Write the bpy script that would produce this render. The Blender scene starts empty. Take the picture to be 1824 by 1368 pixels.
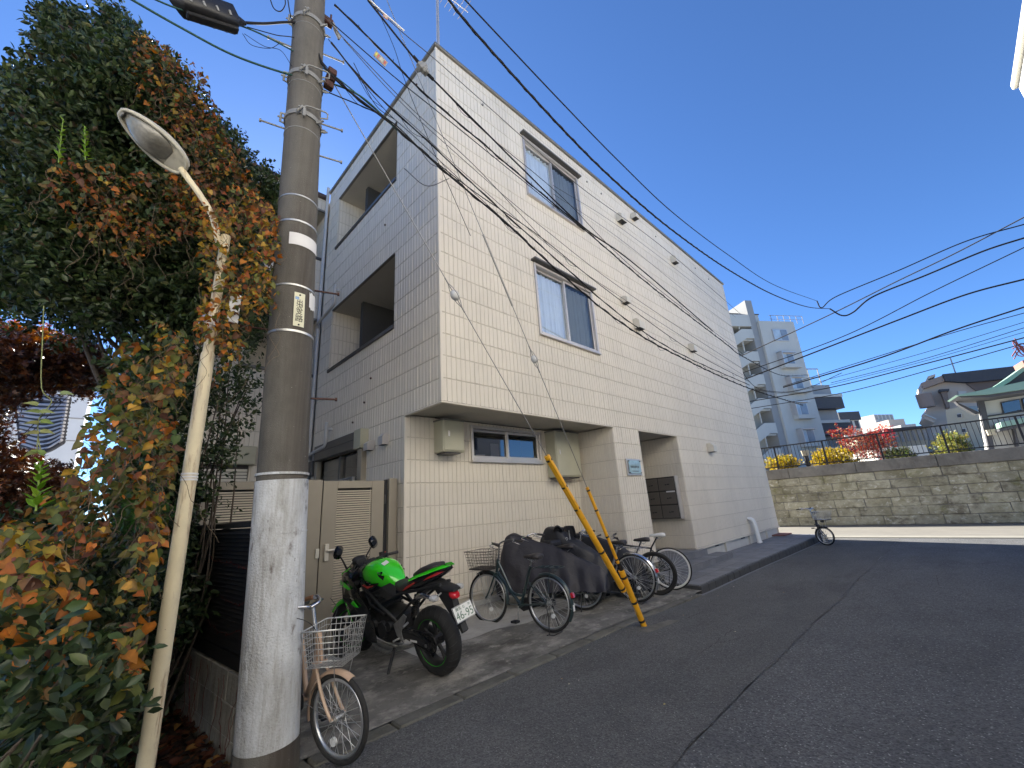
import bpy, math, random
import numpy as np
from mathutils import Vector, Matrix
R = math.radians
random.seed(7); rng = np.random.default_rng(11)
scene = bpy.context.scene
COL = scene.collection

# ------------------------------------------------------------------ camera
CAM = Vector((-2.859, -4.101, 1.509))
FOC, YAW, PITCH, ROLL = 741.16, 0.7869, 0.2861, -0.0669
fw = Vector((math.cos(YAW)*math.cos(PITCH), math.sin(YAW)*math.cos(PITCH), math.sin(PITCH)))
_rt = Vector((math.sin(YAW), -math.cos(YAW), 0)); _up = _rt.cross(fw)
rt = _rt*math.cos(ROLL) + _up*math.sin(ROLL); up = -_rt*math.sin(ROLL) + _up*math.cos(ROLL)
cam_d = bpy.data.cameras.new('camera'); cam = bpy.data.objects.new('camera', cam_d); COL.objects.link(cam)
cam_d.sensor_width = 36; cam_d.lens = 36*FOC/1824; cam_d.clip_start = .05; cam_d.clip_end = 2000
m = Matrix((rt, up, -fw)).transposed().to_4x4(); m.translation = CAM
cam.matrix_world = m
scene.camera = cam

# ------------------------------------------------------------------ sky and sun
SUN_AZ = R(14.0)      # measured from +Y towards +X
SUN_EL = R(31)
world = bpy.data.worlds.new('World'); scene.world = world; world.use_nodes = True
wn = world.node_tree.nodes; wl = world.node_tree.links
bg = wn['Background']; sky = wn.new('ShaderNodeTexSky'); sky.sky_type = 'NISHITA'
sky.sun_disc = False; sky.sun_elevation = SUN_EL; sky.sun_rotation = SUN_AZ
sky.air_density = 1.0; sky.dust_density = 0.5; sky.ozone_density = 10.0; sky.altitude = 1800
wl.new(sky.outputs[0], bg.inputs[0]); bg.inputs[1].default_value = 0.063
sl = bpy.data.lights.new('sun', 'SUN'); sl.energy = 5.0; sl.angle = R(.53); sl.color = (1, .948, .845)
sun = bpy.data.objects.new('sun', sl); COL.objects.link(sun)
sd = Vector((math.sin(SUN_AZ)*math.cos(SUN_EL), math.cos(SUN_AZ)*math.cos(SUN_EL), math.sin(SUN_EL)))
sun.rotation_euler = sd.to_track_quat('Z', 'Y').to_euler(); sun.location = (0, 30, 30)
scene.view_settings.view_transform = 'Standard'; scene.view_settings.look = 'None'
scene.view_settings.gamma = 1; scene.view_settings.exposure = 2.0
scene.cycles.max_bounces = 8; scene.cycles.diffuse_bounces = 5; scene.cycles.glossy_bounces = 4
scene.cycles.transparent_max_bounces = 24; scene.cycles.transmission_bounces = 6

# ------------------------------------------------------------------ helpers
def ray(px, py): return fw + rt*((px-912)/FOC) - up*((py-684)/FOC)
def at(px, py, x=None, y=None, z=None, d=None):
    r = ray(px, py)
    if x is not None: t = (x-CAM.x)/r.x
    elif y is not None: t = (y-CAM.y)/r.y
    elif z is not None: t = (z-CAM.z)/r.z
    else: t = d/math.hypot(r.x, r.y)
    return CAM + r*t
S = 1.12                                             # the main building is laid out in siding rows, then scaled
def B(x, y, z): return CAM + (Vector((x, y, z))-CAM)*S

class MB:
    def __init__(s): s.v = []; s.f = []; s.sm = []
    def add(s, vs, fs, smooth=False):
        n = len(s.v); s.v += [tuple(p) for p in vs]
        for f in fs: s.f.append(tuple(i+n for i in f)); s.sm.append(smooth)
    def box(s, x0, y0, z0, x1, y1, z1):
        if x0 > x1: x0, x1 = x1, x0
        if y0 > y1: y0, y1 = y1, y0
        if z0 > z1: z0, z1 = z1, z0
        s.add([(x0,y0,z0),(x1,y0,z0),(x1,y1,z0),(x0,y1,z0),(x0,y0,z1),(x1,y0,z1),(x1,y1,z1),(x0,y1,z1)],
              [(0,3,2,1),(4,5,6,7),(0,1,5,4),(1,2,6,5),(2,3,7,6),(3,0,4,7)]); return s
    def bbox(s, x0, y0, z0, x1, y1, z1, b=.004):      # box with chamfered edges
        if x0 > x1: x0, x1 = x1, x0
        if y0 > y1: y0, y1 = y1, y0
        if z0 > z1: z0, z1 = z1, z0
        b = min(b, (x1-x0)*.45, (y1-y0)*.45, (z1-z0)*.45)
        import itertools
        idx = {}; vs = []
        for cx, cy, cz in itertools.product((0,1),(0,1),(0,1)):
            X = (x0, x1)[cx]; Y = (y0, y1)[cy]; Z = (z0, z1)[cz]
            sx = b if cx == 0 else -b; sy = b if cy == 0 else -b; sz = b if cz == 0 else -b
            for a, p in (('x',(X, Y+sy, Z+sz)), ('y',(X+sx, Y, Z+sz)), ('z',(X+sx, Y+sy, Z))):
                idx[(cx,cy,cz,a)] = len(vs); vs.append(p)
        g = lambda *k: idx[k]
        fs = []
        for c in (0,1):
            q = [g(c,0,0,'x'),g(c,1,0,'x'),g(c,1,1,'x'),g(c,0,1,'x')]; fs.append(tuple(q if c else q[::-1]))
            q = [g(0,c,0,'y'),g(0,c,1,'y'),g(1,c,1,'y'),g(1,c,0,'y')]; fs.append(tuple(q if c else q[::-1]))
            q = [g(0,0,c,'z'),g(1,0,c,'z'),g(1,1,c,'z'),g(0,1,c,'z')]; fs.append(tuple(q if c else q[::-1]))
        for a0 in (0,1):
            for b0 in (0,1):
                fs.append((g(0,a0,b0,'y'),g(1,a0,b0,'y'),g(1,a0,b0,'z'),g(0,a0,b0,'z')))
                fs.append((g(a0,0,b0,'x'),g(a0,1,b0,'x'),g(a0,1,b0,'z'),g(a0,0,b0,'z')))
                fs.append((g(a0,b0,0,'x'),g(a0,b0,1,'x'),g(a0,b0,1,'y'),g(a0,b0,0,'y')))
        for k in itertools.product((0,1),(0,1),(0,1)): fs.append((g(*k,'x'),g(*k,'y'),g(*k,'z')))
        s.add(vs, fs); return s
    def tube(s, pts, r, n=8, smooth=True, cap=True, closed=False):
        pts = [Vector(p) for p in pts]; rs = r if isinstance(r, (list, tuple)) else [r]*len(pts)
        N = len(pts); prev = None; rings = []
        for i in range(N):
            if closed: t = pts[(i+1) % N]-pts[i-1]
            else: t = pts[min(i+1, N-1)]-pts[max(i-1, 0)]
            if t.length < 1e-9: t = Vector((0,0,1))
            t.normalize()
            if prev is None:
                a = Vector((0,0,1)) if abs(t.z) < .9 else Vector((1,0,0))
                u = t.cross(a).normalized()
            else: u = (prev - t*prev.dot(t)).normalized()
            prev = u; w = t.cross(u)
            rings.append([pts[i]+(u*math.cos(2*math.pi*k/n)+w*math.sin(2*math.pi*k/n))*rs[i] for k in range(n)])
        vs = [p for q in rings for p in q]; fs = []
        for i in range(N if closed else N-1):
            j = (i+1) % N
            for k in range(n):
                l = (k+1) % n; fs.append((i*n+k, i*n+l, j*n+l, j*n+k))
        s.add(vs, fs, smooth)
        if cap and not closed:
            s.add(rings[0], [tuple(range(n))[::-1]]); s.add(rings[-1], [tuple(range(n))])
        return s
    def rod(s, a, b, r, n=8, r2=None): return s.tube([a, b], [r, r if r2 is None else r2], n)
    def loft(s, rings, smooth=True, cap=True):
        n = len(rings[0]); vs = [p for q in rings for p in q]; fs = []
        for i in range(len(rings)-1):
            for k in range(n):
                l = (k+1) % n; fs.append((i*n+k, i*n+l, (i+1)*n+l, (i+1)*n+k))
        s.add(vs, fs, smooth)
        if cap: s.add(rings[0], [tuple(range(n))[::-1]], smooth); s.add(rings[-1], [tuple(range(n))], smooth)
        return s
    def sect(s, secs, n=16, p=2.4, axis='x', smooth=True, cap=True):
        # secs: (x, zc, half width y, half height z[, y offset]) superellipse sections along x
        rings = []
        for q in secs:
            x, zc, hw, hh = q[:4]; yo = q[4] if len(q) > 4 else 0
            ring = []
            for k in range(n):
                a = 2*math.pi*k/n; c, d = math.cos(a), math.sin(a)
                yy = hw*math.copysign(abs(c)**(2/p), c); zz = hh*math.copysign(abs(d)**(2/p), d)
                ring.append((x, yo+yy, zc+zz))
            rings.append(ring)
        return s.loft(rings, smooth, cap)
    def prism(s, poly, lo, hi, axis='y', inset=0):
        # poly is a list of 2D points; extruded along axis from lo to hi
        def P(a, b, c):
            return {'x':(c,a,b), 'y':(a,c,b), 'z':(a,b,c)}[axis]
        n = len(poly); vs = [P(a,b,lo) for a,b in poly]+[P(a,b,hi) for a,b in poly]
        fs = [tuple(range(n))[::-1], tuple(range(n, 2*n))]+[(k,(k+1)%n,(k+1)%n+n,k+n) for k in range(n)]
        s.add(vs, fs); return s
    def torus(s, c, Rr, r, axis='y', n=40, m=8, squash=1, arc=None):
        c = Vector(c); pts = []
        a0, a1 = arc if arc else (0, 2*math.pi)
        N = n if not arc else n+1
        for k in range(N):
            a = a0+(a1-a0)*k/n; ca, sa = math.cos(a)*Rr, math.sin(a)*Rr
            pts.append(c+Vector({'y':(ca,0,sa),'x':(0,ca,sa),'z':(ca,sa,0)}[axis]))
        return s.tube(pts, r, m, closed=not arc)
    def cyl(s, c, r, h, axis='y', n=24, r2=None):
        c = Vector(c); d = Vector({'x':(1,0,0),'y':(0,1,0),'z':(0,0,1)}[axis])*h/2
        return s.tube([c-d, c+d], [r, r if r2 is None else r2], n)
    def xf(s, M, start=0):
        for i in range(start, len(s.v)): s.v[i] = tuple(M @ Vector(s.v[i]))
        return s
    def build(s, name, mat, parent=None, **kw):
        me = bpy.data.meshes.new(name)
        off = Vector(parent['_off']) if parent is not None and '_off' in parent else Vector((0,0,0))
        me.from_pydata([tuple(Vector(v)-off) for v in s.v], [], s.f)
        me.polygons.foreach_set('use_smooth', s.sm); me.update()
        if mat is not None: me.materials.append(mat)
        o = bpy.data.objects.new(name, me); COL.objects.link(o)
        if parent is not None:
            o.parent = parent
            if '_off' in parent: o['_off'] = list(off)
        for k, v in kw.items(): o[k] = v
        return o

def thing(name, label, cat, loc=(0,0,0), rz=0, group=None, off=None, scale=None):
    o = bpy.data.objects.new(name, None); COL.objects.link(o); o.empty_display_size = .2
    o.location = loc; o.rotation_euler = (0,0,rz); o['label'] = label; o['category'] = cat
    if group: o['group'] = group
    if off is not None: o['_off'] = [float(c) for c in off]
    if scale: o.scale = (scale,)*3
    return o
def wthing(name, label, cat, base, group=None):       # parts are given in world coordinates
    return thing(name, label, cat, base, 0, group, off=base)
def bthing(name, label, cat, base, group=None):       # parts are given in building rows, scaled by S about the camera point
    return thing(name, label, cat, B(*base), 0, group, off=base, scale=S)
def tag(o, label, cat, group=None):
    o['label'] = label; o['category'] = cat
    if group: o['group'] = group
    return o
def one(mb, name, mat, label, cat, base, group=None):  # a thing that is a single mesh
    base = Vector(base)
    mb.v = [tuple(Vector(v)-base) for v in mb.v]
    o = mb.build(name, mat); o.location = base
    return tag(o, label, cat, group)
def struct(name, mb, mat): return mb.build(name, mat, None, kind='structure')
def clone(o, parent=None):
    c = o.copy(); COL.objects.link(c)
    if parent is not None: c.parent = parent
    for ch in list(o.children): clone(ch, c)
    return c
def piece(o, parent, loc):                             # another object sharing the mesh of a piece
    c = bpy.data.objects.new(o.data.name, o.data); COL.objects.link(c); c.parent = parent; c.location = loc; return c

# ------------------------------------------------------------------ materials
def mat(name, col, rough=.6, metal=0, var=0, vscale=3, bump=0, bscale=40, spec=None, coat=0, stain=None, stretch=None,
        attr=None, trans=0, island=0, objvar=0):
    m = bpy.data.materials.new(name); m.use_nodes = True; nt = m.node_tree; N = nt.nodes; L = nt.links
    p = N['Principled BSDF']; p.inputs['Base Color'].default_value = (*col, 1); p.inputs['Roughness'].default_value = rough
    p.inputs['Metallic'].default_value = metal
    if spec is not None: p.inputs['Specular IOR Level'].default_value = spec
    if coat: p.inputs['Coat Weight'].default_value = coat; p.inputs['Coat Roughness'].default_value = .04
    tc = N.new('ShaderNodeTexCoord'); vec = tc.outputs['Object']
    if stretch:
        mp = N.new('ShaderNodeMapping'); mp.inputs['Scale'].default_value = stretch; L.new(vec, mp.inputs[0]); vec = mp.outputs[0]
    cur = None
    def rgb(c):
        n = N.new('ShaderNodeRGB'); n.outputs[0].default_value = (*c, 1); return n.outputs[0]
    if attr:
        a = N.new('ShaderNodeVertexColor'); a.layer_name = attr; cur = a.outputs[0]
    if var:
        n1 = N.new('ShaderNodeTexNoise'); n1.inputs['Scale'].default_value = vscale; n1.inputs['Detail'].default_value = 8
        n1.inputs['Roughness'].default_value = .65; L.new(vec, n1.inputs[0])
        mr = N.new('ShaderNodeMapRange'); mr.inputs[1].default_value = .3; mr.inputs[2].default_value = .7
        mr.inputs[3].default_value = 1-var; mr.inputs[4].default_value = 1+var; L.new(n1.outputs[0], mr.inputs[0])
        hv = N.new('ShaderNodeHueSaturation'); L.new(cur if cur else rgb(col), hv.inputs['Color']); L.new(mr.outputs[0], hv.inputs['Value'])
        cur = hv.outputs[0]
    for st in (stain or []):      # (colour, scale, lo, hi, amount, stretch)
        c2, sc, lo, hi, amt, stx = st
        mp = N.new('ShaderNodeMapping'); mp.inputs['Scale'].default_value = stx; L.new(tc.outputs['Object'], mp.inputs[0])
        mp.inputs['Location'].default_value = (sc*1.7, sc*.3, sc)
        n2 = N.new('ShaderNodeTexNoise'); n2.inputs['Scale'].default_value = sc; n2.inputs['Detail'].default_value = 10
        n2.inputs['Roughness'].default_value = .7; L.new(mp.outputs[0], n2.inputs[0])
        r2 = N.new('ShaderNodeMapRange'); r2.inputs[1].default_value = lo; r2.inputs[2].default_value = hi
        r2.inputs[3].default_value = 0; r2.inputs[4].default_value = amt; L.new(n2.outputs[0], r2.inputs[0])
        mx = N.new('ShaderNodeMix'); mx.data_type = 'RGBA'; L.new(r2.outputs[0], mx.inputs[0])
        L.new(cur if cur else rgb(col), mx.inputs[6]); mx.inputs[7].default_value = (*c2, 1); cur = mx.outputs[2]
    if island:
        g = N.new('ShaderNodeNewGeometry'); mr = N.new('ShaderNodeMapRange'); mr.inputs[3].default_value = 1-island; mr.inputs[4].default_value = 1+island
        L.new(g.outputs['Random Per Island'], mr.inputs[0]); hv = N.new('ShaderNodeHueSaturation')
        L.new(cur if cur else rgb(col), hv.inputs['Color']); L.new(mr.outputs[0], hv.inputs['Value']); cur = hv.outputs[0]
    if objvar:
        g = N.new('ShaderNodeObjectInfo'); mr = N.new('ShaderNodeMapRange'); mr.inputs[3].default_value = 1-objvar; mr.inputs[4].default_value = 1+objvar
        L.new(g.outputs['Random'], mr.inputs[0]); hv = N.new('ShaderNodeHueSaturation')
        L.new(cur if cur else rgb(col), hv.inputs['Color']); L.new(mr.outputs[0], hv.inputs['Value']); cur = hv.outputs[0]
    if cur: L.new(cur, p.inputs['Base Color'])
    if bump:
        n3 = N.new('ShaderNodeTexNoise'); n3.inputs['Scale'].default_value = bscale; n3.inputs['Detail'].default_value = 6; L.new(vec, n3.inputs[0])
        b = N.new('ShaderNodeBump'); b.inputs['Strength'].default_value = bump; b.inputs['Distance'].default_value = .01
        L.new(n3.outputs[0], b.inputs['Height']); L.new(b.outputs[0], p.inputs['Normal'])
    if trans:
        t = N.new('ShaderNodeBsdfTranslucent'); mx = N.new('ShaderNodeMixShader'); mx.inputs[0].default_value = trans
        if cur:
            g = N.new('ShaderNodeHueSaturation'); g.inputs['Saturation'].default_value = 1.15; g.inputs['Value'].default_value = 1.3
            L.new(cur, g.inputs['Color']); L.new(g.outputs[0], t.inputs[0])
        else: t.inputs[0].default_value = (*col, 1)
        L.new(p.outputs[0], mx.inputs[1]); L.new(t.outputs[0], mx.inputs[2]); L.new(mx.outputs[0], N['Material Output'].inputs[0])
    return m
def glassmat(name, tint=(.6,.65,.7), refl=.35, rough=.02, clear=(.8,.85,.88)):
    m = bpy.data.materials.new(name); m.use_nodes = True; nt = m.node_tree; N = nt.nodes; L = nt.links
    g = N.new('ShaderNodeBsdfGlossy'); g.inputs['Roughness'].default_value = rough; g.inputs['Color'].default_value = (.95,.97,1,1)
    t = N.new('ShaderNodeBsdfTransparent'); t.inputs[0].default_value = (*clear, 1)
    fr = N.new('ShaderNodeFresnel'); fr.inputs[0].default_value = 1.5
    ad = N.new('ShaderNodeMath'); ad.operation = 'ADD'; ad.use_clamp = True; ad.inputs[1].default_value = refl; L.new(fr.outputs[0], ad.inputs[0])
    mx = N.new('ShaderNodeMixShader'); L.new(ad.outputs[0], mx.inputs[0]); L.new(t.outputs[0], mx.inputs[1]); L.new(g.outputs[0], mx.inputs[2])
    L.new(mx.outputs[0], N['Material Output'].inputs[0]); return m

M = {}
M['siding'] = mat('siding', (.68,.62,.525), .6, var=.05, vscale=1.1, bump=.15, bscale=60, objvar=.022, stain=[((.45,.42,.36), .9, .50, .75, .35, (1.5,1.5,.15)), ((.40,.37,.31), 5, .58, .75, .3, (1.2,1.2,.08))])
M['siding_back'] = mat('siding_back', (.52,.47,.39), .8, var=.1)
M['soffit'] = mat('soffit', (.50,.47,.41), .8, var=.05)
M['coping'] = mat('coping', (.20,.19,.17), .45, metal=.3, var=.1)
M['dark_alu'] = mat('dark_alu', (.10,.095,.09), .4, metal=.4, var=.08)
M['alu'] = mat('alu', (.55,.52,.50), .38, metal=.55, var=.05)
M['alu_cream'] = mat('alu_cream', (.60,.56,.48), .45, var=.04)
M['box_cream'] = mat('box_cream', (.40,.385,.29), .45, var=.06, stain=[((.25,.23,.18), 3, .55, .8, .4, (1,1,.3))])
M['gate'] = mat('gate', (.34,.30,.235), .42, metal=.25, var=.05)
M['curtain'] = mat('curtain', (.86,.92,.95), .9, var=.12, vscale=9, stretch=(6,6,.4))
M['dark'] = mat('dark', (.02,.02,.022), .6)
M['interior'] = mat('interior', (.05,.05,.05), .8)
M['pane'] = glassmat('pane', refl=.30, clear=(.93,.95,.97))
M['pane_screen'] = glassmat('pane_screen', refl=.06, clear=(.40,.42,.43), rough=.15)
M['pane_dark'] = glassmat('pane_dark', refl=.10, clear=(.35,.36,.38))
M['concrete'] = mat('concrete', (.40,.39,.36), .85, var=.12, vscale=2, bump=.3, bscale=50, stain=[((.20,.18,.15), 1.2, .5, .75, .6, (1,1,1))])
M['foundation'] = mat('foundation', (.52,.51,.48), .85, var=.06, bump=.2, bscale=60, stain=[((.33,.31,.28), 2, .5, .8, .5, (1,1,.4))])
M['pad'] = mat('pad', (.150,.142,.126), .9, var=.28, vscale=2.2, bump=.5, bscale=90,
    stain=[((.34,.32,.28), 2.4, .50, .64, .8, (.8,1.2,1)), ((.048,.044,.036), 1.5, .50, .64, .85, (.8,1.2,1)), ((.36,.34,.29), 9, .55, .66, .6, (.8,1.1,1)), ((.05,.045,.04), 14, .58, .68, .6, (1,1,1))])
M['pad_light'] = mat('pad_light', (.40,.385,.35), .88, var=.14, vscale=3, bump=.3, bscale=80, stain=[((.2,.18,.15), 2.5, .5, .7, .55, (.6,1.2,1))])
M['gutter'] = mat('gutter', (.12,.115,.10), .9, objvar=.15, var=.3, vscale=5, bump=.6, bscale=60, stain=[((.06,.06,.04), 3, .48, .7, .7, (1,1,1)), ((.26,.24,.2), 9, .6, .75, .5, (1,1,1))])
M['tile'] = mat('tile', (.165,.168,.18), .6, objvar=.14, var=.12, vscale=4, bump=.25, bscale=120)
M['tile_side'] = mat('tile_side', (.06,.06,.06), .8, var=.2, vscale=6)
M['soil'] = mat('soil', (.045,.032,.022), .95, var=.35, vscale=6, bump=.8, bscale=30)
M['wall_concrete'] = mat('wall_concrete', (.20,.185,.16), .9, var=.25, vscale=2, bump=.6, bscale=30, stain=[((.07,.06,.05), 1.4, .48, .7, .75, (1,1,.5)), ((.38,.36,.31), 3, .58, .75, .5, (1,1,1))])
M['stone'] = mat('stone', (.40,.37,.27), .95, objvar=.16, var=.28, vscale=4, bump=1.0, bscale=16,
    stain=[((.22,.20,.12), .9, .45, .62, .8, (1,1,1.2)), ((.12,.10,.07), 1.9, .52, .64, .75, (1,1,1.6)), ((.62,.59,.50), 4.5, .56, .64, .75, (1,1,1.5)), ((.07,.06,.045), 7, .60, .68, .6, (1,1,1.8)), ((.16,.16,.05), 1.3, .56, .66, .7, (1,1,1.5))])
M['pole'] = mat('pole', (.125,.116,.10), .85, var=.12, vscale=5, bump=.5, bscale=150,
    stain=[((.050,.038,.030), 1.3, .44, .58, .8, (1.5,1.5,.05)), ((.42,.40,.36), 70, .64, .70, .8, (1,1,1)), ((.055,.05,.042), 4, .52, .7, .5, (1,1,.5))])
M['pole_paint'] = mat('pole_paint', (.58,.60,.62), .8, var=.18, vscale=5, bump=.7, bscale=70,
    stain=[((.25,.235,.21), 2.6, .45, .62, .75, (1.5,1.5,.45)), ((.12,.09,.075), 7, .57, .66, .85, (1.2,1.2,.6)), ((.60,.62,.64), 2.5, .45, .6, .5, (9,9,.6)), ((.10,.085,.07), 24, .62, .69, .85, (1,1,.7)), ((.30,.29,.27), 12, .5, .65, .5, (3,3,.2))])
M['steel_band'] = mat('steel_band', (.55,.55,.53), .4, metal=.8, var=.1)
M['galv'] = mat('galv', (.27,.27,.26), .65, metal=.3, var=.15, vscale=8)
M['rust'] = mat('rust', (.065,.028,.020), .8, var=.3, vscale=30, bump=.4)
M['paper'] = mat('paper', (.72,.71,.70), .8, var=.05)
M['plate_cream'] = mat('plate_cream', (.70,.68,.50), .6, var=.06)
M['ink'] = mat('ink', (.04,.04,.035), .7)
M['ink_blue'] = mat('ink_blue', (.25,.38,.60), .7, var=.3, vscale=60)
M['lamp_pole'] = mat('lamp_pole', (.68,.59,.40), .5, var=.09, vscale=5, bump=.15, bscale=60,
    stain=[((.22,.09,.035), 3.2, .54, .63, .9, (3,3,.4)), ((.50,.36,.16), 2.0, .5, .7, .6, (2,2,.25)), ((.12,.05,.03), 22, .67, .72, .9, (1,1,1))])
M['lamp_shell'] = mat('lamp_shell', (.50,.47,.38), .5, var=.12, vscale=12, stain=[((.2,.17,.13), 9, .55, .7, .6, (1,1,1))])
M['lamp_glass'] = mat('lamp_glass', (.23,.22,.19), .22, var=.3, vscale=14, coat=.5, spec=.6, bump=.4, bscale=50)
M['wire'] = mat('wire', (.020,.020,.022), .85, spec=.2)
M['wire_green'] = mat('wire_green', (.035,.085,.075), .85, spec=.2)
M['wire_grey'] = mat('wire_grey', (.09,.085,.08), .85, spec=.2)
M['wire_steel'] = mat('wire_steel', (.30,.29,.27), .45, metal=.6)
M['porcelain'] = mat('porcelain', (.60,.59,.57), .2, coat=.5)
M['yellow'] = mat('yellow', (.78,.38,.015), .45, var=.08, vscale=6, stain=[((.40,.2,.02), 12, .6, .72, .6, (1,1,1))])
M['black_plastic'] = mat('black_plastic', (.016,.016,.018), .42, var=.15, vscale=20)
M['louver_dark'] = mat('louver_dark', (.030,.026,.024), .5, var=.15, vscale=8)
M['block'] = mat('block', (.36,.34,.29), .92, objvar=.08, var=.14, vscale=4, bump=.8, bscale=40,
    stain=[((.12,.10,.075), 2.2, .46, .66, .7, (4,4,.6)), ((.42,.40,.34), 5, .55, .7, .4, (1,1,1)), ((.10,.12,.06), 3, .58, .72, .5, (1,1,1))])

def asphalt(name, base, speck, amt, sc, patch, con):
    m = mat(name, base, .86, var=.14, vscale=.9, bump=.4, bscale=130,
            stain=[((base[0]*1.7, base[1]*1.65, base[2]*1.6), .45, .48, .70, patch, (.35, 1, 1)), ((base[0]*.55,)*3, 1.3, .52, .70, .6, (.5, 1, 1)), ((base[0]*1.5, base[1]*1.42, base[2]*1.3), 5, .56, .70, .5, (.6, 1, 1))])
    nt = m.node_tree; N = nt.nodes; L = nt.links; p = N['Principled BSDF']
    src = p.inputs['Base Color'].links[0].from_socket
    tc = N.new('ShaderNodeTexCoord')
    vo = N.new('ShaderNodeTexVoronoi'); vo.inputs['Scale'].default_value = sc; L.new(tc.outputs['Object'], vo.inputs[0])
    sp = N.new('ShaderNodeSeparateColor'); L.new(vo.outputs['Color'], sp.inputs[0])
    cm = N.new('ShaderNodeMapRange'); cm.inputs[3].default_value = 1-con; cm.inputs[4].default_value = 1+con; L.new(sp.outputs[1], cm.inputs[0])
    hv = N.new('ShaderNodeHueSaturation'); L.new(src, hv.inputs['Color']); L.new(cm.outputs[0], hv.inputs['Value'])
    g1 = N.new('ShaderNodeMapRange'); g1.inputs[1].default_value = 1-amt; g1.inputs[2].default_value = 1.0; L.new(sp.outputs[0], g1.inputs[0])
    g2 = N.new('ShaderNodeMapRange'); g2.inputs[1].default_value = .55; g2.inputs[2].default_value = .25; L.new(vo.outputs['Distance'], g2.inputs[0])
    mu = N.new('ShaderNodeMath'); mu.operation = 'MULTIPLY'; L.new(g1.outputs[0], mu.inputs[0]); L.new(g2.outputs[0], mu.inputs[1])
    mx = N.new('ShaderNodeMix'); mx.data_type = 'RGBA'; L.new(mu.outputs[0], mx.inputs[0]); L.new(hv.outputs[0], mx.inputs[6]); mx.inputs[7].default_value = (*speck, 1)
    L.new(mx.outputs[2], p.inputs['Base Color'])
    b2 = N.new('ShaderNodeBump'); b2.inputs['Strength'].default_value = .8; b2.inputs['Distance'].default_value = .008
    L.new(vo.outputs['Distance'], b2.inputs['Height']); L.new(p.inputs['Normal'].links[0].from_socket, b2.inputs['Normal']); L.new(b2.outputs[0], p.inputs['Normal'])
    return m
M['asphalt'] = asphalt('asphalt', (.074,.076,.079), (.34,.34,.33), .13, 80, .45, .45)
M['asphalt_fine'] = asphalt('asphalt_fine', (.074,.075,.075), (.28,.28,.27), .12, 100, .7, .40)
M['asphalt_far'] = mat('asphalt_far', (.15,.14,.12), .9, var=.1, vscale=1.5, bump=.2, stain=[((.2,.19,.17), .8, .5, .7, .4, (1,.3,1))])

# ================================================================== ground
def gz(x, y=0):
    """street level: falls gently to the right"""
    t = min(max((x-2)/3, 0), 1); u = min(max((x-6)/7, 0), 1)
    return -.06*t*t*(3-2*t) - .05*u*u*(3-2*u)
def sheet(name, xs, ys, zf, mt, thick=0):
    mb = MB(); nx, ny = len(xs), len(ys)
    vs = [(x, y, zf(x, y)) for x in xs for y in ys]
    fs = [(i*ny+j, (i+1)*ny+j, (i+1)*ny+j+1, i*ny+j+1) for i in range(nx-1) for j in range(ny-1)]
    mb.add(vs, fs, True); return struct(name, mb, mt)
lin = lambda a, b, n: [a+(b-a)*i/n for i in range(n+1)]
YC = -.68                                   # line of the kerb
sheet('ground', [-400, -60, -8] + lin(-6, 16, 22) + [19, 60, 500], [-400, -40, -12, -6, YC, 3, 12, 60, 500], lambda x, y: gz(x)-.045, mat('ground', (.17,.175,.19), .95, var=.1, vscale=.5))
sheet('garden_soil', lin(-6.5, -2.05, 6), lin(-3.2, 6, 8), lambda x, y: -.02+.02*math.sin(x*3+y*2), M['soil'])
def wob(x): return -2.55+.014*math.sin(x*2.1)+.008*math.sin(x*5.3+1)+.006*math.sin(x*13)
sheet('road', lin(-8, 17.2, 60), lin(-9, wob(0)-.0, 12), lambda x, y: gz(x), M['asphalt'])
mb = MB(); xs = lin(-8, 14.4, 120)
vs = []; fs = []
for x in xs: vs += [(x, wob(x), gz(x)+.0035), (x, -1.6, gz(x)+.004), (x, YC-.16, gz(x)+.002)]
for i in range(len(xs)-1):
    for j in range(2): fs.append((i*3+j, i*3+3+j, i*3+4+j, i*3+j+1))
mb.add(vs, fs, True); struct('road_strip', mb, M['asphalt_fine'])
# the crack along the seam and the sunken trench patch near the stay
M['crack'] = mat('crack', (.022,.022,.023), .95)
mb = MB()
def crack(path, w0):
    for i in range(len(path)-1):
        if math.sin(i*.21)+math.sin(i*.083+2)+random.uniform(-.8,.8) < -.2: continue
        a, b = path[i], path[i+1]; w = w0*random.uniform(.4, 1.3)
        d = Vector((b[0]-a[0], b[1]-a[1])); 
        if d.length < 1e-6: continue
        d.normalize(); n = Vector((-d.y, d.x))*w
        mb.add([(a[0]-n.x, a[1]-n.y, gz(a[0])+.008), (b[0]-n.x, b[1]-n.y, gz(b[0])+.008), (b[0]+n.x, b[1]+n.y, gz(b[0])+.008), (a[0]+n.x, a[1]+n.y, gz(a[0])+.008)], [(0,1,2,3)])
crack([(x, wob(x)+random.uniform(-.005,.005)) for x in lin(-2, 13, 520)], .0016)
crack([(x, -3.55+.06*math.sin(x)+random.uniform(-.01,.01)) for x in lin(6.5, 12.5, 90)], .0028)
rect = [(1.62,-1.95),(3.25,-1.90),(3.3,-1.30),(2.45,-1.28)]
for a, b in zip(rect, rect[1:]):
    crack([(a[0]+(b[0]-a[0])*t+random.uniform(-.012,.012), a[1]+(b[1]-a[1])*t+random.uniform(-.012,.012)) for t in lin(0,1,26)], .0028)
crack([(2.0+i*.03, -1.95-.25*math.sin(i*.05)+random.uniform(-.02,.02)) for i in range(0, 34)], .0025)
struct('road_crack', mb, M['crack'])
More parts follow.
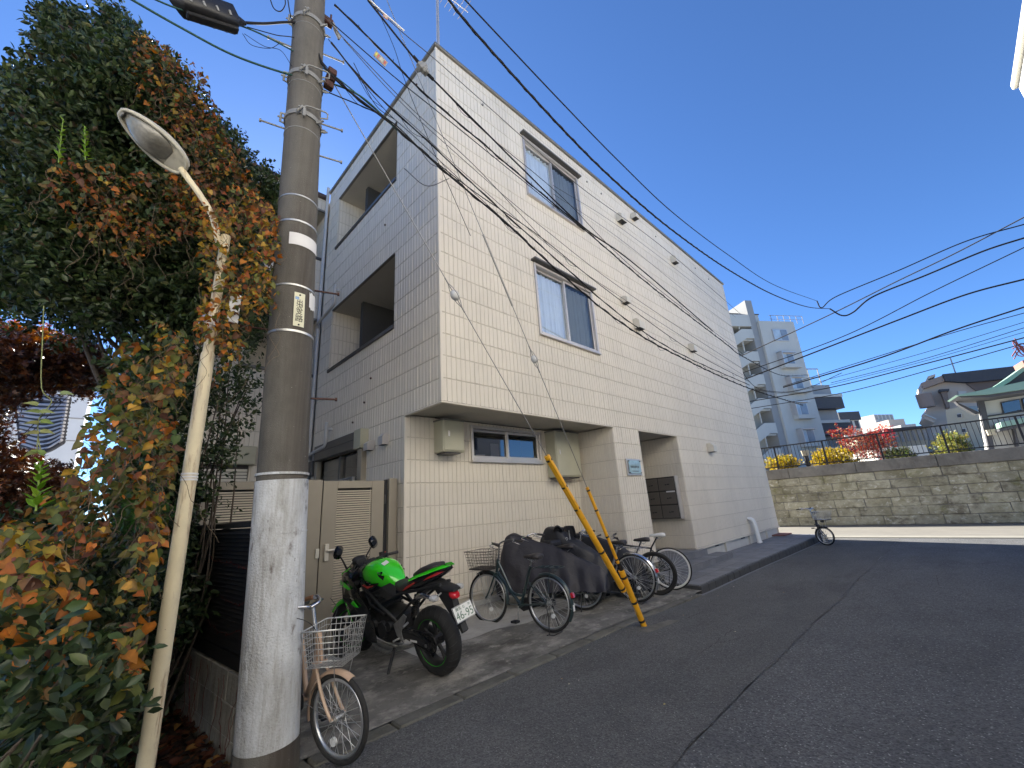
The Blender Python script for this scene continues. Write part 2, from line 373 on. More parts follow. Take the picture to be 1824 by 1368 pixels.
mb = MB(); mb.add([(x, y, gz(x)+.0075) for x, y in [(2.02,-1.05),(2.62,-1.13),(2.68,-1.27),(1.98,-1.2)]], [(0,3,2,1)])
struct('concrete_footing', mb, M['gutter'])
# far street in the sun, its white edge line and its near gutter
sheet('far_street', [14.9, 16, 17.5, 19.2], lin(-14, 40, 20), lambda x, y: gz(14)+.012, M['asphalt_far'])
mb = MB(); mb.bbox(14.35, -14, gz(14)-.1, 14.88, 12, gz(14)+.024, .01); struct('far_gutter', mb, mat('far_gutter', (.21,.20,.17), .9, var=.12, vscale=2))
# kerb stones and the gutter channel
mb = MB(); mb.box(-6, YC-.16, -.3, 4.2, YC-.05, -.012); struct('gutter', mb, M['gutter'])
kerb = thing('kerb', None, None); del kerb['label'], kerb['category']; kerb['kind'] = 'structure'
x = -5.2; k = 0
while x < 4.2:
    L_ = .6; mb = MB()
    n0 = len(mb.v); mb.bbox(0, -.10, -.16, L_-.012, .05, .006, .012)
    o = mb.build('kerb_stone', M['gutter'], kerb); o.location = (x, YC-.06+random.uniform(-.006,.006), gz(x+.3)+.008+random.uniform(-.005,.004)); o.rotation_euler = (0, random.uniform(-.008,.008), random.uniform(-.01,.01))
    x += L_
# the forecourt
def padz(x, y): return gz(x)+.010+.036*(max(y, YC)-YC)
sheet('forecourt', lin(-1.96, 4.9, 24), lin(YC-.01, 3.2, 12), padz, M['pad'])
mb = MB(); n = 40
vs = []; 
for i in range(n+1):
    x = -.15+(4.7+.15)*i/n; y0 = .30+.05*math.sin(x*3)+.04*math.sin(x*7.7)
    vs += [(x, y0, padz(x, y0)+.004), (x, 1.6, padz(x, 1.6)+.004)]
mb.add(vs, [(2*i, 2*i+2, 2*i+3, 2*i+1) for i in range(n)]); struct('forecourt_repair', mb, M['pad_light'])

# ================================================================== the main building
ROW = .303; Z0 = 2.8; TOP = Z0+19.7*ROW; LEN = 12.35; DEP = 4.3
bld = bthing('apartment_house', 'three storey cream ribbed panel apartment house with recessed entrance and overhanging corner', 'apartment building', (0, 0, .15))
def cells(u0, u1, z0, z1, holes):
    us = sorted({u0, u1, *[min(max(h[0], u0), u1) for h in holes], *[min(max(h[1], u0), u1) for h in holes]})
    zs = sorted({z0, z1, *[min(max(h[2], z0), z1) for h in holes], *[min(max(h[3], z0), z1) for h in holes]})
    for a, b in zip(us, us[1:]):
        for c, d in zip(zs, zs[1:]):
            if b-a < 1e-4 or d-c < 1e-4: continue
            um, zm = (a+b)/2, (c+d)/2
            if any(h[0] < um < h[1] and h[2] < zm < h[3] for h in holes): continue
            yield a, b, c, d
def face_fn(org, ud, nd):
    o = Vector(org); ud = Vector(ud); nd = Vector(nd)
    return lambda u, z, w=0: o+ud*u+nd*w+Vector((0,0,z))
def wallsheet(fn, u0, u1, z0, z1, holes, parent, name='wall_core', mt=None):
    mb = MB()
    for a, b, c, d in cells(u0, u1, z0, z1, holes): mb.add([fn(a,c), fn(b,c), fn(b,d), fn(a,d)], [(0,1,2,3)])
    return mb.build(name, mt or M['siding_back'], parent)
PIT = ROW/4
def siding(fn, u0, u1, z0, z1, holes, parent, seg=3.03, mt=None, ph=0):
    mt = mt or M['siding']
    k0 = math.floor((z0-Z0)/ROW+1e-6); k1 = math.ceil((z1-Z0)/ROW-1e-6)
    for k in range(k0, k1):
        a = max(z0, Z0+k*ROW); b = min(z1, Z0+(k+1)*ROW)
        if b-a < .01: continue
        u = u0; stag = (k % 2)*seg/2
        while u < u1-1e-4:
            v = min(u1, (math.floor((u-stag)/seg+1e-6)+1)*seg+stag) if seg else u1
            hs = [h for h in holes if h[1] > u+.01 and h[0] < v-.01 and h[3] > a+.01 and h[2] < b-.01]
            cut = [e for h in hs for e in h[:2] if u+.01 < e < v-.01]
            if cut: v = min(cut)
            hs = [h for h in holes if h[1] > u+.01 and h[0] < v-.01 and h[3] > a and h[2] < b]
            if any(h[0] <= u+.01 and h[1] >= v-.01 and h[2] <= a+.01 and h[3] >= b-.01 for h in hs): u = v; continue
            mb = MB(); i0 = math.floor((u-ph)/PIT+1e-6); i1 = math.ceil((v-ph)/PIT-1e-6)
            for i in range(i0, i1):
                p, q = max(u, ph+i*PIT), min(v, ph+(i+1)*PIT)
                if q-p < .006: continue
                for c, d, e, f in cells(p+.0021, q-.0021, a+.0050, b-.0050, hs):
                    if d-c < .004 or f-e < .004: continue
                    t = .0070+(.0024 if (i*7+k*3) % 4 == 0 else 0)+(.0010 if i % 2 else 0); g = min(.004, (d-c)*.3, (f-e)*.3)
                    mb.add([fn(c,e,.001), fn(d,e,.001), fn(d,f,.001), fn(c,f,.001), fn(c+g,e+g,t), fn(d-g,e+g,t), fn(d-g,f-g,t), fn(c+g,f-g,t)],
                           [(4,5,6,7),(0,1,5,4),(1,2,6,5),(2,3,7,6),(3,0,4,7)])
            if mb.f: mb.build('siding_panel', mt, parent)
            u = v
# --- front (long) face, y = 0, facing -y
F = face_fn((0,0,0), (1,0,0), (0,-1,0))
BASE = .42
W3 = (1.93, 3.63, 6.93, 8.27); W2 = (1.93, 3.61, 4.18, 5.51)
front_holes = [W3, W2, (-1, 3.73, 0, Z0), (4.65, 6.34, 0, Z0)]
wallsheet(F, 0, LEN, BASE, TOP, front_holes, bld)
siding(F, 0, LEN, BASE, TOP-.05, front_holes, bld)
# --- left face, x = 0, facing -x (u = y)
G = face_fn((0,0,0), (0,1,0), (-1,0,0))
B3 = (1.21, 3.74, 6.98, 8.23); B2 = (1.21, 3.74, 4.235, 5.515); WL = (2.10, 3.84, .55, 2.52)
left_holes = [B3, B2, WL, (-1, .864, 0, Z0)]
wallsheet(G, 0, DEP, .2, TOP, left_holes, bld)
siding(G, 0, DEP, .35, TOP-.05, left_holes, bld)
# --- recess under the overhang: wall at y=.864, pillar sides
RY = .864
H = face_fn((0,RY,0), (1,0,0), (0,-1,0)); WR = (1.115, 2.71, 2.215, 2.755)
wallsheet(H, 0, 3.73, .05, Z0, [WR], bld); siding(H, 0, 3.73, .41, Z0, [WR], bld)
P1 = face_fn((3.73,0,0), (0,1,0), (-1,0,0)); wallsheet(P1, 0, RY, .05, Z0, [], bld); siding(P1, 0, RY, .41, Z0, [], bld)
# --- entrance recess: x 4.65-6.34, depth 1.9
ED = 1.9
P2 = face_fn((6.34,0,0), (0,1,0), (-1,0,0)); wallsheet(P2, 0, ED, .3, Z0, [], bld); siding(P2, 0, ED, BASE, Z0, [], bld)
P3 = face_fn((4.65,0,0), (0,1,0), (1,0,0)); wallsheet(P3, 0, ED, .3, Z0, [], bld); siding(P3, 0, ED, BASE, Z0, [], bld)
P4 = face_fn((0,ED,0), (1,0,0), (0,-1,0)); wallsheet(P4, 4.65, 6.34, .3, Z0, [(4.95,5.95,.4,2.5)], bld); siding(P4, 4.65, 6.34, BASE, Z0, [(4.95,5.95,.4,2.5)], bld)
mb = MB(); mb.box(4.95, ED+.02, .4, 5.95, ED+.06, 2.5); dr = mb.build('entrance_door', M['dark_alu'], bld)
mb = MB(); mb.rod((5.85, ED-.03, 1.2), (5.85, ED-.03, 1.6), .012); mb.build('handle', M['alu'], dr)
# --- soffits and edge trims
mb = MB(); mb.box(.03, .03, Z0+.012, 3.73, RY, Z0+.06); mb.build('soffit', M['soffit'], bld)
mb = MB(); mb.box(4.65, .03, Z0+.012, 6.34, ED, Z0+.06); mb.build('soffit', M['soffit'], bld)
mb = MB()
mb.bbox(-.022, -.024, Z0-.022, 3.745, .03, Z0-.002, .005); mb.bbox(-.022, .031, Z0-.022, .03, RY-.002, Z0-.002, .005)
mb.build('edge_trim', M['siding'], bld)
mb = MB(); mb.bbox(4.64, -.02, Z0-.02, 6.35, .03, Z0-.004, .004); mb.build('edge_trim', M['siding'], bld)
# corner posts
for (x, y, za, zb) in [(0,0,Z0,TOP-.05),(0,RY,.35,Z0-.024)]:
    mb = MB(); mb.bbox(x-.019, y-.019, za, x+.02, y+.02, zb, .006); mb.build('corner_trim', M['siding'], bld)
# base flashing
mb = MB(); mb.bbox(3.72, -.028, BASE-.035, 4.645, .01, BASE-.002, .004); mb.bbox(6.335, -.028, BASE-.035, LEN+.01, .01, BASE-.002, .004)
mb.bbox(-.01, RY-.028, .375, 3.72, RY+.01, .405, .004); mb.bbox(-.025, RY, .315, .01, DEP, .345, .004)
mb.build('base_flashing', M['siding'], bld)
# foundation with vent slots and piers
mb = MB()
for a, b, c, d in cells(6.36, LEN-.02, -.05, BASE-.03, [(6.62,6.80,.345,.40),(7.42,7.62,.345,.40),(9.1,9.4,.345,.40)]):
    mb.add([(a,.035,c),(b,.035,c),(b,.035,d),(a,.035,d)], [(0,1,2,3)])
_f = mb
for x in (7.95, 9.62, 11.1): mb = MB(); mb.bbox(x, -.012, -.05, x+.34, .034, BASE-.04, .004); mb.build('foundation_pier', M['foundation'], bld)
mb = MB(); mb.box(3.76, .035, -.05, 4.62, .2, BASE-.03); mb.build('foundation', M['foundation'], bld)
mb = _f
mb.add([(6.355,.035,-.05),(6.355,.5,-.05),(6.355,.5,.39),(6.355,.035,.39)], [(0,1,2,3)])
mb.build('foundation', M['foundation'], bld)
mb = MB(); mb.box(6.4, .06, .30, LEN-.1, .1, .41); mb.build('vent_gap', M['dark'], bld)
mb = MB(); mb.box(0.02, RY+.03, .17, 3.72, RY+.1, .372); mb.build('foundation', M['foundation'], bld)
mb = MB(); mb.box(.03, RY+.1, .17, .1, DEP, .31); mb.build('foundation', M['foundation'], bld)
mb = MB(); mb.bbox(.01, RY-.03, .235, 3.71, RY+.03, .30, .004); mb.build('foundation_ledge', M['foundation'], bld)
mb = MB(); mb.box(0.03, RY+.031, .0, 3.72, RY+.12, .17); mb.build('foundation_gap_shade', M['interior'], bld)  # dark block: shade of the gap under the foundation, put into its colour
# roof, back and right end (what the sun meets)
mb = MB(); mb.box(.02, .02, TOP-.28, LEN-.02, DEP+3.2, TOP-.2); mb.box(.16, DEP+3.1, 0, LEN, DEP+3.2, TOP-.01); mb.box(LEN-.1, .02, .1, LEN, DEP+3.1, TOP-.01)
mb.box(.16, DEP, 0, .2, DEP+3.1, TOP-.01)
mb.build('roof', M['siding_back'], bld)
mb = MB(); mb.bbox(-.045, -.045, TOP-.035, LEN+.03, .13, TOP+.02, .006); mb.bbox(-.045, .131, TOP-.035, .13, DEP+.02, TOP+.02, .006); mb.bbox(LEN-.12, .131, TOP-.035, LEN+.03, DEP+3.2, TOP+.02, .006)
mb.build('parapet_coping', M['coping'], bld)
mb = MB(); mb.box(.06, .1, Z0+.1, .12, 1.2, TOP-.3); mb.box(.06, RY+.1, .1, .12, 2.0, Z0); mb.box(.3, 3.0, 2.95, 3.5, 3.1, TOP-.3); mb.box(3.75, .06, .4, 4.6, .8, Z0)
mb.box(.05, .95, .5, .1, 4.2, .54)
mb.build('inner_wall', M['interior'], bld)
# --- balconies recessed in the left face
def balcony(h, par_top, dark):
    y0, y1, z0, z1 = h; d = 1.45
    b = MB(); b.box(.02, y0, z1+.002, d, y1, z1+.05); sf = b.build('balcony_ceiling', M['soffit'], bld)
    Q = face_fn((0,y1,0), (1,0,0), (0,-1,0)); wallsheet(Q, 0, d, z0-1.1, z1, [], bld); siding(Q, 0.02, d, z0-.95, z1, [], bld, seg=0)
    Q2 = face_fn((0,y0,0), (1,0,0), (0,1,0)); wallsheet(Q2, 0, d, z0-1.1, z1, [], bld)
    Q3 = face_fn((d,0,0), (0,1,0), (-1,0,0)); wh = (y0+.1, y1-1.75, z0-1.0, z1-.40); wallsheet(Q3, y0, y1, z0-1.1, z1, [wh], bld); siding(Q3, y0, y1, z0-.4, z1, [wh], bld, seg=0)
    b = MB(); b.box(0, y0, z0-1.12, d, y1, z0-1.08); b.box(.13, y0, z0-1.1, .15, y1, z0-.01); b.build('balcony_floor', M['soffit'], bld)
    b = MB(); b.bbox(-.035, y0-.01, z0-.035, .17, y1+.02, z0+.03, .006); b.build('parapet_cap', M['dark_alu'], bld)
    b = MB(); b.bbox(-.02, y0, z1-.002, .03, y1, z1+.018, .004); b.build('edge_trim', M['coping'], bld)
    fr = MB()
    fr.bbox(d-.06, wh[0], wh[3]-.05, d+.02, wh[1], wh[3]); fr.bbox(d-.06, wh[0], wh[2], d+.02, wh[0]+.05, wh[3]-.052); fr.bbox(d-.06, wh[1]-.05, wh[2], d+.02, wh[1], wh[3]-.052)
    fr.bbox(d-.10, wh[0]-.02, wh[3]+.01, d-.01, wh[1]+.02, wh[3]+.18, .01)
    w = fr.build('window', M['dark_alu'], bld)
    b = MB(); b.box(d+.0, wh[0]+.05, wh[2], d+.01, wh[1]-.05, wh[3]-.05); b.build('pane', M['pane_dark'], w)
    b = MB(); b.box(d+.3, wh[0], wh[2], d+.31, wh[1], wh[3]); b.build('curtain', M['interior'], w)
    return d
balcony(B3, 0, 0); balcony(B2, 0, 1)
def hood(x, y, z, n, w=.17, h=.18, d=.13, name='vent_hood', mt='alu_cream'):
    """small box hood; n = (nx, ny) pointing out of the wall"""
    b = MB(); s = len(b.v)
    prof = [(0, 0), (d, 0), (d, h*.72), (d*.55, h), (0, h)]
    b.prism([(a, c) for a, c in prof], -w/2, w/2, 'y')
    ang = math.atan2(n[1], n[0]); b.xf(Matrix.Translation((x, y, z)) @ Matrix.Rotation(ang, 4, 'Z'))
    o = b.build(name, M[mt], bld)
    b = MB(); b.box(.015, -w/2+.012, -.004, d-.012, w/2-.012, -.0005); b.xf(Matrix.Translation((x, y, z)) @ Matrix.Rotation(ang, 4, 'Z')); b.build('grille', M['dark'], o)
for (x, z, w, h) in [(5.245,7.90,.24,.21),(5.99,8.36,.18,.15),(8.08,7.90,.21,.22),(4.82,5.60,.17,.15),(5.25,5.10,.24,.23),(8.10,5.19,.20,.22),(8.06,2.50,.22,.21)]:
    hood(x, -.014, z, (0,-1), w, h, .15)
for x, z in [(4.03,8.42),(4.59,8.41),(7.23,8.44),(9.84,8.45),(10.9,8.44),(.95,8.25)]:
    b = MB(); b.tube([(x,-.01,z),(x,-.025,z)], .022, 10); b.build('weep_cap', M['coping'], bld)
hood(-.014, 1.78, 2.44, (-1,0), .13, .14, .11, mt='alu'); hood(-.014, 1.35, 2.46, (-1,0), .14, .16, .10, mt='alu')
hood(.75, 3.72, 4.98, (0,-1), .20, .17, .13, mt='soffit'); hood(1.05, 3.72, 7.75, (0,-1), .22, .20, .15, mt='soffit')
for y, z in [(1.55,6.25),(2.1,3.25),(2.5,3.0),(1.9,3.6),(.55,8.45)]:
    b = MB(); b.tube([(-.012,y,z),(-.03,y,z)], .018, 8); b.build('weep_cap', M['rust'], bld)
# --- windows in the front face
def window(fn, h, parent, fr_mt='alu', depth=.05, hoodw=True, screen=True, cloth=True, fw_=.045):
    u0, u1, z0, z1 = h; um = (u0+u1)/2
    def fb(mb, a, b, c, d, w0, w1):
        p = fn(a,c,w0); q = fn(b,d,w1); mb.bbox(p.x,p.y,p.z,q.x,q.y,q.z,.004)
    mb = MB(); fb(mb, u0,u0+fw_,z0,z1,-.06,.03); fb(mb,u1-fw_,u1,z0,z1,-.06,.03); fb(mb,u0+fw_,u1-fw_,z1-fw_,z1,-.06,.03); fb(mb,u0+fw_,u1-fw_,z0,z0+fw_,-.06,.035)
    w = mb.build('window', M[fr_mt], parent)
    mb = MB(); fb(mb,u0-.01,u1+.01,z0-.028,z0-.002,-.02,.06); mb.build('sill', M[fr_mt], w)
    if hoodw: mb = MB(); fb(mb,u0-.05,u1+.05,z1+.012,z1+.05,.0,.11); mb.build('hood', M['dark_alu'], w)
    s = .038; a0, a1, b0, b1 = u0+fw_+.002, u1-fw_-.002, z0+fw_+.002, z1-fw_-.002
    for (p, q, w0, nm) in ((a0, um+.03, -.045, 'sash'), (um-.012, a1, -.012, 'sash')):
        mb = MB(); fb(mb,p,p+s,b0,b1,w0-.025,w0); fb(mb,q-s,q,b0,b1,w0-.025,w0); fb(mb,p+s,q-s,b1-s,b1,w0-.025,w0); fb(mb,p+s,q-s,b0,b0+s,w0-.025,w0)
        mb.build(nm, M[fr_mt], w)
        mb = MB(); A_ = fn(p+s,b0+s,w0-.012); B_ = fn(q-s,b0+s,w0-.012); C_ = fn(q-s,b1-s,w0-.012); D_ = fn(p+s,b1-s,w0-.012)
        mb.add([A_,B_,C_,D_], [(0,1,2,3)])
        mb.build('pane', M['pane_screen' if (screen and p > u0+.3) else 'pane'] if cloth else M['pane_dark'], w)
    if cloth:
        mb = MB(); n = 60; vs = []
        for i in range(n+1):
            u = u0+(u1-u0)*i/n; dd = -.105+.018*math.sin(i*1.9)+.01*math.sin(i*.7)
            vs += [fn(u, z0+.02, dd), fn(u, z1-.09, dd)]
        mb.add(vs, [(2*i,2*i+2,2*i+3,2*i+1) for i in range(n)], True); mb.build('curtain', M['curtain'], w)
    mb = MB(); P = [fn(u0-.3,z0-.3,-.5), fn(u1+.3,z0-.3,-.5), fn(u1+.3,z1+.3,-.5), fn(u0-.3,z1+.3,-.5)]; mb.add(P, [(0,1,2,3)]); mb.build('room', M['interior'], w)
    mb = MB(); fb(mb,u0-.001,u0+.001,z0,z1,-.5,-.061); fb(mb,u1-.001,u1+.001,z0,z1,-.5,-.061); fb(mb,u0,u1,z1-.001,z1+.001,-.5,-.061); fb(mb,u0,u1,z0-.001,z0+.001,-.5,-.061); mb.build('reveal', M['soffit'], w)
    return w
window(F, W3, bld); window(F, W2, bld)
w = window(H, WR, bld, hoodw=False, cloth=False)
mb = MB(); mb.box(1.32, RY+.12, WR[2]+.04, 1.50, RY+.2, WR[2]+.12); mb.box(1.62, RY+.12, WR[2]+.04, 1.80, RY+.125, WR[2]+.30); mb.build('sill_items', M['paper'], w)
# shuttered window low in the left face
u0, u1, z0, z1 = WL
mb = MB()
mb.bbox(-.13, 2.17, 2.52, -.002, 3.86, 2.785, .008); w = mb.build('window', M['dark_alu'], bld)
mb = MB(); mb.bbox(-.135, 2.15, 2.655, -.002, 3.88, 2.662, .001); mb.build('shutter_seam', M['dark'], w)
mb = MB(); mb.bbox(-.14, 1.93, 2.50, -.002, 2.165, 2.80, .006); mb.build('shutter_box_end', M['box_cream'], w)
for y0_, y1_ in ((1.98, 2.12), (3.80, 3.9)): mb = MB(); mb.bbox(-.09, y0_, .5, -.002, y1_, 2.515, .006); mb.build('shutter_rail', M['gate'], w)
mb = MB(); mb.bbox(-.03, 2.90, .5, .03, 2.97, 2.5, .004); mb.bbox(-.03, 2.12, .5, .03, 2.17, 2.5, .004); mb.build('sash', M['dark_alu'], w)
mb = MB(); mb.box(.02, 2.17, .5, .025, 2.9, 2.5); mb.build('pane', M['pane_dark'], w)
mb = MB(); mb.box(.05, 2.97, .5, .055, 3.8, 2.5)
for i in range(20): mb.bbox(.03, 2.97, .6+i*.09, .05, 3.8, .62+i*.09, .002)
mb.build('blind', M['gate'], w)
# clothes-pole bracket across it
mb = MB(); a = Vector((-.18, 2.0, 2.11)); b = Vector((-.18, 3.1, 2.03))
mb.bbox(-.20, 2.02, 1.995, -.16, 3.3, 2.015, .002); mb.bbox(-.20, 2.02, 2.065, -.16, 3.3, 2.085, .002)
for i in range(9): mb.bbox(-.20, 2.02+i*.14, 2.012, -.16, 2.07+i*.14, 2.07, .002)
mb.build('clothes_bar_holder', M['galv'], bld)
# meter cabinets under the overhang
def cabinet(x0, x1, z0, z1, y0):
    b = MB(); b.bbox(x0, y0, z0, x1, RY-.014, z1, .01); c = b.build('meter_cabinet', M['box_cream'], bld)
    b = MB(); b.bbox(x0-.012, y0-.016, z1-.015, x1+.012, RY-.016, z1+.008, .004); b.build('cabinet_roof', M['coping'], c)
    b = MB(); b.bbox(x0+.012, y0-.014, z0+.02, x1-.012, y0-.002, z1-.022, .006); d_ = b.build('door', M['box_cream'], c)
    b = MB(); b.bbox(x0+.07, y0-.03, (z0+z1)/2-.02, x0+.10, y0-.016, (z0+z1)/2+.06, .004); b.build('latch', M['alu'], c)
    b = MB(); b.box(x0+.05, y0+.03, z0-.02, x1-.05, RY-.02, z0-.001); b.build('cabinet_base', M['dark_alu'], c)
cabinet(.445, .81, 2.29, 2.745, .62); cabinet(2.82, 3.51, 1.95, 2.765, .62)
# name plate by the entrance
mb = MB(); mb.bbox(4.0, -.036, 1.92, 4.50, -.018, 2.22, .004); sp = mb.build('name_plate', M['alu'], bld)
mb = MB(); mb.bbox(4.04, -.052, 1.95, 4.46, -.046, 2.19, .002)
M['plate_glass'] = mat('plate_glass', (.28,.34,.30), .08, coat=1, var=.25, vscale=7, spec=.8); mb.build('plate_glass', M['plate_glass'], sp)
mb = MB()
for x in (4.055, 4.445):
    for z in (1.965, 2.175): mb.cyl((x,-.05,z), .010, .03, 'y', 10)
mb.build('standoff', M['dark_alu'], sp)
mb = MB()
for x in (4.10, 4.15, 4.20, 4.25, 4.30, 4.35): mb.box(x, -.0535, 2.05, x+.030, -.0525, 2.09)
mb.box(4.14, -.0535, 1.985, 4.36, -.0525, 1.998); mb.build('lettering', M['ink'], sp)
# mailboxes on the entrance side wall (face -x)
M['mailbox'] = mat('mailbox', (.15,.135,.12), .4, metal=.3, var=.06); M['mailbox_case'] = mat('mailbox_case', (.03,.027,.025), .6)
mb = MB(); mb.bbox(6.17, .14, 1.04, 6.325, .93, 1.925, .006); mu = mb.build('mailbox_unit', M['mailbox_case'], bld)
mb = MB(); mb.bbox(6.155, .115, 1.03, 6.322, .138, 1.935, .003); mu2 = mb.build('mailbox_side', M['alu'], mu)
for r_ in range(3):
    for c_ in range(2):
        y0 = .155+c_*.39; z0 = 1.055+r_*.29
        b = MB(); b.bbox(6.158, y0, z0, 6.168, y0+.368, z0+.262, .003); b.bbox(6.146, y0+.012, z0+.200, 6.157, y0+.355, z0+.252, .002); d_ = b.build('mailbox_door', M['mailbox'], mu)
        b = MB(); b.cyl((6.145, y0+.19, z0+.12), .014, .03, 'x', 10)
        if not hasattr(bld, 'x'): b.bbox(6.150, y0+.11, z0+.115, 6.157, y0+.17, z0+.135, .002)
        b.build('lock', M['dark'], d_)
b = MB(); b.bbox(6.144, .16, 1.59, 6.1485, .36, 1.62, .001); b.build('name_card', M['paper'], mu)
# white drain pipes at the right part of the front
M['white_pvc'] = mat('white_pvc', (.78,.78,.76), .35, var=.04)
for dx in (0, .11):
    mb = MB(); x = 9.70+dx
    mb.tube([(x,-.02,.80),(x,-.07,.80),(x+.03,-.11,.77),(x+.06,-.13,.70),(x+.10,-.15,.22),(x+.10,-.15,.14)], .036, 12)
    mb.tube([(x+.10,-.15,.22),(x+.10,-.15,.12)], .048, 12); mb.build('drain_pipe', M['white_pvc'], bld)
# downpipe at the far left edge with its elbows
M['pipe'] = mat('pipe', (.46,.46,.46), .45, var=.06)
mb = MB(); mb.tube([(-.06, DEP+.02, .2),(-.06, DEP+.02, TOP+.12)], .034, 10)
for z in (1.4, 3.0, 4.6, 6.2, 7.8): mb.tube([(-.06, DEP+.02, z),(-.06, DEP+.02, z+.04)], .042, 10)
mb.build('downpipe', M['pipe'], bld)
for z in (3.0, 5.72):
    mb = MB(); mb.tube([(-.05,3.28,z+.02),(-.14,3.28,z+.02)], .026, 8); mb.tube([(-.14,3.30,z+.14),(-.14,3.30,z-.24),(-.14,3.34,z-.28),(-.12,4.2,z-.33),(-.07,4.3,z-.38)], .030, 10); mb.build('drain_elbow', M['pipe'], bld)
b = MB(); b.bbox(-.12, 3.95, 2.28, -.004, 4.16, 2.55, .008); b.build('meter_box', M['dark_alu'], bld)
# tiled steps to the entrance
mb = MB()
st = thing('entrance_steps', None, None, B(0,0,0), off=(0,0,0), scale=S); del st['label'], st['category']; st['kind'] = 'structure'
for (x0, x1, y0, y1, z1) in ((3.95, 7.0, -.46, -.13, .29), (4.66, 6.56, -.128, ED, .405), ):
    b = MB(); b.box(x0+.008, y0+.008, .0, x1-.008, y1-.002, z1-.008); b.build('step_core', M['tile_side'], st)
    n = max(1, round((x1-x0)/.30)); w_ = (x1-x0)/n; my = max(1, round((y1-y0)/.32)); h_ = (y1-y0)/my
    for i in range(n):
        for j in range(my):
            b = MB(); b.bbox(x0+i*w_+.005, y0+j*h_+.005, z1-.012, x0+(i+1)*w_-.006, y0+(j+1)*h_-.006, z1+random.uniform(-.001,.001), .002); b.build('tile', M['tile'], st)
        b = MB(); b.bbox(x0+i*w_+.003, y0-.004, z1-.12, x0+(i+1)*w_-.003, y0+.008, z1-.014, .002); b.build('tile', M['tile'], st)
# the tiled ledge along the front, with a rough edge to the street (world metres)
lg = thing('tiled_ledge', None, None, (0,0,0)); del lg['label'], lg['category']; lg['kind'] = 'structure'
LZ = .035; yb = .47; LX0, LX1 = 4.72, 14.15
nL = 31; wL = (LX1-LX0)/nL
for i in range(nL):
    for j in range(4):
        y0 = YC+.015+(yb-YC-.01)*j/4; y1 = YC+.015+(yb-YC-.01)*(j+1)/4; xx = LX0+i*wL; z = LZ-.055*min(1, max(0, (xx-6)/7))*.2
        b = MB(); b.bbox(xx+.006, y0+.006, z-.02, xx+wL-.006, y1-.006, z+random.uniform(-.0012,.0012), .002); b.build('tile', M['tile'], lg)
mb = MB()
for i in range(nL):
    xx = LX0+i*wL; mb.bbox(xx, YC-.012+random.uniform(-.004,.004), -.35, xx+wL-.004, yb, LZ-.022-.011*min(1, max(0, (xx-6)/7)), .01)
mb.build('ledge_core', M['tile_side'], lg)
mb = MB(); mb.bbox(13.35, .15, LZ-.005, 14.2, .55, LZ+.03, .005); struct('door_sill', mb, mat('brick_red', (.22,.10,.085), .8, var=.1))
# antenna on the roof corner
an = bthing('rooftop_antenna', 'thin television aerial mast standing on the near roof corner', 'antenna', (.12, .1, TOP))
mb = MB(); mb.rod((.12,.1,TOP),(.12,.1,TOP+2.6), .028, 8, .022); mb.build('mast', M['alu'], an)
mb = MB(); mb.rod((.0,.1,TOP+1.62),(.75,.02,TOP+1.60), .008, 6); mb.rod((.1,.1,TOP+2.1),(.45,.0,TOP+2.1), .007, 6)
for i in range(7): mb.rod((.08+i*.1,.25,TOP+1.62),(.08+i*.1,-.15,TOP+1.62), .005, 5)
for i in range(5): mb.rod((.16+i*.07,.1,TOP+2.0),(.16+i*.07,.1,TOP+2.22), .004, 5)
mb.build('aerial', M['alu'], an)
mb = MB(); mb.tube([(.15,.07,TOP+2.2),(.24,.05,TOP+1.95),(.20,.07,TOP+1.75),(.26,.05,TOP+1.55)], [.02,.035,.02,.03], 7); mb.build('booster', M['black_plastic'], an)

# ================================================================== left wing of the house, behind the pole
wg = bthing('rear_wing', 'rear wing with stacked balconies seen between the tree and the utility pole', 'apartment building', (-1.6, 4.5, .15))
WY = 4.42; X0, X1 = -2.5, -.02
Wf = face_fn((0,WY,0), (1,0,0), (0,-1,0))
wh = [(-1.3, X1-.0, 6.99, 8.25), (-1.3, X1-.0, 4.28, 5.53), (-2.15, -1.02, .3, 2.8)]
wallsheet(Wf, X0, X1, .1, TOP-.15, wh, wg); siding(Wf, X0, X1, .35, TOP-.17, wh, wg, seg=0)
mb = MB(); mb.bbox(X0-.05, WY-.10, TOP-.17, X1+.0, WY+.1, TOP-.09, .006); mb.build('gutter_edge', mat('gutter_brown', (.075,.05,.045), .5), wg)
for z in (8.25, 5.53):
    mb = MB(); mb.bbox(-1.3, WY-.03, z-.0, X1, WY+.02, z+.05, .004); mb.build('edge_trim', M['coping'], wg)
    mb = MB(); mb.box(-1.3, WY+.0, z+.06, X1, WY+1.6, z+.1); mb.build('soffit', M['soffit'], wg)
for z in (6.99, 4.28):
    mb = MB(); mb.bbox(-1.32, WY-.04, z-.0, X1, WY+.15, z+.06, .006); mb.build('parapet_cap', M['dark_alu'], wg)
Wr = face_fn((-.02,0,0), (0,1,0), (-1,0,0)); wallsheet(Wr, WY, WY+1.6, 3, 8.3, [], wg); siding(Wr, WY+.02, WY+1.6, 3.4, 8.25, [], wg, seg=0)
Wl = face_fn((-1.3,0,0), (0,1,0), (1,0,0)); wallsheet(Wl, WY, WY+1.6, 3, 8.3, [], wg)
Wb = face_fn((0,WY+1.6,0), (1,0,0), (0,-1,0)); wallsheet(Wb, -1.3, 0, 3, 8.3, [], wg, mt=M['siding'])
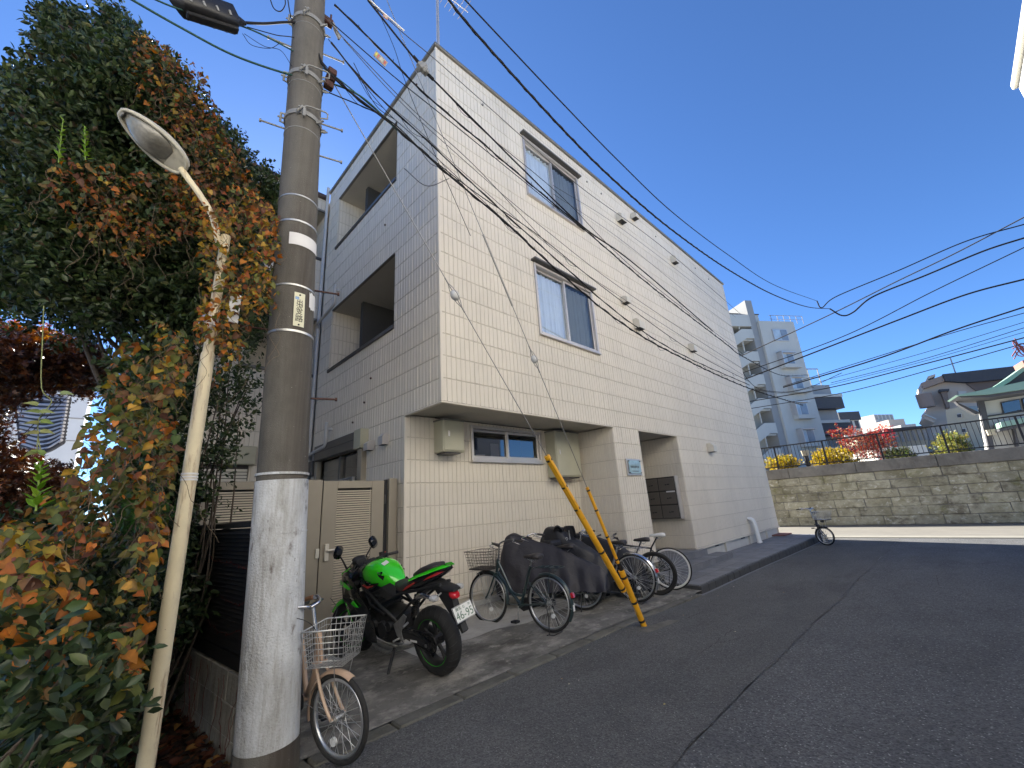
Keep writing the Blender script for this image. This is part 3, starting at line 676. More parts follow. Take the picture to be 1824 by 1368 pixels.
mb = MB(); mb.box(X0, WY+1.7, 0, X1, WY+1.8, TOP-.15); mb.box(X0-.02, WY+.02, 0, X0, WY+1.75, TOP-.15); mb.box(X0, WY+.01, TOP-.16, X1, WY+1.8, TOP-.13); mb.build('roof', M['siding_back'], wg)
mb = MB(); mb.bbox(-2.2, WY-.14, 2.50, -.95, WY+.0, 2.82, .012); w = mb.build('window', M['box_cream'], wg)
for i in range(9):
    mb = MB(); mb.bbox(-2.12, WY-.05, 2.44-.055*(i+1), -1.04, WY-.02, 2.44-.055*i-.012, .003); mb.build('louver', M['alu_cream'], w)
mb = MB(); mb.box(-2.15, WY+.02, .3, -1.02, WY+.06, 2.5); mb.build('pane', M['interior'], w)
mb = MB(); mb.tube([(-.30, WY-.06, .2),(-.30, WY-.06, 2.7)], .03, 8); mb.build('downpipe', M['dark_alu'], wg)

# ================================================================== gate and its post
GY = 1.0
gt = bthing('louvred_gate', 'tall beige metal gate of close horizontal louvres behind the motorcycle', 'gate', (-.6, GY, .2))
def leaf(x0, x1, z0, z1, st, parent, y):
    b = MB(); b.bbox(x0, y, z0, x0+st, y+.045, z1, .004); b.bbox(x1-st, y, z0, x1, y+.045, z1, .004); b.bbox(x0+st+.001, y, z1-.09, x1-st-.001, y+.045, z1, .004); b.bbox(x0+st+.001, y, z0, x1-st-.001, y+.045, z0+.09, .004)
    lf = b.build('gate_leaf', M['gate'], parent)
    zz0, zz1 = z0+.10, z1-.10; n = int((zz1-zz0)/.0262); me = None
    for i in range(n):
        z = zz0+i*.0262
        if me is None:
            b = MB(); b.prism([(y+.006, 0), (y+.030, .009), (y+.034, .018), (y+.010, .0155)], x0+st+.002, x1-st-.002, 'x'); b.v = [(v[0], v[1], v[2]+z) for v in b.v]
            me = b.build('louvre', M['gate'], lf); z_first = z
        else: piece(me, lf, (0, 0, z-z_first))
    b = MB(); b.box(x0+st, y+.05, z0+.05, x1-st, y+.055, z1-.05); b.build('back_panel', mat('gate_back', (.05,.045,.04), .6), lf)
    return lf
leaf(-.975, -.215, .24, 1.94, .165, gt, GY)
mb = MB(); mb.bbox(-1.16, GY-.01, .2, -.99, GY+.06, 1.95, .004); mb.build('stile', M['gate'], gt)
mb = MB(); mb.bbox(-.93, GY-.03, 1.06, -.885, GY-.002, 1.24, .004); mb.rod((-.91, GY-.05, 1.17), (-.78, GY-.06, 1.172), .012, 8); mb.rod((-.91,GY-.05,1.17),(-.91,GY,1.17), .012, 8); mb.build('handle', M['alu_cream'], gt)
mb = MB(); mb.bbox(-1.03, GY-.03, 1.10, -.99, GY-.011, 1.20, .004); mb.build('lock', M['alu_cream'], gt)
mb = MB()
for z in (.45, 1.65): mb.bbox(-.212, GY-.01, z, -.195, GY+.03, z+.11, .002)
mb.build('hinge', M['dark_alu'], gt)
post = bthing('gate_post', 'plain square beige post between the gate and the building corner', 'post', (-.1, GY, .2))
mb = MB(); mb.bbox(-.155, GY-.02, .15, -.042, GY+.10, 1.965, .004); mb.build('shaft', M['gate'], post)
mb = MB(); mb.box(-.194, GY+.03, .2, -.156, GY+.06, 1.95); mb.build('seal', M['dark'], post)
sc2 = bthing('louvred_screen', 'beige louvred side screen half hidden behind the white base of the pole', 'fence', (-1.8, GY+.3, .2))
leaf(-2.12, -1.25, .24, 1.96, .15, sc2, GY+.25)
mb = MB(); mb.bbox(-2.3, GY+.22, .2, -2.14, GY+.33, 1.98, .004); mb.build('stile', M['gate'], sc2)

# ================================================================== utility pole
PX, PY = -1.83, -.64
def pc(z): return Vector((PX-.035*z, PY-.02*z, z))
def pr(z): return .18-z*.01333/2
pole = wthing('utility_pole', 'grey concrete utility pole with white painted base and steel bands', 'utility pole', (PX, PY, 0))
mb = MB(); zs = lin(-.1, 10.5, 24); mb.tube([pc(z) for z in zs], [pr(z) for z in zs], 48); mb.build('shaft', M['pole'], pole)
mb = MB(); zs = lin(.16, 1.80, 14); mb.tube([pc(z) for z in zs], [pr(z)+.007 for z in zs], 48, cap=False)
mb.tube([pc(1.80), pc(1.803)], [pr(1.8)+.007, pr(1.8)-.001], 48, cap=False); mb.build('painted_sleeve', M['pole_paint'], pole)
mb = MB(); zs = lin(-.05, .18, 3); mb.tube([pc(z) for z in zs], [pr(z)+.012 for z in zs], 48, cap=False); mb.build('base_collar', M['pole'], pole)
def band(z, w=.016, t=.004, mt='steel_band', tilt=.0):
    mb = MB(); n = 40; c = pc(z); vs = []
    for i in range(n):
        a = 2*math.pi*i/n; r = pr(z)+t; h = tilt*math.cos(a)
        vs += [c+Vector((math.cos(a)*r, math.sin(a)*r, h-w/2)), c+Vector((math.cos(a)*r, math.sin(a)*r, h+w/2)), c+Vector((math.cos(a)*(r-t), math.sin(a)*(r-t), h-w/2)), c+Vector((math.cos(a)*(r-t), math.sin(a)*(r-t), h+w/2))]
    for i in range(n):
        j = (i+1) % n
        mb.add([vs[4*i],vs[4*j],vs[4*j+1],vs[4*i+1],vs[4*i+2],vs[4*j+2],vs[4*j+3],vs[4*i+3]], [(0,1,2,3),(3,2,6,7),(1,0,4,5)], False)
    return mb.build('band', M[mt], pole)
camd = lambda z: math.atan2(CAM.y-pc(z).y, CAM.x-pc(z).x)       # side of the pole that faces the street
def zat(py):                                                     # height on the pole seen at photo row py
    lo, hi = -2., 14.
    for _ in range(50):
        mid = (lo+hi)/2; r = pc(mid)-CAM; y = 684-FOC*(r@up)/(r@fw)
        if y > py: lo = mid
        else: hi = mid
    return lo
for py, w, t, mt in [(368,.012,.005,'steel_band'),(412,.016,.005,'steel_band'),(523,.014,.006,'steel_band'),(602,.018,.006,'steel_band'),(846,.016,.010,'pole_paint'),(948,.012,.010,'pole_paint'),(250,.008,.004,'galv'),(168,.006,.003,'galv'),(66,.006,.003,'galv')]:
    band(zat(py), w, t, mt)
def wrap(z0, z1, a0, a1, name, mt, t=.0075, ragged=0, n=18):
    mb = MB(); vs = []
    for i in range(n+1):
        a = a0+(a1-a0)*i/n
        for k, z in enumerate((z0, z1)):
            zz = z+(random.uniform(-ragged, ragged) if ragged else 0); r = pr(zz)+t; c = pc(zz)
            vs.append(c+Vector((math.cos(a)*r, math.sin(a)*r, 0)))
    mb.add(vs, [(2*i,2*i+2,2*i+3,2*i+1) for i in range(n)], True); return mb.build(name, M[mt], pole)
ca = camd(3)
z = zat(444); wrap(z-.055, z+.055, ca-.35, ca+1.3, 'paper_strip', 'paper', .006)
wrap(zat(556), zat(528), ca+.75, ca+1.25, 'torn_paper', 'paper', .010, .012, 8)
def wplate(z0, z1, a0, a1, mt, t=.008): return wrap(z0, z1, a0, a1, 'pole_plate', mt, t, 0, 6)
zp0, zp1 = zat(594), zat(536); cp = ca+.28
wplate(zp0, zp1, cp-.24, cp+.24, 'plate_cream', .009)
def text(body, size, M4, mt, parent, name='lettering', ext=.0006, align='CENTER'):
    cu = bpy.data.curves.new(name, 'FONT'); cu.body = body; cu.size = size; cu.align_x = align; cu.align_y = 'CENTER'; cu.extrude = ext
    o = bpy.data.objects.new(name, cu); COL.objects.link(o)
    dg = bpy.context.evaluated_depsgraph_get(); me = bpy.data.meshes.new_from_object(o.evaluated_get(dg)); bpy.data.objects.remove(o)
    me.materials.clear(); me.materials.append(mt); me.transform(M4)
    off = Vector(parent['_off']) if '_off' in parent else Vector((0,0,0))
    me.transform(Matrix.Translation(-off))
    o = bpy.data.objects.new(name, me); COL.objects.link(o); o.parent = parent; return o
def poleframe(z, a, t=.0105):
    r = pr(z)+t; p = pc(z)+Vector((math.cos(a)*r, math.sin(a)*r, 0)); nz = Vector((math.cos(a), math.sin(a), 0)); yy = Vector((0,0,1)); xx = yy.cross(nz)
    m4 = Matrix((xx, yy, nz)).transposed().to_4x4(); m4.translation = p; return m4
try:
    for ch, f in (('出', .70), ('沢', .56), ('支', .42)): text(ch, .052, poleframe(zp0+(zp1-zp0)*f, cp), M['ink'], pole)
    text('路', .062, poleframe(zp0+(zp1-zp0)*.22, cp), M['ink'], pole)
except Exception as e: print('text', e)
wrap(zp0+(zp1-zp0)*.79, zp0+(zp1-zp0)*.87, cp-.20, cp-.03, 'stamp', 'ink_blue', .0098, 0, 4)
for f in (.93, .05):
    mb = MB(); m4 = poleframe(zp0+(zp1-zp0)*f, cp); mb.cyl((0,0,0), .007, .004, 'z', 10); mb.xf(m4); mb.build('rivet', M['dark'], pole)
# climbing bolts
for py, side, mt in [(96,-1,'galv'),(240,-1,'galv'),(210,1,'galv'),(268,1,'galv'),(85,1,'galv'),(512,1,'rust'),(593,-1,'rust'),(708,1,'rust')]:
    z = zat(py); a = ca+(1.57 if side > 0 else -1.57); d = Vector((math.cos(a), math.sin(a), .02)); p = pc(z)+d*pr(z)*.9
    mb = MB(); mb.rod(p, p+d*.20, .008, 8); mb.rod(p+d*.195, p+d*.21, .016, 8); mb.build('climbing_bolt', M[mt], pole)
# clamp bands with bolted lugs and the bent hook bars
for py in (152, 224, 52):
    z = zat(py); band(z, .045, .012, 'galv')
    for da in (-1.5, -.2, .9, 1.5):
        mb = MB(); a = ca+da; d = Vector((math.cos(a), math.sin(a), 0)); p = pc(z)+d*(pr(z)+.006); q = Vector((-d.y, d.x, 0))
        mb.tube([p-q*.02-Vector((0,0,.03)), p-q*.02+d*.03-Vector((0,0,.03)), p+q*.02+d*.03+Vector((0,0,.03)), p+q*.02+Vector((0,0,.03))], .011, 6)
        mb.rod(p+d*.0, p+d*.055, .008, 6)
        mb.build('clamp', M['galv'], pole)
    if py != 52:
        a = ca+.0; d = Vector((math.cos(a), math.sin(a), 0)); q = Vector((-d.y, d.x, 0)); p = pc(z)+d*(pr(z)+.03)
        mb = MB(); mb.tube([p-Vector((0,0,.06)), p+Vector((0,0,.04)), p+Vector((0,0,.055))+q*.015, p+Vector((0,0,.06))+q*.05, p+q*.17+Vector((0,0,.06)), p+q*.19+Vector((0,0,.045)), p+q*.19-Vector((0,0,.01)), p+q*.13-Vector((0,0,.03))], .007, 7)
        mb.bbox(p.x-.012, p.y-.012, p.z-.07, p.x+.012, p.y+.012, p.z+.02, .003); mb.build('cable_hook', M['galv'], pole)
z = zat(12); d = Vector((1, .2, 0)).normalized(); p = pc(z)+d*pr(z)
mb = MB(); mb.bbox(p.x, p.y-.03, z-.03, p.x+.10, p.y+.03, z+.05, .006); mb.rod((p.x+.08,p.y,z+.05),(p.x+.08,p.y,z+.14), .010, 8); mb.build('bracket', M['rust'], pole)
mb = MB(); z = zat(150); p = pc(z)+Vector((math.cos(ca+1.35), math.sin(ca+1.35), 0))*(pr(z)+.05)
for i in range(3): mb.bbox(p.x-.03+i*.01, p.y-.03, z+.02+i*.09, p.x+.05+i*.01, p.y+.04, z+.09+i*.09, .008)
mb.build('strain_block', M['rust'], pole)

# ================================================================== stay wires with yellow guards
ANC = at(1147, 1115, z=gz(2.2)); ANC.z = gz(ANC.x)
def on_seg(a, b, t): return a+(b-a)*t
def guard(top_px, end_px, bot_px, rtop, rbot, label, zt, widen=None, insu=None):
    a = ANC.copy(); tp = pc(zt)+Vector((pr(zt), 0, 0))
    b = tp
    t = wthing('stay_wire', label, 'stay wire', ANC)
    mb = MB(); n = 30; pts = [on_seg(a, b, i/n) for i in range(n+1)]; mb.tube(pts, .005, 6); mb.build('wire', M['wire_steel'], t)
    def tt(py):
        lo, hi = 0., 1.
        for _ in range(40):
            m_ = (lo+hi)/2; r = on_seg(a, b, m_)-CAM; y = 684-FOC*(r@up)/(r@fw)
            if y > py: lo = m_
            else: hi = m_
        return lo
    return t, a, b, tt
# stay with the wide guard (upper end cut square, lower end open)
t, a, b, tt = guard(0,0,0,0,0, 'steel stay wire with the longer fat yellow guard, porcelain egg in the upper half', zat(95))
p0, p1 = on_seg(a,b,tt(1052)), on_seg(a,b,tt(812)); mb = MB(); mb.tube([p0, p1], .036, 20); mb.build('guard_tube', M['yellow'], t)
for f in (.02, .30, .62, .78, .97):
    q = on_seg(p0, p1, f); dd = (p1-p0).normalized()*.012; mb = MB(); mb.tube([q-dd, q+dd], .0385, 20); mb.build('strap', M['black_plastic'], t)
off = Vector((-.018,-.028,.0)); mb = MB(); mb.tube([on_seg(p0,p1,.60)+off, on_seg(p0,p1,.985)+off], .014, 10); mb.build('guard_tube', M['yellow'], t)
def egg(parent, c, dirv, r=.045):
    mb = MB(); dirv = dirv.normalized(); rings = []
    for i in range(9):
        th = math.pi*i/8; rr = max(r*math.sin(th), .002)*(1+.0*i); h = -math.cos(th)*r*1.25
        rings.append([(rr*math.cos(2*math.pi*k/16), rr*math.sin(2*math.pi*k/16), h) for k in range(16)])
    mb.loft(rings); Mx = dirv.to_track_quat('Z','Y').to_matrix().to_4x4(); Mx.translation = c; mb.xf(Mx); o = mb.build('egg_insulator', M['porcelain'], parent)
    mb = MB(); mb.torus((0,0,0), r*.98, r*.11, 'y', 24, 6); mb.xf(Mx); mb.build('groove', M['wire_steel'], o)
    mb = MB()
    for s_ in (1, -1): mb.tube([(0, 0, s_*r*3.2), (r*.7, 0, s_*r*1.7), (r*1.02, 0, 0)], .004, 5); mb.tube([(0, 0, s_*r*3.2), (-r*.7, 0, s_*r*1.7), (-r*1.02, 0, 0)], .004, 5)
    mb.rod((0,0,r*2.9),(0,0,r*4.4), .008, 6); mb.rod((0,0,-r*4.4),(0,0,-r*2.9), .008, 6); mb.xf(Mx); mb.build('wire_loop', M['wire_steel'], o)
egg(t, on_seg(a,b,tt(526)), b-a, .048)
# the second stay, thinner guard above, wider guard at the foot
t, a, b, tt = guard(0,0,0,0,0, 'steel stay wire with the shorter thin yellow guard that reaches the road', 8.9)
p0, p1 = on_seg(a,b,tt(1003)), on_seg(a,b,tt(868)); mb = MB(); mb.tube([p0,p1], .020, 16); mb.build('guard_tube', M['yellow'], t)
for f in (.05, .35, .7, .96):
    q = on_seg(p0, p1, f); dd = (p1-p0).normalized()*.010; mb = MB(); mb.tube([q-dd, q+dd], .022, 16); mb.build('strap', M['black_plastic'], t)
p0, p1 = a+Vector((0,0,.0)), on_seg(a,b,tt(1016)); mb = MB(); mb.tube([p0,p1], .036, 20); mb.build('guard_tube', M['yellow'], t)
for f in (.10, .43, .88):
    q = on_seg(p0, p1, f); dd = (p1-p0).normalized()*.014; mb = MB(); mb.tube([q-dd, q+dd], .0385, 20); mb.build('strap', M['black_plastic'], t)
q0, q1 = on_seg(a,b,tt(1040)), on_seg(a,b,tt(1003)); mb = MB(); mb.tube([q0+Vector((.02,0,0)), q1+Vector((.015,0,0))], .030, 8); mb.build('turnbuckle', M['black_plastic'], t)
egg(t, on_seg(a,b,tt(640)), b-a, .040)
mb = MB(); q0, q1 = on_seg(a,b,tt(545)), on_seg(a,b,tt(418)); mb.tube([q0,q1], .012, 8); mb.build('grip', M['wire_steel'], t)

# ================================================================== wires
def cat(pts, n=14):                                   # smooth curve through control points
    P = [Vector(p) for p in pts]
    if len(P) == 2: return [P[0].lerp(P[1], i/n) for i in range(n+1)]
    out = []
    for i in range(len(P)-1):
        p0 = P[i-1] if i > 0 else P[i]*2-P[i+1]; p1 = P[i]; p2 = P[i+1]; p3 = P[i+2] if i+2 < len(P) else P[i+1]*2-P[i]
        for k in range(n):
            t = k/n; out.append(.5*((2*p1)+(p2-p0)*t+(2*p0-5*p1+4*p2-p3)*t*t+(3*p1-p0-3*p2+p3)*t**3))
    out.append(P[-1]); return out
WC = 0
def wire(pts, r, label, mt='wire', spiral=None, ties=0, name='overhead_wire', group=None, loops=0):
    c = cat(pts); base = c[0]
    mb = MB(); mb.tube([p-base for p in c], r, 6)
    if not (spiral or ties or loops):
        o = mb.build(name, M[mt]); o.location = base; return tag(o, label, 'wire', group)
    t = wthing(name, label, 'wire', base, group); mb.v = [tuple(Vector(v)+base) for v in mb.v]; mb.build('cable', M[mt], t)
    L_ = [0]
    for p, q in zip(c, c[1:]): L_.append(L_[-1]+(q-p).length)
    def P(s):
        s = min(max(s, 0), L_[-1]-1e-5)
        import bisect
        i = max(0, bisect.bisect_right(L_, s)-1); i = min(i, len(c)-2); return c[i].lerp(c[i+1], (s-L_[i])/max(1e-9, L_[i+1]-L_[i]))
    if spiral:
        rr, pitch, off = spiral; mb = MB(); pts2 = []; s = 0
        while s < L_[-1]:
            a = 2*math.pi*s/pitch; pts2.append(P(s)+Vector((0, math.cos(a)*off, math.sin(a)*off))); s += pitch/6
        mb.tube(pts2, rr, 5); mb.build('lashed_cable', M[mt], t)
    if ties:
        s = .3; mb = MB()
        while s < L_[-1]:
            p = P(s); mb.tube([p+Vector((0,0,-r*2)), p+Vector((.0,.0,r*2+.028))], .0035, 4); s += ties*random.uniform(.7,1.3)
        o = mb.build('cable_ties', M[mt], t); o['kind'] = 'stuff'
    if loops:
        for k in range(loops):
            s = L_[-1]*(k+.4)/loops*random.uniform(.85,1.1); p = P(s); q = P(s+.35); mid = (p+q)/2+Vector((0,.02,-.055*random.uniform(.5,1.2)))
            mb = MB(); mb.tube(cat([p, mid, q], 8), .003, 5); mb.build('slack_loop', M[mt], t)
    return t
yw = -.90
def A(px, py, y=yw): return at(px, py, y=y)
def AX(px, py, x=19.0): return at(px, py, x=x)
pA = lambda py, a: pc(zat(py))+Vector((math.cos(a), math.sin(a), 0))*pr(zat(py))
# the bundle running from the pole along the front to the right
wire([A(560,52,-.8), A(585,128), A(708,230), A(800,312), A(900,396), A(1000,488), A(1100,570), A(1200,630), A(1335,692), at(1430,722,x=17)], .012, 'lowest thick black bundle of lashed cables crossing the front of the house', spiral=(.006,.5,.016), ties=.45, loops=9)
wire([A(590,75), A(650,148), A(760,250), A(890,372), A(1000,470), A(1110,565), A(1215,632), A(1335,686)], .008, 'black cable just above the lowest bundle, with looping slack', loops=6, spiral=(.004,.9,.012))
wire([A(575,160,-.8), A(690,212), A(760,275), A(850,345), A(960,420), A(1080,516), A(1230,624), A(1335,680)], .006, 'thin black cable twined with the lowest bundle', loops=4)
wire([A(596,8,-.8), A(680,90), A(760,170), A(868,262), A(900,290), A(1040,408), A(1160,510), A(1290,610), A(1325,636), at(1390,668,x=17), at(1440,668,x=18)], .010, 'cable with small tie clips passing below the upper window', ties=.40, spiral=(.005,.6,.012), loops=4)
wire([A(655,0), A(735,100), A(755,122), A(770,140), A(870,240), A(935,305), A(1040,405), A(1130,470), A(1270,590)], .012, 'thick black cable with a splice block in front of the roof corner', loops=3)
wire([A(745,112), A(860,232), A(1000,350), A(1140,488), A(1325,632)], .005, 'thin black wire leaving the splice block and passing below the upper window')
wire([A(665,10,-.9), A(720,60), A(780,110), A(870,190), A(1030,330), A(1180,440), A(1320,560)], .0055, 'fine wire over the roof corner that skims the top of the upper window', 'wire_grey')
wire([A(612,70), A(700,168), A(800,262), A(960,400), A(1130,530), A(1335,665)], .004, 'fine grey wire above the lowest bundle, between the two windows', 'wire_grey', group=None)
wire([A(600,88), A(660,160), A(735,222), A(840,320), A(1000,455), A(1130,545), A(1330,672)], .0035, 'second fine wire just over the lowest bundle, crossing the lower window hood', 'wire_grey')
wire([A(985,330), A(1100,402), A(1230,500), A(1310,565)], .003, 'hair thin wire above the row of upper vents', 'wire_grey')
wire([A(985,345), A(1110,430), A(1240,535), A(1315,590)], .003, 'hair thin wire just below the upper vents', 'wire_grey')
# the heavy twisted cable and its companion to the crossing street
wire([A(780,-25), A(850,62), A(1000,228), A(1100,327), A(1200,412), A(1300,482), A(1380,526), A(1440,547), A(1478,550)], .019, 'heaviest twisted cable swinging from the top edge down to the far wires', spiral=(.013,.35,.012))
wire([A(810,-20), A(880,55), A(1000,182), A(1100,285), A(1200,380), A(1300,456), A(1380,508), A(1455,536)], .012, 'smooth dark cable above and parallel to the heaviest twisted cable')
wire([at(1455,536,x=18.5), at(1464,548,x=18.5), at(1490,528,x=18.5), at(1600,482,x=18.5), at(1720,430,x=18.5), at(1830,398,x=18.5)], .022, 'uppermost dark wire of the crossing street, with a drip loop at its left end')
wire([at(1478,550,x=18.5), at(1500,562,x=18.5), at(1520,556,x=18.5), at(1556,528,x=18.5), at(1650,490,x=18.5), at(1750,448,x=18.5), at(1830,422,x=18.5)], .030, 'thick cable of the crossing street that dips where the heavy cable joins it')
wire([at(1320,634,x=18.5), at(1420,588,x=18.5), at(1500,550,x=18.5), at(1600,500,x=18.5), at(1700,452,x=18.5), at(1830,384,x=18.5)], .022, 'brown wire of the crossing street, steepest of the right hand wires', 'wire_grey')
for i, (ps, r) in enumerate([
    (((1320,665),(1500,600),(1660,520),(1830,438)), .018), (((1328,675),(1450,628),(1600,570),(1720,525),(1830,496)), .030),
    (((1395,690),(1560,640),(1700,588),(1830,545)), .028), (((1395,688),(1560,636),(1700,592),(1830,556)), .014),
    (((1460,680),(1640,630),(1830,572)), .010), (((1480,682),(1640,641),(1830,582)), .012), (((1470,688),(1640,645),(1830,590)), .009),
    (((1330,716),(1480,690),(1640,650),(1830,600)), .022), (((1335,728),(1500,700),(1660,658),(1830,610)), .016)]):
    wire([at(px, py, x=18.5+i*.12) for px, py in ps], r, ['thin wire just below the steep brown one on the right', 'bold black cable in the middle of the right hand sky', 'double cable nearer the distant roofs, upper strand', 'double cable nearer the distant roofs, lower strand',
        'faintest wire of the low fan above the distant roofs', 'second faint wire of the low fan above the distant roofs', 'third faint wire of the low fan above the distant roofs', 'bold lower wire of the fan above the distant roofs', 'lowest wire of all on the right, closest to the distant roofs'][i])
wire([at(1290,596,x=18.4), at(1335,680,x=18.4), at(1385,698,x=18.4), at(1440,690,x=18.4), at(1500,664,x=18.4)], .012, 'sagging wire crossing in front of the far stairs', loops=2, ties=.5)
wire([at(1325,690,x=18.2), at(1390,700,x=18.2), at(1450,690,x=18.2)], .009, 'short sagging wire low in front of the far stairs', loops=3)
# wires left of the pole
wire([A(215,-12,-.85), A(320,48,-.85), A(420,100,-.85), A(520,134,-.8), A(560,140,-.8), A(640,170), A(708,232)], .009, 'dark green cable from the upper left, hooked to the front of the pole', 'wire_green')
wire([A(255,-10,-.85), A(330,20,-.85), A(440,50,-.8), A(530,95,-.8), A(594,134,-.8), A(690,212)], .007, 'green cable running under the black splice case', 'wire_green')
wire([A(440,48,-.8), A(490,62,-.8), A(540,75,-.8), A(600,140,-.8)], .004, 'thin black wire from the splice case across the pole')
wire([A(430,40,-.85), A(470,42,-.82), A(520,40,-.80), A(560,50,-.8)], .011, 'short thick cable tying the splice case to the pole')
wire([A(435,60,-.8), A(470,82,-.8), A(500,90,-.8), A(520,118,-.8)], .0025, 'loose thin wire drooping below the splice case')
wire([A(432,60,-.8), A(448,80,-.8), A(480,86,-.8), A(497,78,-.8)], .0025, 'small loose loop of wire left of the pole')
wire([A(480,-5,-.8), A(488,15,-.8), A(500,20,-.8), A(508,8,-.8), A(507,-6,-.8)], .005, 'round wire loop left of the pole top')
wire([A(512,-5,-.8), A(516,20,-.8), A(521,42,-.8)], .005, 'short upright wire left of the pole top')
wire([A(540,-4,-.8), A(575,22,-.8), A(600,55), A(650,108), A(740,200), A(850,300), A(980,440)], .0045, 'thin wire descending right from the pole top', 'wire_grey')
wire([A(585,70), A(640,140), A(690,200), A(740,245), A(830,330), A(940,430)], .004, 'thin dark wire below the coloured tag', loops=3)
wire([A(590,40), A(700,135), A(800,215), A(960,345), A(1040,410)], .006, 'cable that carries the rectangular tag')
wire([A(660,-10,-.9), A(700,80), A(720,140), A(760,240), A(838,420)], .0035, 'thin steel wire dropping steeply from the upper edge')
for px, py, px2, py2, lab in [(630,112,706,215,'jumper wire looping off the lowest bundle near the balcony'), (720,300,800,318,'loose jumper at the end of the lowest bundle')]:
    wire([A(px,py), A((px+px2)/2, (py+py2)/2+22), A(px2,py2)], .004, lab)
mb = MB(); p = A(596,62,-.85); q = A(602,72,-.85)
mb.tube([A(594,40,-.85), A(597,52,-.85), A(604,66,-.85), A(603,70,-.85)], [.008,.02,.022,.01], 8); one(mb, 'drop_clamp', M['galv'], 'grey cable clamp hanging beside the pole top on the right', 'cable clamp', A(596,55,-.85))
# black splice case
c0, c1 = A(318,2,-.85), A(438,42,-.85); dv = (c1-c0).normalized(); mb = MB()
L_ = (c1-c0).length; mb.sect([(-.06,0,.015,.015),(.0,0,.07,.075),(.02,0,.085,.09),(L_*.8,0,.085,.09),(L_*.84,0,.06,.06),(L_*.88,0,.035,.03),(L_,0,.012,.012)], 14, 4)
Mx = dv.to_track_quat('X','Z').to_matrix().to_4x4(); Mx.translation = c0; mb.xf(Mx)
sc = wthing('splice_case', 'long black cable splice case hung on the wire at upper left', 'splice case', c0); mb.build('case', M['black_plastic'], sc)
mb = MB(); mb.bbox(.02,-.03,-.115,L_*.8,.03,-.085,.006); mb.xf(Mx); mb.build('rib', M['black_plastic'], sc)
for i in range(4):
    mb = MB(); mb.bbox(L_*(.1+i*.19),-.092,-.06,L_*(.1+i*.19)+.015,.092,-.015,.003); mb.xf(Mx); mb.build('buckle', M['galv'], sc)
# splice block at the roof corner and the tags
p = A(752,120); mb = MB(); mb.bbox(-.06,-.03,-.05,.06,.03,.05,.01); mb.bbox(-.03,-.045,-.075,.02,.045,.06,.008); mb.bbox(.01,-.04,-.02,.09,.04,.02,.008)
mb.xf(Matrix.Translation(p) @ Matrix.Rotation(.6, 4, 'Y')); one(mb, 'wire_connector', M['galv'], 'grey bolted connector block on the thick cable by the roof corner', 'connector', p)
for a_, b_ in (((736,100),(746,112)),((760,130),(772,142))):
    mb = MB(); mb.tube([A(*a_), A(*b_)], .020, 8); one(mb, 'cable_sleeve', M['wire'], 'black sleeve on the thick cable %s the connector block' % ('above' if a_[0] < 745 else 'below'), 'cable sleeve', A(*a_))
def tagplate(c4, mtc, label, stripes):
    P = [A(*q, y=-.93) for q in c4]; mb = MB(); nv = Vector((0,.006,0)); mb.add(P+[q+nv for q in P], [(0,1,2,3),(7,6,5,4),(0,4,5,1),(1,5,6,2),(2,6,7,3),(3,7,4,0)])
    t = wthing('wire_tag', label, 'tag', P[0]); mb.build('tag_plate', mat('tagp', mtc, .6, var=.2, vscale=30), t)
    for f0, f1, c in stripes:
        mb = MB(); e = Vector((0,-.002,0)); a0 = P[0].lerp(P[1], f0)+e; a1 = P[0].lerp(P[1], f1)+e; b0 = P[3].lerp(P[2], f0)+e; b1 = P[3].lerp(P[2], f1)+e
        mb.add([a0.lerp(b0,.2),a1.lerp(b1,.2),a1.lerp(b1,.8),a0.lerp(b0,.8)], [(0,1,2,3)]); mb.build('printed_mark', mat('mark', c, .6), t)
tagplate([(670,90),(691,111),(686,119),(665,98)], (.30,.26,.22), 'rectangular printed tag hanging from a wire left of the roof corner', [(.06,.2,(.55,.5,.1)),(.25,.34,(.5,.12,.1)),(.42,.7,(.45,.42,.35)),(.78,.9,(.5,.12,.08))])
tagplate([(684,24),(692,31),(690,35),(682,29)], (.45,.25,.18), 'small reddish tag on the wire above the roof corner', [(.2,.8,(.5,.42,.35))])
mb = MB(); mb.tube([A(650,-8,-.92), A(683,23,-.92), A(720,55,-.92)], .010, 8); one(mb, 'wire_cover', M['paper'], 'white plastic wire cover above the small reddish tag', 'wire cover', A(650,-8,-.92))

# ================================================================== street lamp
lx, ly = -2.465, -.83
lamp = wthing('street_lamp', 'old cream painted street lamp with rust streaks and a cobra head', 'street lamp', (lx, ly, 0))
mb = MB(); mb.tube([(lx,ly,-.05),(lx,ly,2.62)], [.042,.040], 24); mb.tube([(lx,ly,2.62),(lx,ly,2.64),(lx,ly,3.55)], [.040,.033,.031], 20, cap=False)
arm = [at(392,440,y=ly-.01), at(378,385,y=ly-.02), at(358,350,y=ly-.03), at(338,322,y=ly-.03), at(322,300,y=ly-.03)]
mb.tube(cat([(lx,ly,3.3), (lx-.005,ly,3.5)]+arm, 6), .021, 12); mb.build('pole_shaft', M['lamp_pole'], lamp)
mb = MB(); c = at(372,577,y=ly); mb.tube([c-Vector((0,0,.05)), c-Vector((0,0,.03)), c+Vector((0,0,.03)), c+Vector((0,0,.05))], [.044,.050,.050,.044], 20)
mb.tube([c-Vector((0,0,.02)), c-Vector((0,0,.008))], .059, 20); mb.build('collar', M['alu'], lamp)
mb = MB(); c = at(410,548,y=ly); mb.bbox(c.x-.012, c.y-.03, c.z-.12, c.x+.055, c.y-.015, c.z+.10, .004); mb.build('number_plate', M['paper'], lamp)
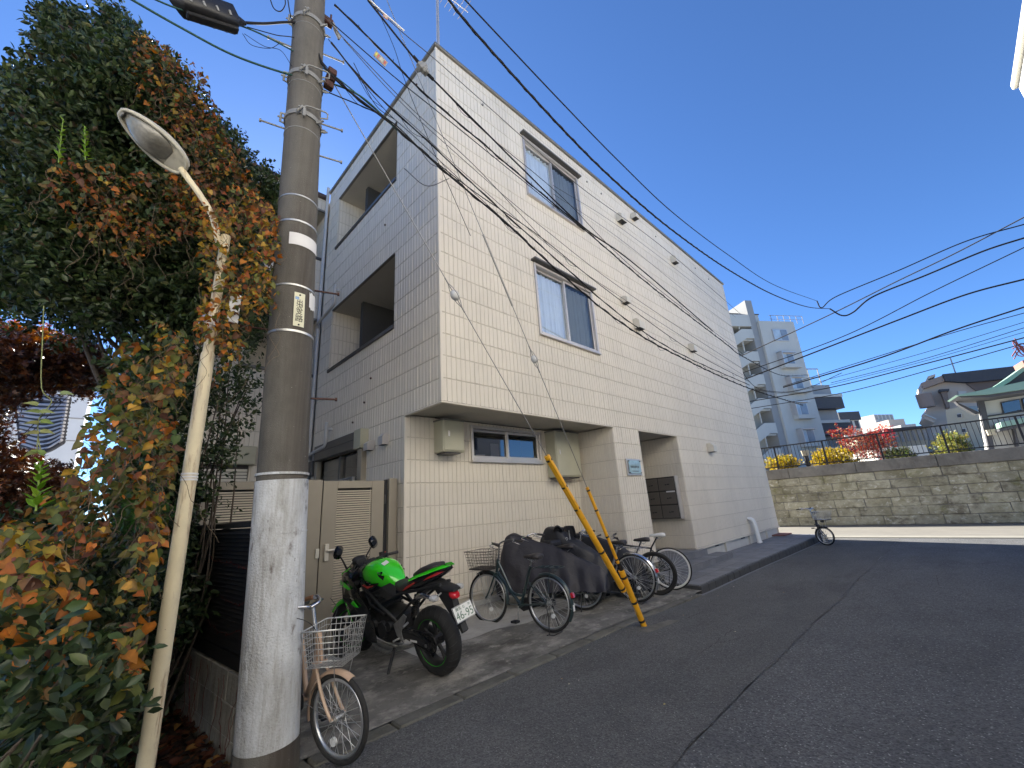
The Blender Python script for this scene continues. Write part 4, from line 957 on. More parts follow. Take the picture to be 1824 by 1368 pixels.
mb = MB(); c = at(352,845,y=ly-.05); 
for dz in (0,-.018,-.035): mb.tube([(lx, ly, c.z+dz), (lx, ly, c.z+dz+.012)], .0445, 20)
mb.build('band', M['paper'], lamp)
# head: local x along the long axis, bowl below
hA, hB = at(330,302,y=ly-.03), at(217,199,y=ly-.10); ax_ = (hB-hA); HL = ax_.length; X_ = ax_.normalized()
side = Vector((0,-1,0)); Zv = X_.cross(side).normalized(); 
if Zv.z < 0: Zv = -Zv
Zv = (Zv+Vector((.0,.35,.0))).normalized(); Yv = Zv.cross(X_).normalized(); Zv = X_.cross(Yv).normalized()
Hm = Matrix((X_, Yv, Zv)).transposed().to_4x4(); Hm.translation = hA
def prof(t): return .022+.092*math.sin(math.pi*min(1, t**.72))**.62*(1-.15*(1-t))
def headloft(zs0, zs1, half):
    rings = []; n = 20
    for i in range(25):
        t = i/24; w = prof(t) if t < .995 else .01; w = max(w, .012)
        ring = []
        for k in range(n):
            a = math.pi*k/(n-1); ring.append((t*HL, math.cos(a)*w, zs0+(zs1(t))*math.sin(a)**.8))
        rings.append(ring)
    return rings
mb = MB(); rg = headloft(0, lambda t: .055+.035*math.sin(math.pi*t), 0); mb.loft(rg, cap=False)
rim = [(t*HL, prof(t)*1.03, -.008) for t in lin(0,1,24)]+[(t*HL, -prof(t)*1.03, -.008) for t in lin(1,0,24)]
mb.tube(rim, .012, 8, closed=True); mb.xf(Hm); mb.build('lamp_head', M['lamp_shell'], lamp)
mb = MB(); rings = []; n = 20
for i in range(21):
    t = .26+.66*i/20; w = prof(t)*.93*math.sqrt(max(.02, math.sin(math.pi*(i/20)*.96+.06)))**.5; dpt = .055*math.sin(math.pi*i/20)+.004
    rings.append([(t*HL, math.cos(math.pi*k/(n-1))*w, -.006-dpt*math.sin(math.pi*k/(n-1))**.7) for k in range(n)])
mb.loft(rings, cap=False); mb.xf(Hm); mb.build('lens', M['lamp_glass'], lamp)
mb = MB(); mb.loft([[(t*HL, math.cos(2*math.pi*k/14)*prof(t)*.97, -.004+.006*math.sin(2*math.pi*k/14)) for k in range(14)] for t in (.02,.1,.2,.25)]); mb.xf(Hm); mb.build('base_cover', M['lamp_shell'], lamp)
mb = MB(); mb.bbox(.95*HL,-.02,-.028,.98*HL,.02,-.005,.004); mb.xf(Hm); mb.build('latch', M['galv'], lamp)

# ================================================================== block wall and slatted fence on the left
WO = Vector((-1.95, -.39, 0)); WA = R(5.4); Y0, Y1 = -.10, 3.3; zt_ = .50
bw = thing('block_wall', 'low weathered concrete block wall under the dark slat fence', 'wall', WO, WA)
for r_ in range(3):
    y = Y0-.19*(r_ % 2)
    while y < Y1:
        a, b = max(y, Y0), min(y+.39, Y1)
        if b-a > .05:
            mb = MB(); mb.bbox(0, a+.003, zt_-.195*(3-r_)+.003, .10, b-.003, zt_-.195*(2-r_)-.003, .004); mb.build('block', M['block'], bw)
        y += .395
mb = MB(); mb.box(.006, Y0+.005, -.2, .096, Y1-.01, zt_-.006); mb.build('mortar_core', M['concrete'], bw)
sf = thing('slat_fence', 'dark brown louvred metal fence standing on the block wall', 'fence', WO+Vector((0,0,zt_)), WA)
for y in (Y0+.04, .95, 2.1, 3.2): mb = MB(); mb.bbox(.045, y-.03, 0, .095, y+.03, .984, .003); mb.build('post', M['louver_dark'], sf)
mb = MB(); mb.bbox(.01, Y0, .985, .09, Y1, 1.03, .003); mb.build('top_rail', M['louver_dark'], sf)
mb = MB(); mb.bbox(.01, Y0+.06, .01, .04, Y1, .10, .003); mb.build('bottom_rail', M['louver_dark'], sf)
me = None
for i in range(27):
    z = .12+i*.0315
    if me is None:
        b = MB(); b.prism([(.008, .0), (.034, .022), (.038, .019), (.012, -.003)], Y0+.02, Y1, 'y')
        b.v = [(v[0], v[1], v[2]+z) for v in b.v]; me = b.build('slat', M['louver_dark'], sf); zf_ = z
    else: piece(me, sf, (0,0,z-zf_))
mb = MB(); mb.box(.041, Y0+.02, 0, .044, Y1, .98); mb.build('back_sheet', M['dark'], sf)
# dry creeper twigs on it
mb = MB()
for k in range(18):
    y = Y0+random.random()*2.4; z = .02; p = [(-.006, y, z)]
    for i in range(14):
        y += random.uniform(-.05,.05); z += random.uniform(.02,.09)
        if z > zt_-.02: break
        p.append((-.006, y, z))
    mb.tube(p, .002, 4)
for k in range(3):
    y = Y0; z = .75+k*.22; p = []
    while y < 1.6: p.append((.002, y, z)); y += .05; z += random.uniform(-.02,.025)
    mb.tube(p, .0016, 4)
    for q in p[::2]:
        s_ = random.uniform(.006,.014); mb.add([(q[0]-.006,q[1]-s_,q[2]),(q[0]-.012,q[1],q[2]-s_),(q[0]-.006,q[1]+s_,q[2]),(q[0]-.004,q[1],q[2]+s_)], [(0,1,2,3)])
mb.xf(Matrix.Translation(WO) @ Matrix.Rotation(WA, 4, 'Z'))
one(mb, 'dry_creeper', mat('creeper', (.16,.04,.03), .9, var=.3, vscale=20), 'dry reddish creeper stems clinging to the block wall and slats', 'creeper', (-2.0, .2, .1))

# ================================================================== far side: retaining wall, fence, terrace
RX = 19.4; ZG = gz(14)+.012
def rp(px, py): return at(px, py, x=RX)
zt1 = 2.36; zb_ = 1.92            # top of the cap, top of the stone courses
ret = wthing('retaining_wall', 'old mossy stone retaining wall with a concrete cap across the far street', 'wall', (RX+.3, -3, ZG))
nrow = 6; rh = (zb_-ZG)/nrow
rr = random.Random(5)
for r_ in range(nrow):
    y = 3.4-rr.random()*.5
    while y > -12.5:
        w_ = rr.uniform(.72, 1.05); a, b = y-w_, y
        mb = MB(); j = rr.uniform(-.02,.03); mb.bbox(RX-.012-j*.6, a+.008, ZG+rh*r_+.007, RX+.3, b-.008, ZG+rh*(r_+1)-.007, .018)
        for i in range(len(mb.v)):
            v = mb.v[i]
            if v[0] < RX+.1: mb.v[i] = (v[0]+rr.uniform(-.006,.006), v[1]+rr.uniform(-.010,.010), v[2]+rr.uniform(-.009,.009))
        mb.build('stone', M['stone'], ret); y -= w_
mb = MB(); mb.box(RX+.008, -12.5, ZG-.2, RX+.4, 3.4, zb_); mb.build('mortar_core', M['wall_concrete'], ret)
y = 3.4; 
while y > -12.4:
    mb = MB(); mb.bbox(RX-.06, y-2.4, zb_+.004, RX+.45, y-.012, zt1, .015); mb.build('cap_slab', M['wall_concrete'], ret); y -= 2.4
sheet('terrace', [RX+.4, 60, 160], [-80, -12, 4, 60, 120], lambda x, y: zt1-.03, M['concrete'])
fn_ = wthing('railing', 'dark iron railing of thin uprights on top of the stone retaining wall', 'railing', (RX+.2, -3, zt1))
zt2 = 3.42; M['iron'] = mat('iron', (.018,.018,.022), .5, metal=.3)
mb = MB(); mb.bbox(RX+.16, -12.4, zt2-.05, RX+.21, 3.3, zt2, .004); mb.bbox(RX+.165, -12.4, zt1+.08, RX+.205, 3.3, zt1+.12, .004); mb.build('rail', M['iron'], fn_)
y = 3.25; k = 0; me = None; pm = None
while y > -12.4:
    if k % 14 == 0:
        if pm is None: b = MB(); b.bbox(RX+.15, y-.03, zt1-.05, RX+.22, y+.03, zt2-.051, .004); pm = b.build('post', M['iron'], fn_); py0 = y
        else: piece(pm, fn_, (0, y-py0, 0))
    else:
        if me is None: b = MB(); b.bbox(RX+.177, y-.009, zt1+.121, RX+.193, y+.009, zt2-.051, .002); me = b.build('bar', M['iron'], fn_); my0 = y
        else: piece(me, fn_, (0, y-my0, 0))
    y -= .133; k += 1

# ------------------------------------------------------------------ far buildings, each laid out on its own facade plane
def frame_at(px, py, d, az):
    """origin on the ray at horizontal distance d, u along azimuth az (radians), n facing the street"""
    o = at(px, py, d=d); u = Vector((math.cos(az), math.sin(az), 0)); n = Vector((u.y, -u.x, 0))
    if n.dot(CAM-o) < 0: n = -n
    return o, u, n
def hitp(px, py, o, n):
    r = ray(px, py); return CAM + r*((o-CAM).dot(n)/r.dot(n))
class Fac:
    def __init__(s, px, py, d, az): s.o, s.u, s.n = frame_at(px, py, d, az)
    def uv(s, px, py): h = hitp(px, py, s.o, s.n)-s.o; return h.dot(s.u), h.z+s.o.z
    def P(s, u, z, w=0): q = s.o+s.u*u+s.n*w; return Vector((q.x, q.y, z))
    def box(s, mb, u0, u1, z0, z1, w0, w1):
        vs = [s.P(u, z, w) for w in (w0, w1) for (u, z) in ((u0,z0),(u1,z0),(u1,z1),(u0,z1))]
        mb.add(vs, [(0,3,2,1),(4,5,6,7),(0,1,5,4),(1,2,6,5),(2,3,7,6),(3,0,4,7)]); return mb
    def poly(s, mb, pts, w0, w1):
        n = len(pts); vs = [s.P(u,z,w0) for u,z in pts]+[s.P(u,z,w1) for u,z in pts]
        mb.add(vs, [tuple(range(n))[::-1], tuple(range(n,2*n))]+[(k,(k+1)%n,(k+1)%n+n,k+n) for k in range(n)]); return mb
M['far_white'] = mat('far_white', (.52,.51,.46), .8, var=.05, vscale=.4, stain=[((.33,.33,.31), .3, .5, .75, .4, (1,1,.2))])
M['far_grey'] = mat('far_grey', (.30,.30,.29), .8, var=.06, vscale=.5)
M['far_beige'] = mat('far_beige', (.50,.41,.33), .85, var=.06, vscale=.5)
M['far_cream'] = mat('far_cream', (.42,.37,.27), .85, var=.05, vscale=.5)
M['far_pane'] = mat('far_pane', (.42,.50,.55), .25, var=.25, vscale=.8)
M['far_dark'] = mat('far_dark', (.055,.055,.06), .7, var=.1)
M['copper'] = mat('copper', (.20,.32,.25), .6, var=.1, vscale=.6)
M['far_glass'] = glassmat('far_glass', refl=.03, clear=(.75,.8,.85))
az = R(-33)
f = Fac(1345, 640, 53, az)
apt = wthing('stair_tower_apartments', 'pale seven storey apartment block with zigzag outside stairs, partly hidden by the house', 'apartment building', f.P(0, 2.3))
u1, zt = f.uv(1413, 573); u0, _ = f.uv(1350, 569); 
mb = MB(); f.box(mb, u0, u1, 0, zt, -9, 0); mb.build('wall', M['far_white'], apt)
wins = [((1374,587),(1399,605)),((1385,630),(1413,651)),((1400,673),(1426,693)),((1408,718),(1438,740)),((1420,766),(1453,786))]
for k, (a, b) in enumerate(wins):
    ua, za = f.uv(*a); ub, zb2 = f.uv(*b); ub = ua+2.0; zb2 = za-1.45
    mb = MB(); f.box(mb, ua, ub, zb2, za, .0, .12); w = mb.build('window', M['alu'], apt)
    for q in (0,1):
        m2 = MB(); f.box(m2, ua+.08+q*.96, ua+.96+q*.94, zb2+.08, za-.08, .12, .14); m2.build('pane', M['far_pane'] if q == 0 else mat('far_pane2', (.22,.26,.30), .25, var=.3, vscale=.8), w)
    if k: m2 = MB(); f.box(m2, ua-.15, ub+.15, zb2-.45, zb2-.02, 0, .75); m2.build('planter_ledge', M['far_white'], w); m3 = MB(); f.box(m3, ua-.15, ua-.05, zb2, za+.1, 0, .75); f.box(m3, ua-.15, ub+.1, za, za+.1, 0, .5); m3.build('hood', M['alu'], w)
# stair bay to the left: recessed, with solid sloping parapets
us, _ = f.uv(1328, 640)
zs_ = [f.uv(1318, p)[1] for p in (604, 646, 690, 738, 790)]
mb = MB(); f.box(mb, us-6, u0-.2, 0, zt+.2, -9, -2.2); mb.build('wall', M['far_white'], apt)
mb = MB(); f.box(mb, u0-.9, u0-.002, 0, zt+2.8, -4, -.3); mb.build('column', M['far_grey'], apt)
for k in range(6):
    z = zt-1.2-k*2.78; q = us-4.6
    mb = MB(); f.poly(mb, [(q, z-3.0), (q+2.2, z-2.9), (u0-2.0, z-1.0), (u0-1.0, z-1.0), (u0-1.0, z+.15), (u0-2.4, z+.15), (q+2.0, z-1.75), (q, z-1.9)], -.3, -.1); mb.build('stair_parapet', M['far_white'], apt)
    mb = MB(); f.box(mb, q, u0-1.0, z-1.2, z-1.05, -2.2, -.35); mb.build('landing', M['far_white'], apt)
    mb = MB(); f.box(mb, q+1.9, q+2.7, z-1.0, z+1.0, -2.19, -2.1); mb.build('door', M['far_grey'], apt)
    mb = MB(); f.box(mb, q+.7, q+1.6, z-1.0, z+1.2, -2.19, -2.12); mb.build('shaft_opening', M['far_dark'], apt)
    mb = MB(); f.box(mb, u0-2.6, u0-2.5, z+.15, z+1.6, -.35, -.25); mb.build('post', M['far_white'], apt)
mb = MB(); f.box(mb, us-6, u0-1.0, zt-.7, zt+.8, -2.5, -.1); mb.build('parapet', M['far_white'], apt)
ua, za = f.uv(1362, 549); ub, _ = f.uv(1315, 549)
mb = MB(); f.box(mb, ub-1, ua+.6, zt, za, -7, -1.8); ph = mb.build('penthouse', M['far_white'], apt)
mb = MB(); f.box(mb, ub-1, ua+.7, za, za+.1, -7.1, -1.7); mb.build('roof_edge', M['far_dark'], ph)
mb = MB(); f.box(mb, u0-.6, u0+.9, zt+.4, zt+1.6, -1.8, -1.75); mb.build('window', M['far_dark'], ph)
mb = MB()
for i in range(6):
    u = ua+1.0+i*.9; f.box(mb, u, u+.05, zt, zt+1.0, -.5, -.45)
f.box(mb, ua+.8, ua+5.5, zt+.98, zt+1.03, -.5, -.45); f.box(mb, ua+.8, ua+5.5, zt+.5, zt+.53, -.5, -.45)
for i in range(10): u = us-5+i*.45; f.box(mb, u, u+.04, zt+.8, zt+1.7, -.3, -.26)
f.box(mb, us-5, us-1, zt+1.7, zt+1.74, -.3, -.26); mb.build('roof_railing', M['far_grey'], apt)
mb = MB(); f.box(mb, us-3.0, us-2.3, zt+.8, zt+2.4, -1.5, -.6); mb.build('tank', M['far_white'], apt)
# grey balconies block behind it
f = Fac(1478, 740, 62, R(-33))
g2 = wthing('balcony_block', 'grey apartment block with dark balcony panels just right of the stair tower', 'apartment building', f.P(0, 2.3))
ua, zt = f.uv(1448, 686); ub, _ = f.uv(1478, 690); mb = MB(); f.box(mb, ua-3, ub, 0, zt, -8, 0); mb.build('wall', M['far_grey'], g2)
for k in range(5):
    z = zt-1.9-k*3.1
    mb = MB(); f.box(mb, ua-2, ub+.02, z-1.25, z+.1, 0, 1.1); mb.build('balcony', M['far_dark'], g2)
    mb = MB(); f.box(mb, ua-2, ub+.05, z+.12, z+.45, 0, 1.2); mb.build('slab', M['far_white'], g2)
mb = MB(); 
for i in range(4): f.box(mb, ub-5+i*1.5, ub-4.94+i*1.5, zt, zt+2.3, -.6, -.5)
f.box(mb, ub-5, ub-.4, zt+2.2, zt+2.3, -.6, -.5); f.box(mb, ub-5, ub-.4, zt+1.1, zt+1.15, -.6, -.5); mb.build('roof_railing', M['far_grey'], g2)
# distant blocks on the skyline
def simple(px0, py0, px1, py1, d, az, mt, name, label, cat, depth=8, rows=0, cols=0, roof=None, wmt='far_dark'):
    f = Fac((px0+px1)/2, (py0+py1)/2, d, az); ua, za = f.uv(px0, py0); ub, zb2 = f.uv(px1, py1)
    if ua > ub: ua, ub = ub, ua
    t = wthing(name, label, cat, f.P((ua+ub)/2, 2.3)); z = max(za, zb2)
    mb = MB(); f.box(mb, ua, ub, 0, z, -depth, 0); mb.build('wall', M[mt], t)
    if roof: mb = MB(); f.box(mb, ua-.2, ub+.2, z, z+roof, -depth, .2); mb.build('roof', M['far_dark'], t)
    for r_ in range(rows):
        for c_ in range(cols):
            w = (ub-ua)/cols; mb = MB(); f.box(mb, ua+w*(c_+.2), ua+w*(c_+.75), z-1.2-r_*3, z-.3-r_*3+.2, 0, .06); mb.build('window', M[wmt], t)
    return f, t, ua, ub, z
simple(1498, 752, 1530, 748, 75, R(-40), 'far_white', 'distant_house', 'small far house with a flat bluish roof left of the red maple', 'house', 10, 1, 3, roof=1.2)
simple(1557, 741, 1590, 738, 130, R(-30), 'far_white', 'distant_office', 'far white gridded office block above the railing middle', 'office building', 14, 5, 5, wmt='far_grey')
simple(1582, 748, 1612, 752, 125, R(-50), 'far_beige', 'distant_tower_block', 'far brown slab building right of the white gridded block', 'office building', 14)
simple(1604, 757, 1634, 764, 120, R(-55), 'far_grey', 'distant_low_block', 'far grey stepped roof right of the brown slab building', 'office building', 14)
simple(1572, 780, 1660, 762, 62, R(-58), 'far_cream', 'long_school_building', 'long low sunlit cream building with rows of windows behind the railing', 'school building', 10, 3, 9, roof=.3, wmt='far_grey')
simple(1560, 805, 1650, 792, 40, R(-58), 'far_white', 'low_white_building', 'low flat white building just behind the railing centre', 'building', 10)
mb = MB(); p = at(1509, 737, d=140); q = at(1540, 752, d=140); mb.rod(p, q, .25, 5); mb.rod(q, q-Vector((0,0,16)), .5, 5); mb.rod(at(1527,745,d=140)+Vector((0,0,1.5)), q, .2, 5)
one(mb, 'construction_crane', M['far_grey'], 'distant construction crane jib above the red maple', 'crane', q)
# brown block with drum and chimneys
f = Fac(1690, 720, 55, R(-84)); U = lambda px, py: f.uv(px, py)
bb = wthing('brown_building', 'brown angular building with a round drum and stepped ledges above the railing', 'building', f.P(0, 2.3))
mb = MB(); pts = [U(1640,683),U(1677,670),U(1681,681),U(1724,683),U(1742,700),U(1745,835),U(1668,835),U(1660,755),U(1645,745),U(1655,722),U(1662,712),U(1645,706)]; f.poly(mb, pts, -5, 0); mb.build('wall', M['far_beige'], bb)
mb = MB(); f.poly(mb, [U(1640,684),U(1677,671),U(1681,681),U(1645,694)], .02, .6); mb.build('parapet', mat('far_brown2', (.30,.22,.17), .85), bb)
mb = MB(); f.poly(mb, [U(1677,669),U(1830,652),U(1830,672),U(1742,682),U(1720,683),U(1682,681)], -1, .7); mb.build('roof', M['far_dark'], bb)
mb = MB(); f.poly(mb, [U(1720,684),U(1830,674),U(1830,690),U(1742,700)], -1, .3); mb.build('upper_band', mat('far_brown3', (.15,.11,.09), .85), bb)
mb = MB(); cU, cZ = U(1647, 716); c = f.P(cU, cZ, .8); hh = abs(U(1640,704)[1]-U(1640,728)[1])/2
mb.tube([c-Vector((0,0,hh)), c+Vector((0,0,hh))], hh*.9, 24); mb.build('drum', mat('far_brown4', (.26,.19,.15), .7), bb)
for a, b, c_ in (((1641,741),(1663,750),(1660,757)), ((1659,776),(1683,785),(1680,790))):
    mb = MB(); f.poly(mb, [U(*a), U(*b), U(*c_), U(a[0]+2,a[1]+9)], 0, 2.0); mb.build('ledge', M['far_beige'], bb)
    mb = MB(); f.poly(mb, [U(*a), U(b[0],b[1]), U(b[0],b[1]+2), U(a[0],a[1]+2)], 2.01, 2.2); mb.build('ledge_edge', M['far_white'], bb)
mb = MB(); f.poly(mb, [U(1652,672),U(1665,668),U(1665,672),U(1654,676)], -2, .5); mb.build('roof_hatch', M['far_beige'], bb)
mb = MB(); f.poly(mb, [U(1706,697),U(1721,697),U(1721,705),U(1708,705)], 0, .1); mb.build('window', M['far_white'], bb)
mb = MB(); f.poly(mb, [U(1674,700),U(1685,699),U(1690,728),U(1684,728)], .02, .8); mb.build('chimney', mat('far_brown5', (.2,.15,.12), .85), bb)
mb = MB(); f.poly(mb, [U(1670,697),U(1688,696),U(1688,699),U(1672,701)], .02, 1.1); mb.build('chimney_cap', M['far_dark'], bb)
mb = MB(); a = f.P(*U(1702,664)); mb.rod(a, f.P(*U(1693,638)), .05, 5); mb.build('mast', M['far_grey'], bb)
# cream block in front
f = Fac(1730, 780, 46, R(48)); U = lambda px, py: f.uv(px, py)
cb = wthing('sunlit_cream_block', 'sunlit cream wall with tiny windows between the brown building and the temple hall', 'building', f.P(0, 2.3))
mb = MB(); f.poly(mb, [U(1684,731),U(1706,725),U(1752,738),U(1772,812),U(1700,835)], -1.5, 0); mb.build('wall', M['far_cream'], cb)
for a in ((1707,737),(1715,763),(1748,758),(1757,785)):
    w = None
    for q, (e0, e1, mm) in enumerate(((0, 7, 'far_white'), (1, 6, 'far_dark'))):
        m2 = MB(); f.poly(m2, [U(a[0]+e0,a[1]+e0), U(a[0]+e1,a[1]+e0-.5), U(a[0]+e1+1,a[1]+e1), U(a[0]+e0+1,a[1]+e1+.5)], .08*q, .08+.08*q); o = m2.build('window' if q == 0 else 'pane', M[mm], w or cb); w = w or o
# temple hall with green copper roof
f = Fac(1760, 730, 34, R(-80)); U = lambda px, py: f.uv(px, py)
th = wthing('temple_hall', 'white walled hall with a curved green copper roof at the right edge', 'temple', f.P(0, 2.3))
mb = MB(); f.poly(mb, [U(1748,713),U(1840,696),U(1840,835),U(1768,835)], -.8, 0); mb.build('wall', M['far_white'], th)
mb = MB(); f.poly(mb, [U(1690,712.5),U(1745,702),U(1840,682),U(1840,698),U(1745,711.5),U(1694,714)], -.4, 1.6); rf = mb.build('roof', M['copper'], th)
mb = MB(); f.poly(mb, [U(1694,714.2),U(1745,711.8),U(1840,698.4),U(1840,702),U(1748,716),U(1700,716)], -.3, 1.5); mb.build('eave', M['far_dark'], rf)
mb = MB(); f.poly(mb, [U(1742,699),U(1765,692),U(1790,676),U(1840,640),U(1840,648),U(1792,684),U(1768,698),U(1750,701)], -1.2, .5); mb.build('upper_roof', M['copper'], rf)
mb = MB(); f.poly(mb, [U(1756,700),U(1770,697),U(1792,685),U(1840,650),U(1840,681.5),U(1760,698.5)], -1.2, .1); mb.build('gable', M['far_dark'], rf)
mb = MB(); f.poly(mb, [U(1812,648),U(1840,636),U(1840,654),U(1818,660)], -.6, .7); mb.build('ridge_tile', mat('ridge', (.30,.13,.10), .7, var=.2), rf)
mb = MB(); f.poly(mb, [U(1700,716),U(1740,734),U(1745,737),U(1736,739),U(1706,722)], -.2, .2); f.poly(mb, [U(1739,716),U(1750,714),U(1772,815),U(1762,815)], .01, .3); mb.build('timber', M['far_dark'], th)
mb = MB(); f.poly(mb, [U(1756,741),U(1840,729),U(1840,731),U(1757,743)], .01, .12); mb.build('beam', M['far_dark'], th)
for (x0, y0, x1, y1) in ((1781,717,1815,711),(1818,710.5,1840,706)):
    w = None; h_ = 21
    for q, (e, mm) in enumerate(((0, 'far_dark'), (1.6, 'far_glass'))):
        m2 = MB(); f.poly(m2, [U(x0+e,y0+e), U(x1-e,y1+e), U(x1+4-e,y1+h_-e), U(x0+5+e,y0+h_-e)], .02+.08*q, .08+.08*q); o = m2.build('window' if q == 0 else 'pane', M[mm], w or th); w = w or o
mb = MB(); f.poly(mb, [U(1768,757),U(1840,743),U(1840,752),U(1770,766)], .1, 1.3); mb.build('lower_eave', M['copper'], th)
mb = MB(); f.poly(mb, [U(1766,768),U(1840,753),U(1840,757),U(1768,772)], .1, 1.2); mb.build('lower_beam', M['far_dark'], th)
for x_ in (1800, 1823): mb = MB(); f.poly(mb, [U(x_,765),U(x_+3,764),U(x_+13,812),U(x_+9,812)], .1, .5); mb.build('porch_post', M['far_dark'], th)
mb = MB(); f.poly(mb, [U(1751,768),U(1766,766),U(1768,776),U(1755,777)], .42, .6); mb.build('sign_board', M['far_cream'], th)
# lamp on the terrace
c = at(1435, 810, x=RX+1.5); gl = wthing('garden_lamp', 'small terrace lamp with a cream shade behind the railing', 'garden lamp', (c.x, c.y, zt1))
mb = MB(); mb.rod((c.x,c.y,zt1-.03),(c.x,c.y,zt1+.55), .09, 10); mb.build('post', M['iron'], gl)
mb = MB(); mb.tube([(c.x,c.y,zt1+.55),(c.x,c.y,zt1+.8)], [.13,.17], 14); mb.build('lamp_shade', M['far_cream'], gl)

# ================================================================== houses on the near side of the street (behind and right of the camera)
OY = -7.2
M['opp'] = mat('opp', (.82,.78,.70), .85, var=.04, vscale=.5)
M['opp2'] = mat('opp2', (.80,.765,.70), .85, var=.04, vscale=.5)
def opp(x0, x1, h, mt, label, yy=OY):
    t = wthing('street_house', label, 'house', ((x0+x1)/2, yy-3, 0))
    mb = MB(); mb.box(x0, yy-8, -.3, x1, yy, h); mb.build('wall', M[mt], t)
    mb = MB(); mb.bbox(x0-.05, yy-8, h+.001, x1+.05, yy+.08, h+.16, .02); mb.build('coping', M['far_white'], t)
    for fl in range(int(h//3)):
        x = x0+.9
        while x < x1-1.8:
            mb = MB(); mb.bbox(x, yy+.002, .95+fl*3, x+1.6, yy+.06, 2.2+fl*3, .01); w = mb.build('window', M['alu'], t)
            for q in (0,1):
                m2 = MB(); m2.box(x+.06+q*.76, yy+.061, 1.02+fl*3, x+.78+q*.76, yy+.068, 2.13+fl*3); m2.build('pane', M['far_dark'], w)
            x += 2.9
opp(3.6, 10.4, 9.65, 'opp', 'tall cream house whose roof corner shows at the top right edge')
opp(-3.4, 3.3, 8.3, 'opp2', 'warm beige house directly opposite the apartment entrance, behind the camera')
opp(-11.5, -3.8, 7.4, 'opp', 'cream two storey house opposite, behind the camera on the left')

# ================================================================== bicycles
M['tyre'] = mat('tyre', (.022,.021,.020), .85, var=.2, vscale=20)
M['rim'] = mat('rim', (.62,.62,.62), .3, metal=.85)
M['spoke'] = mat('spoke', (.62,.62,.60), .35, metal=.8)
M['chrome'] = mat('chrome', (.70,.70,.70), .18, metal=.95)
M['chrome_dull'] = mat('chrome_dull', (.45,.45,.44), .4, metal=.8, var=.2, vscale=20)
M['frame_green'] = mat('frame_green', (.022,.040,.042), .32, coat=.4, var=.1)
M['frame_pink'] = mat('frame_pink', (.52,.36,.25), .4, coat=.3, var=.08, vscale=12)
M['frame_silver'] = mat('frame_silver', (.35,.36,.38), .35, metal=.6)
M['frame_black'] = mat('frame_black', (.02,.02,.022), .35, coat=.3)
M['saddle'] = mat('saddle', (.035,.030,.028), .55, var=.2, vscale=14)
M['saddle_white'] = mat('saddle_white', (.70,.69,.66), .5)
M['brown_grip'] = mat('brown_grip', (.33,.17,.09), .6)
M['reflector'] = mat('reflector', (.55,.02,.03), .15, coat=1)
M['basket_wire'] = mat('basket_wire', (.10,.085,.075), .5, metal=.4)
M['basket_steel'] = mat('basket_steel', (.55,.55,.53), .35, metal=.7)
M['white_part'] = mat('white_part', (.75,.75,.73), .4)
M['cable'] = mat('cable', (.03,.03,.03), .5)

def wheel(t, cx, Rw, tyre_r=.018, rim='rim', tyre='tyre', spokes=32, name='wheel', turn=None, ymax=.034, tyre_side=None, rimw=.011, spr=.0017, disc=False):
    X = turn or Matrix.Identity(4)
    mb = MB(); mb.torus((cx,0,Rw), Rw-tyre_r, tyre_r, 'y', 56, 10); mb.xf(X); w = mb.build(name, M[tyre], t)
    if tyre_side: mb = MB(); mb.torus((cx,0,Rw), Rw-tyre_r*2.0, tyre_r*.72, 'y', 56, 8); mb.xf(X); mb.build('sidewall', M[tyre_side], w)
    mb = MB(); rr = Rw-tyre_r*2.1-rimw*.6; n = 56; vs = []
    for k in range(n):
        a = 2*math.pi*k/n
        for (dr, y) in ((rimw, -.011), (rimw, .011), (-rimw*.7, .009), (-rimw, 0), (-rimw*.7, -.009)):
            vs.append((cx+math.cos(a)*(rr+dr), y, Rw+math.sin(a)*(rr+dr)))
    mb.add(vs, [(k*5+j, k*5+(j+1)%5, ((k+1)%n)*5+(j+1)%5, ((k+1)%n)*5+j) for k in range(n) for j in range(5)], True); mb.xf(X); mb.build('rim', M[rim], w)
    mb = MB()
    for k in range(spokes):
        a = 2*math.pi*k/spokes; sd = 1 if k % 2 else -1; b = a+(1 if (k//2) % 2 else -1)*.85
        mb.rod((cx+math.cos(b)*.022, sd*ymax, Rw+math.sin(b)*.022), (cx+math.cos(a)*(rr-.005), sd*.002, Rw+math.sin(a)*(rr-.005)), spr, 4)
    mb.xf(X); mb.build('spokes', M['spoke'], w)
    mb = MB(); mb.cyl((cx,0,Rw), .016, .085, 'y', 14); mb.cyl((cx,ymax,Rw), .027, .006, 'y', 16); mb.cyl((cx,-ymax,Rw), .027, .006, 'y', 16); mb.cyl((cx,0,Rw), .006, .13, 'y', 8); mb.xf(X); mb.build('hub', M['chrome_dull'], w)
    if disc: mb = MB(); mb.torus((cx,.045,Rw), .062, .010, 'y', 24, 5); mb.xf(X); mb.build('brake_disc', M['chrome_dull'], w)
    return w
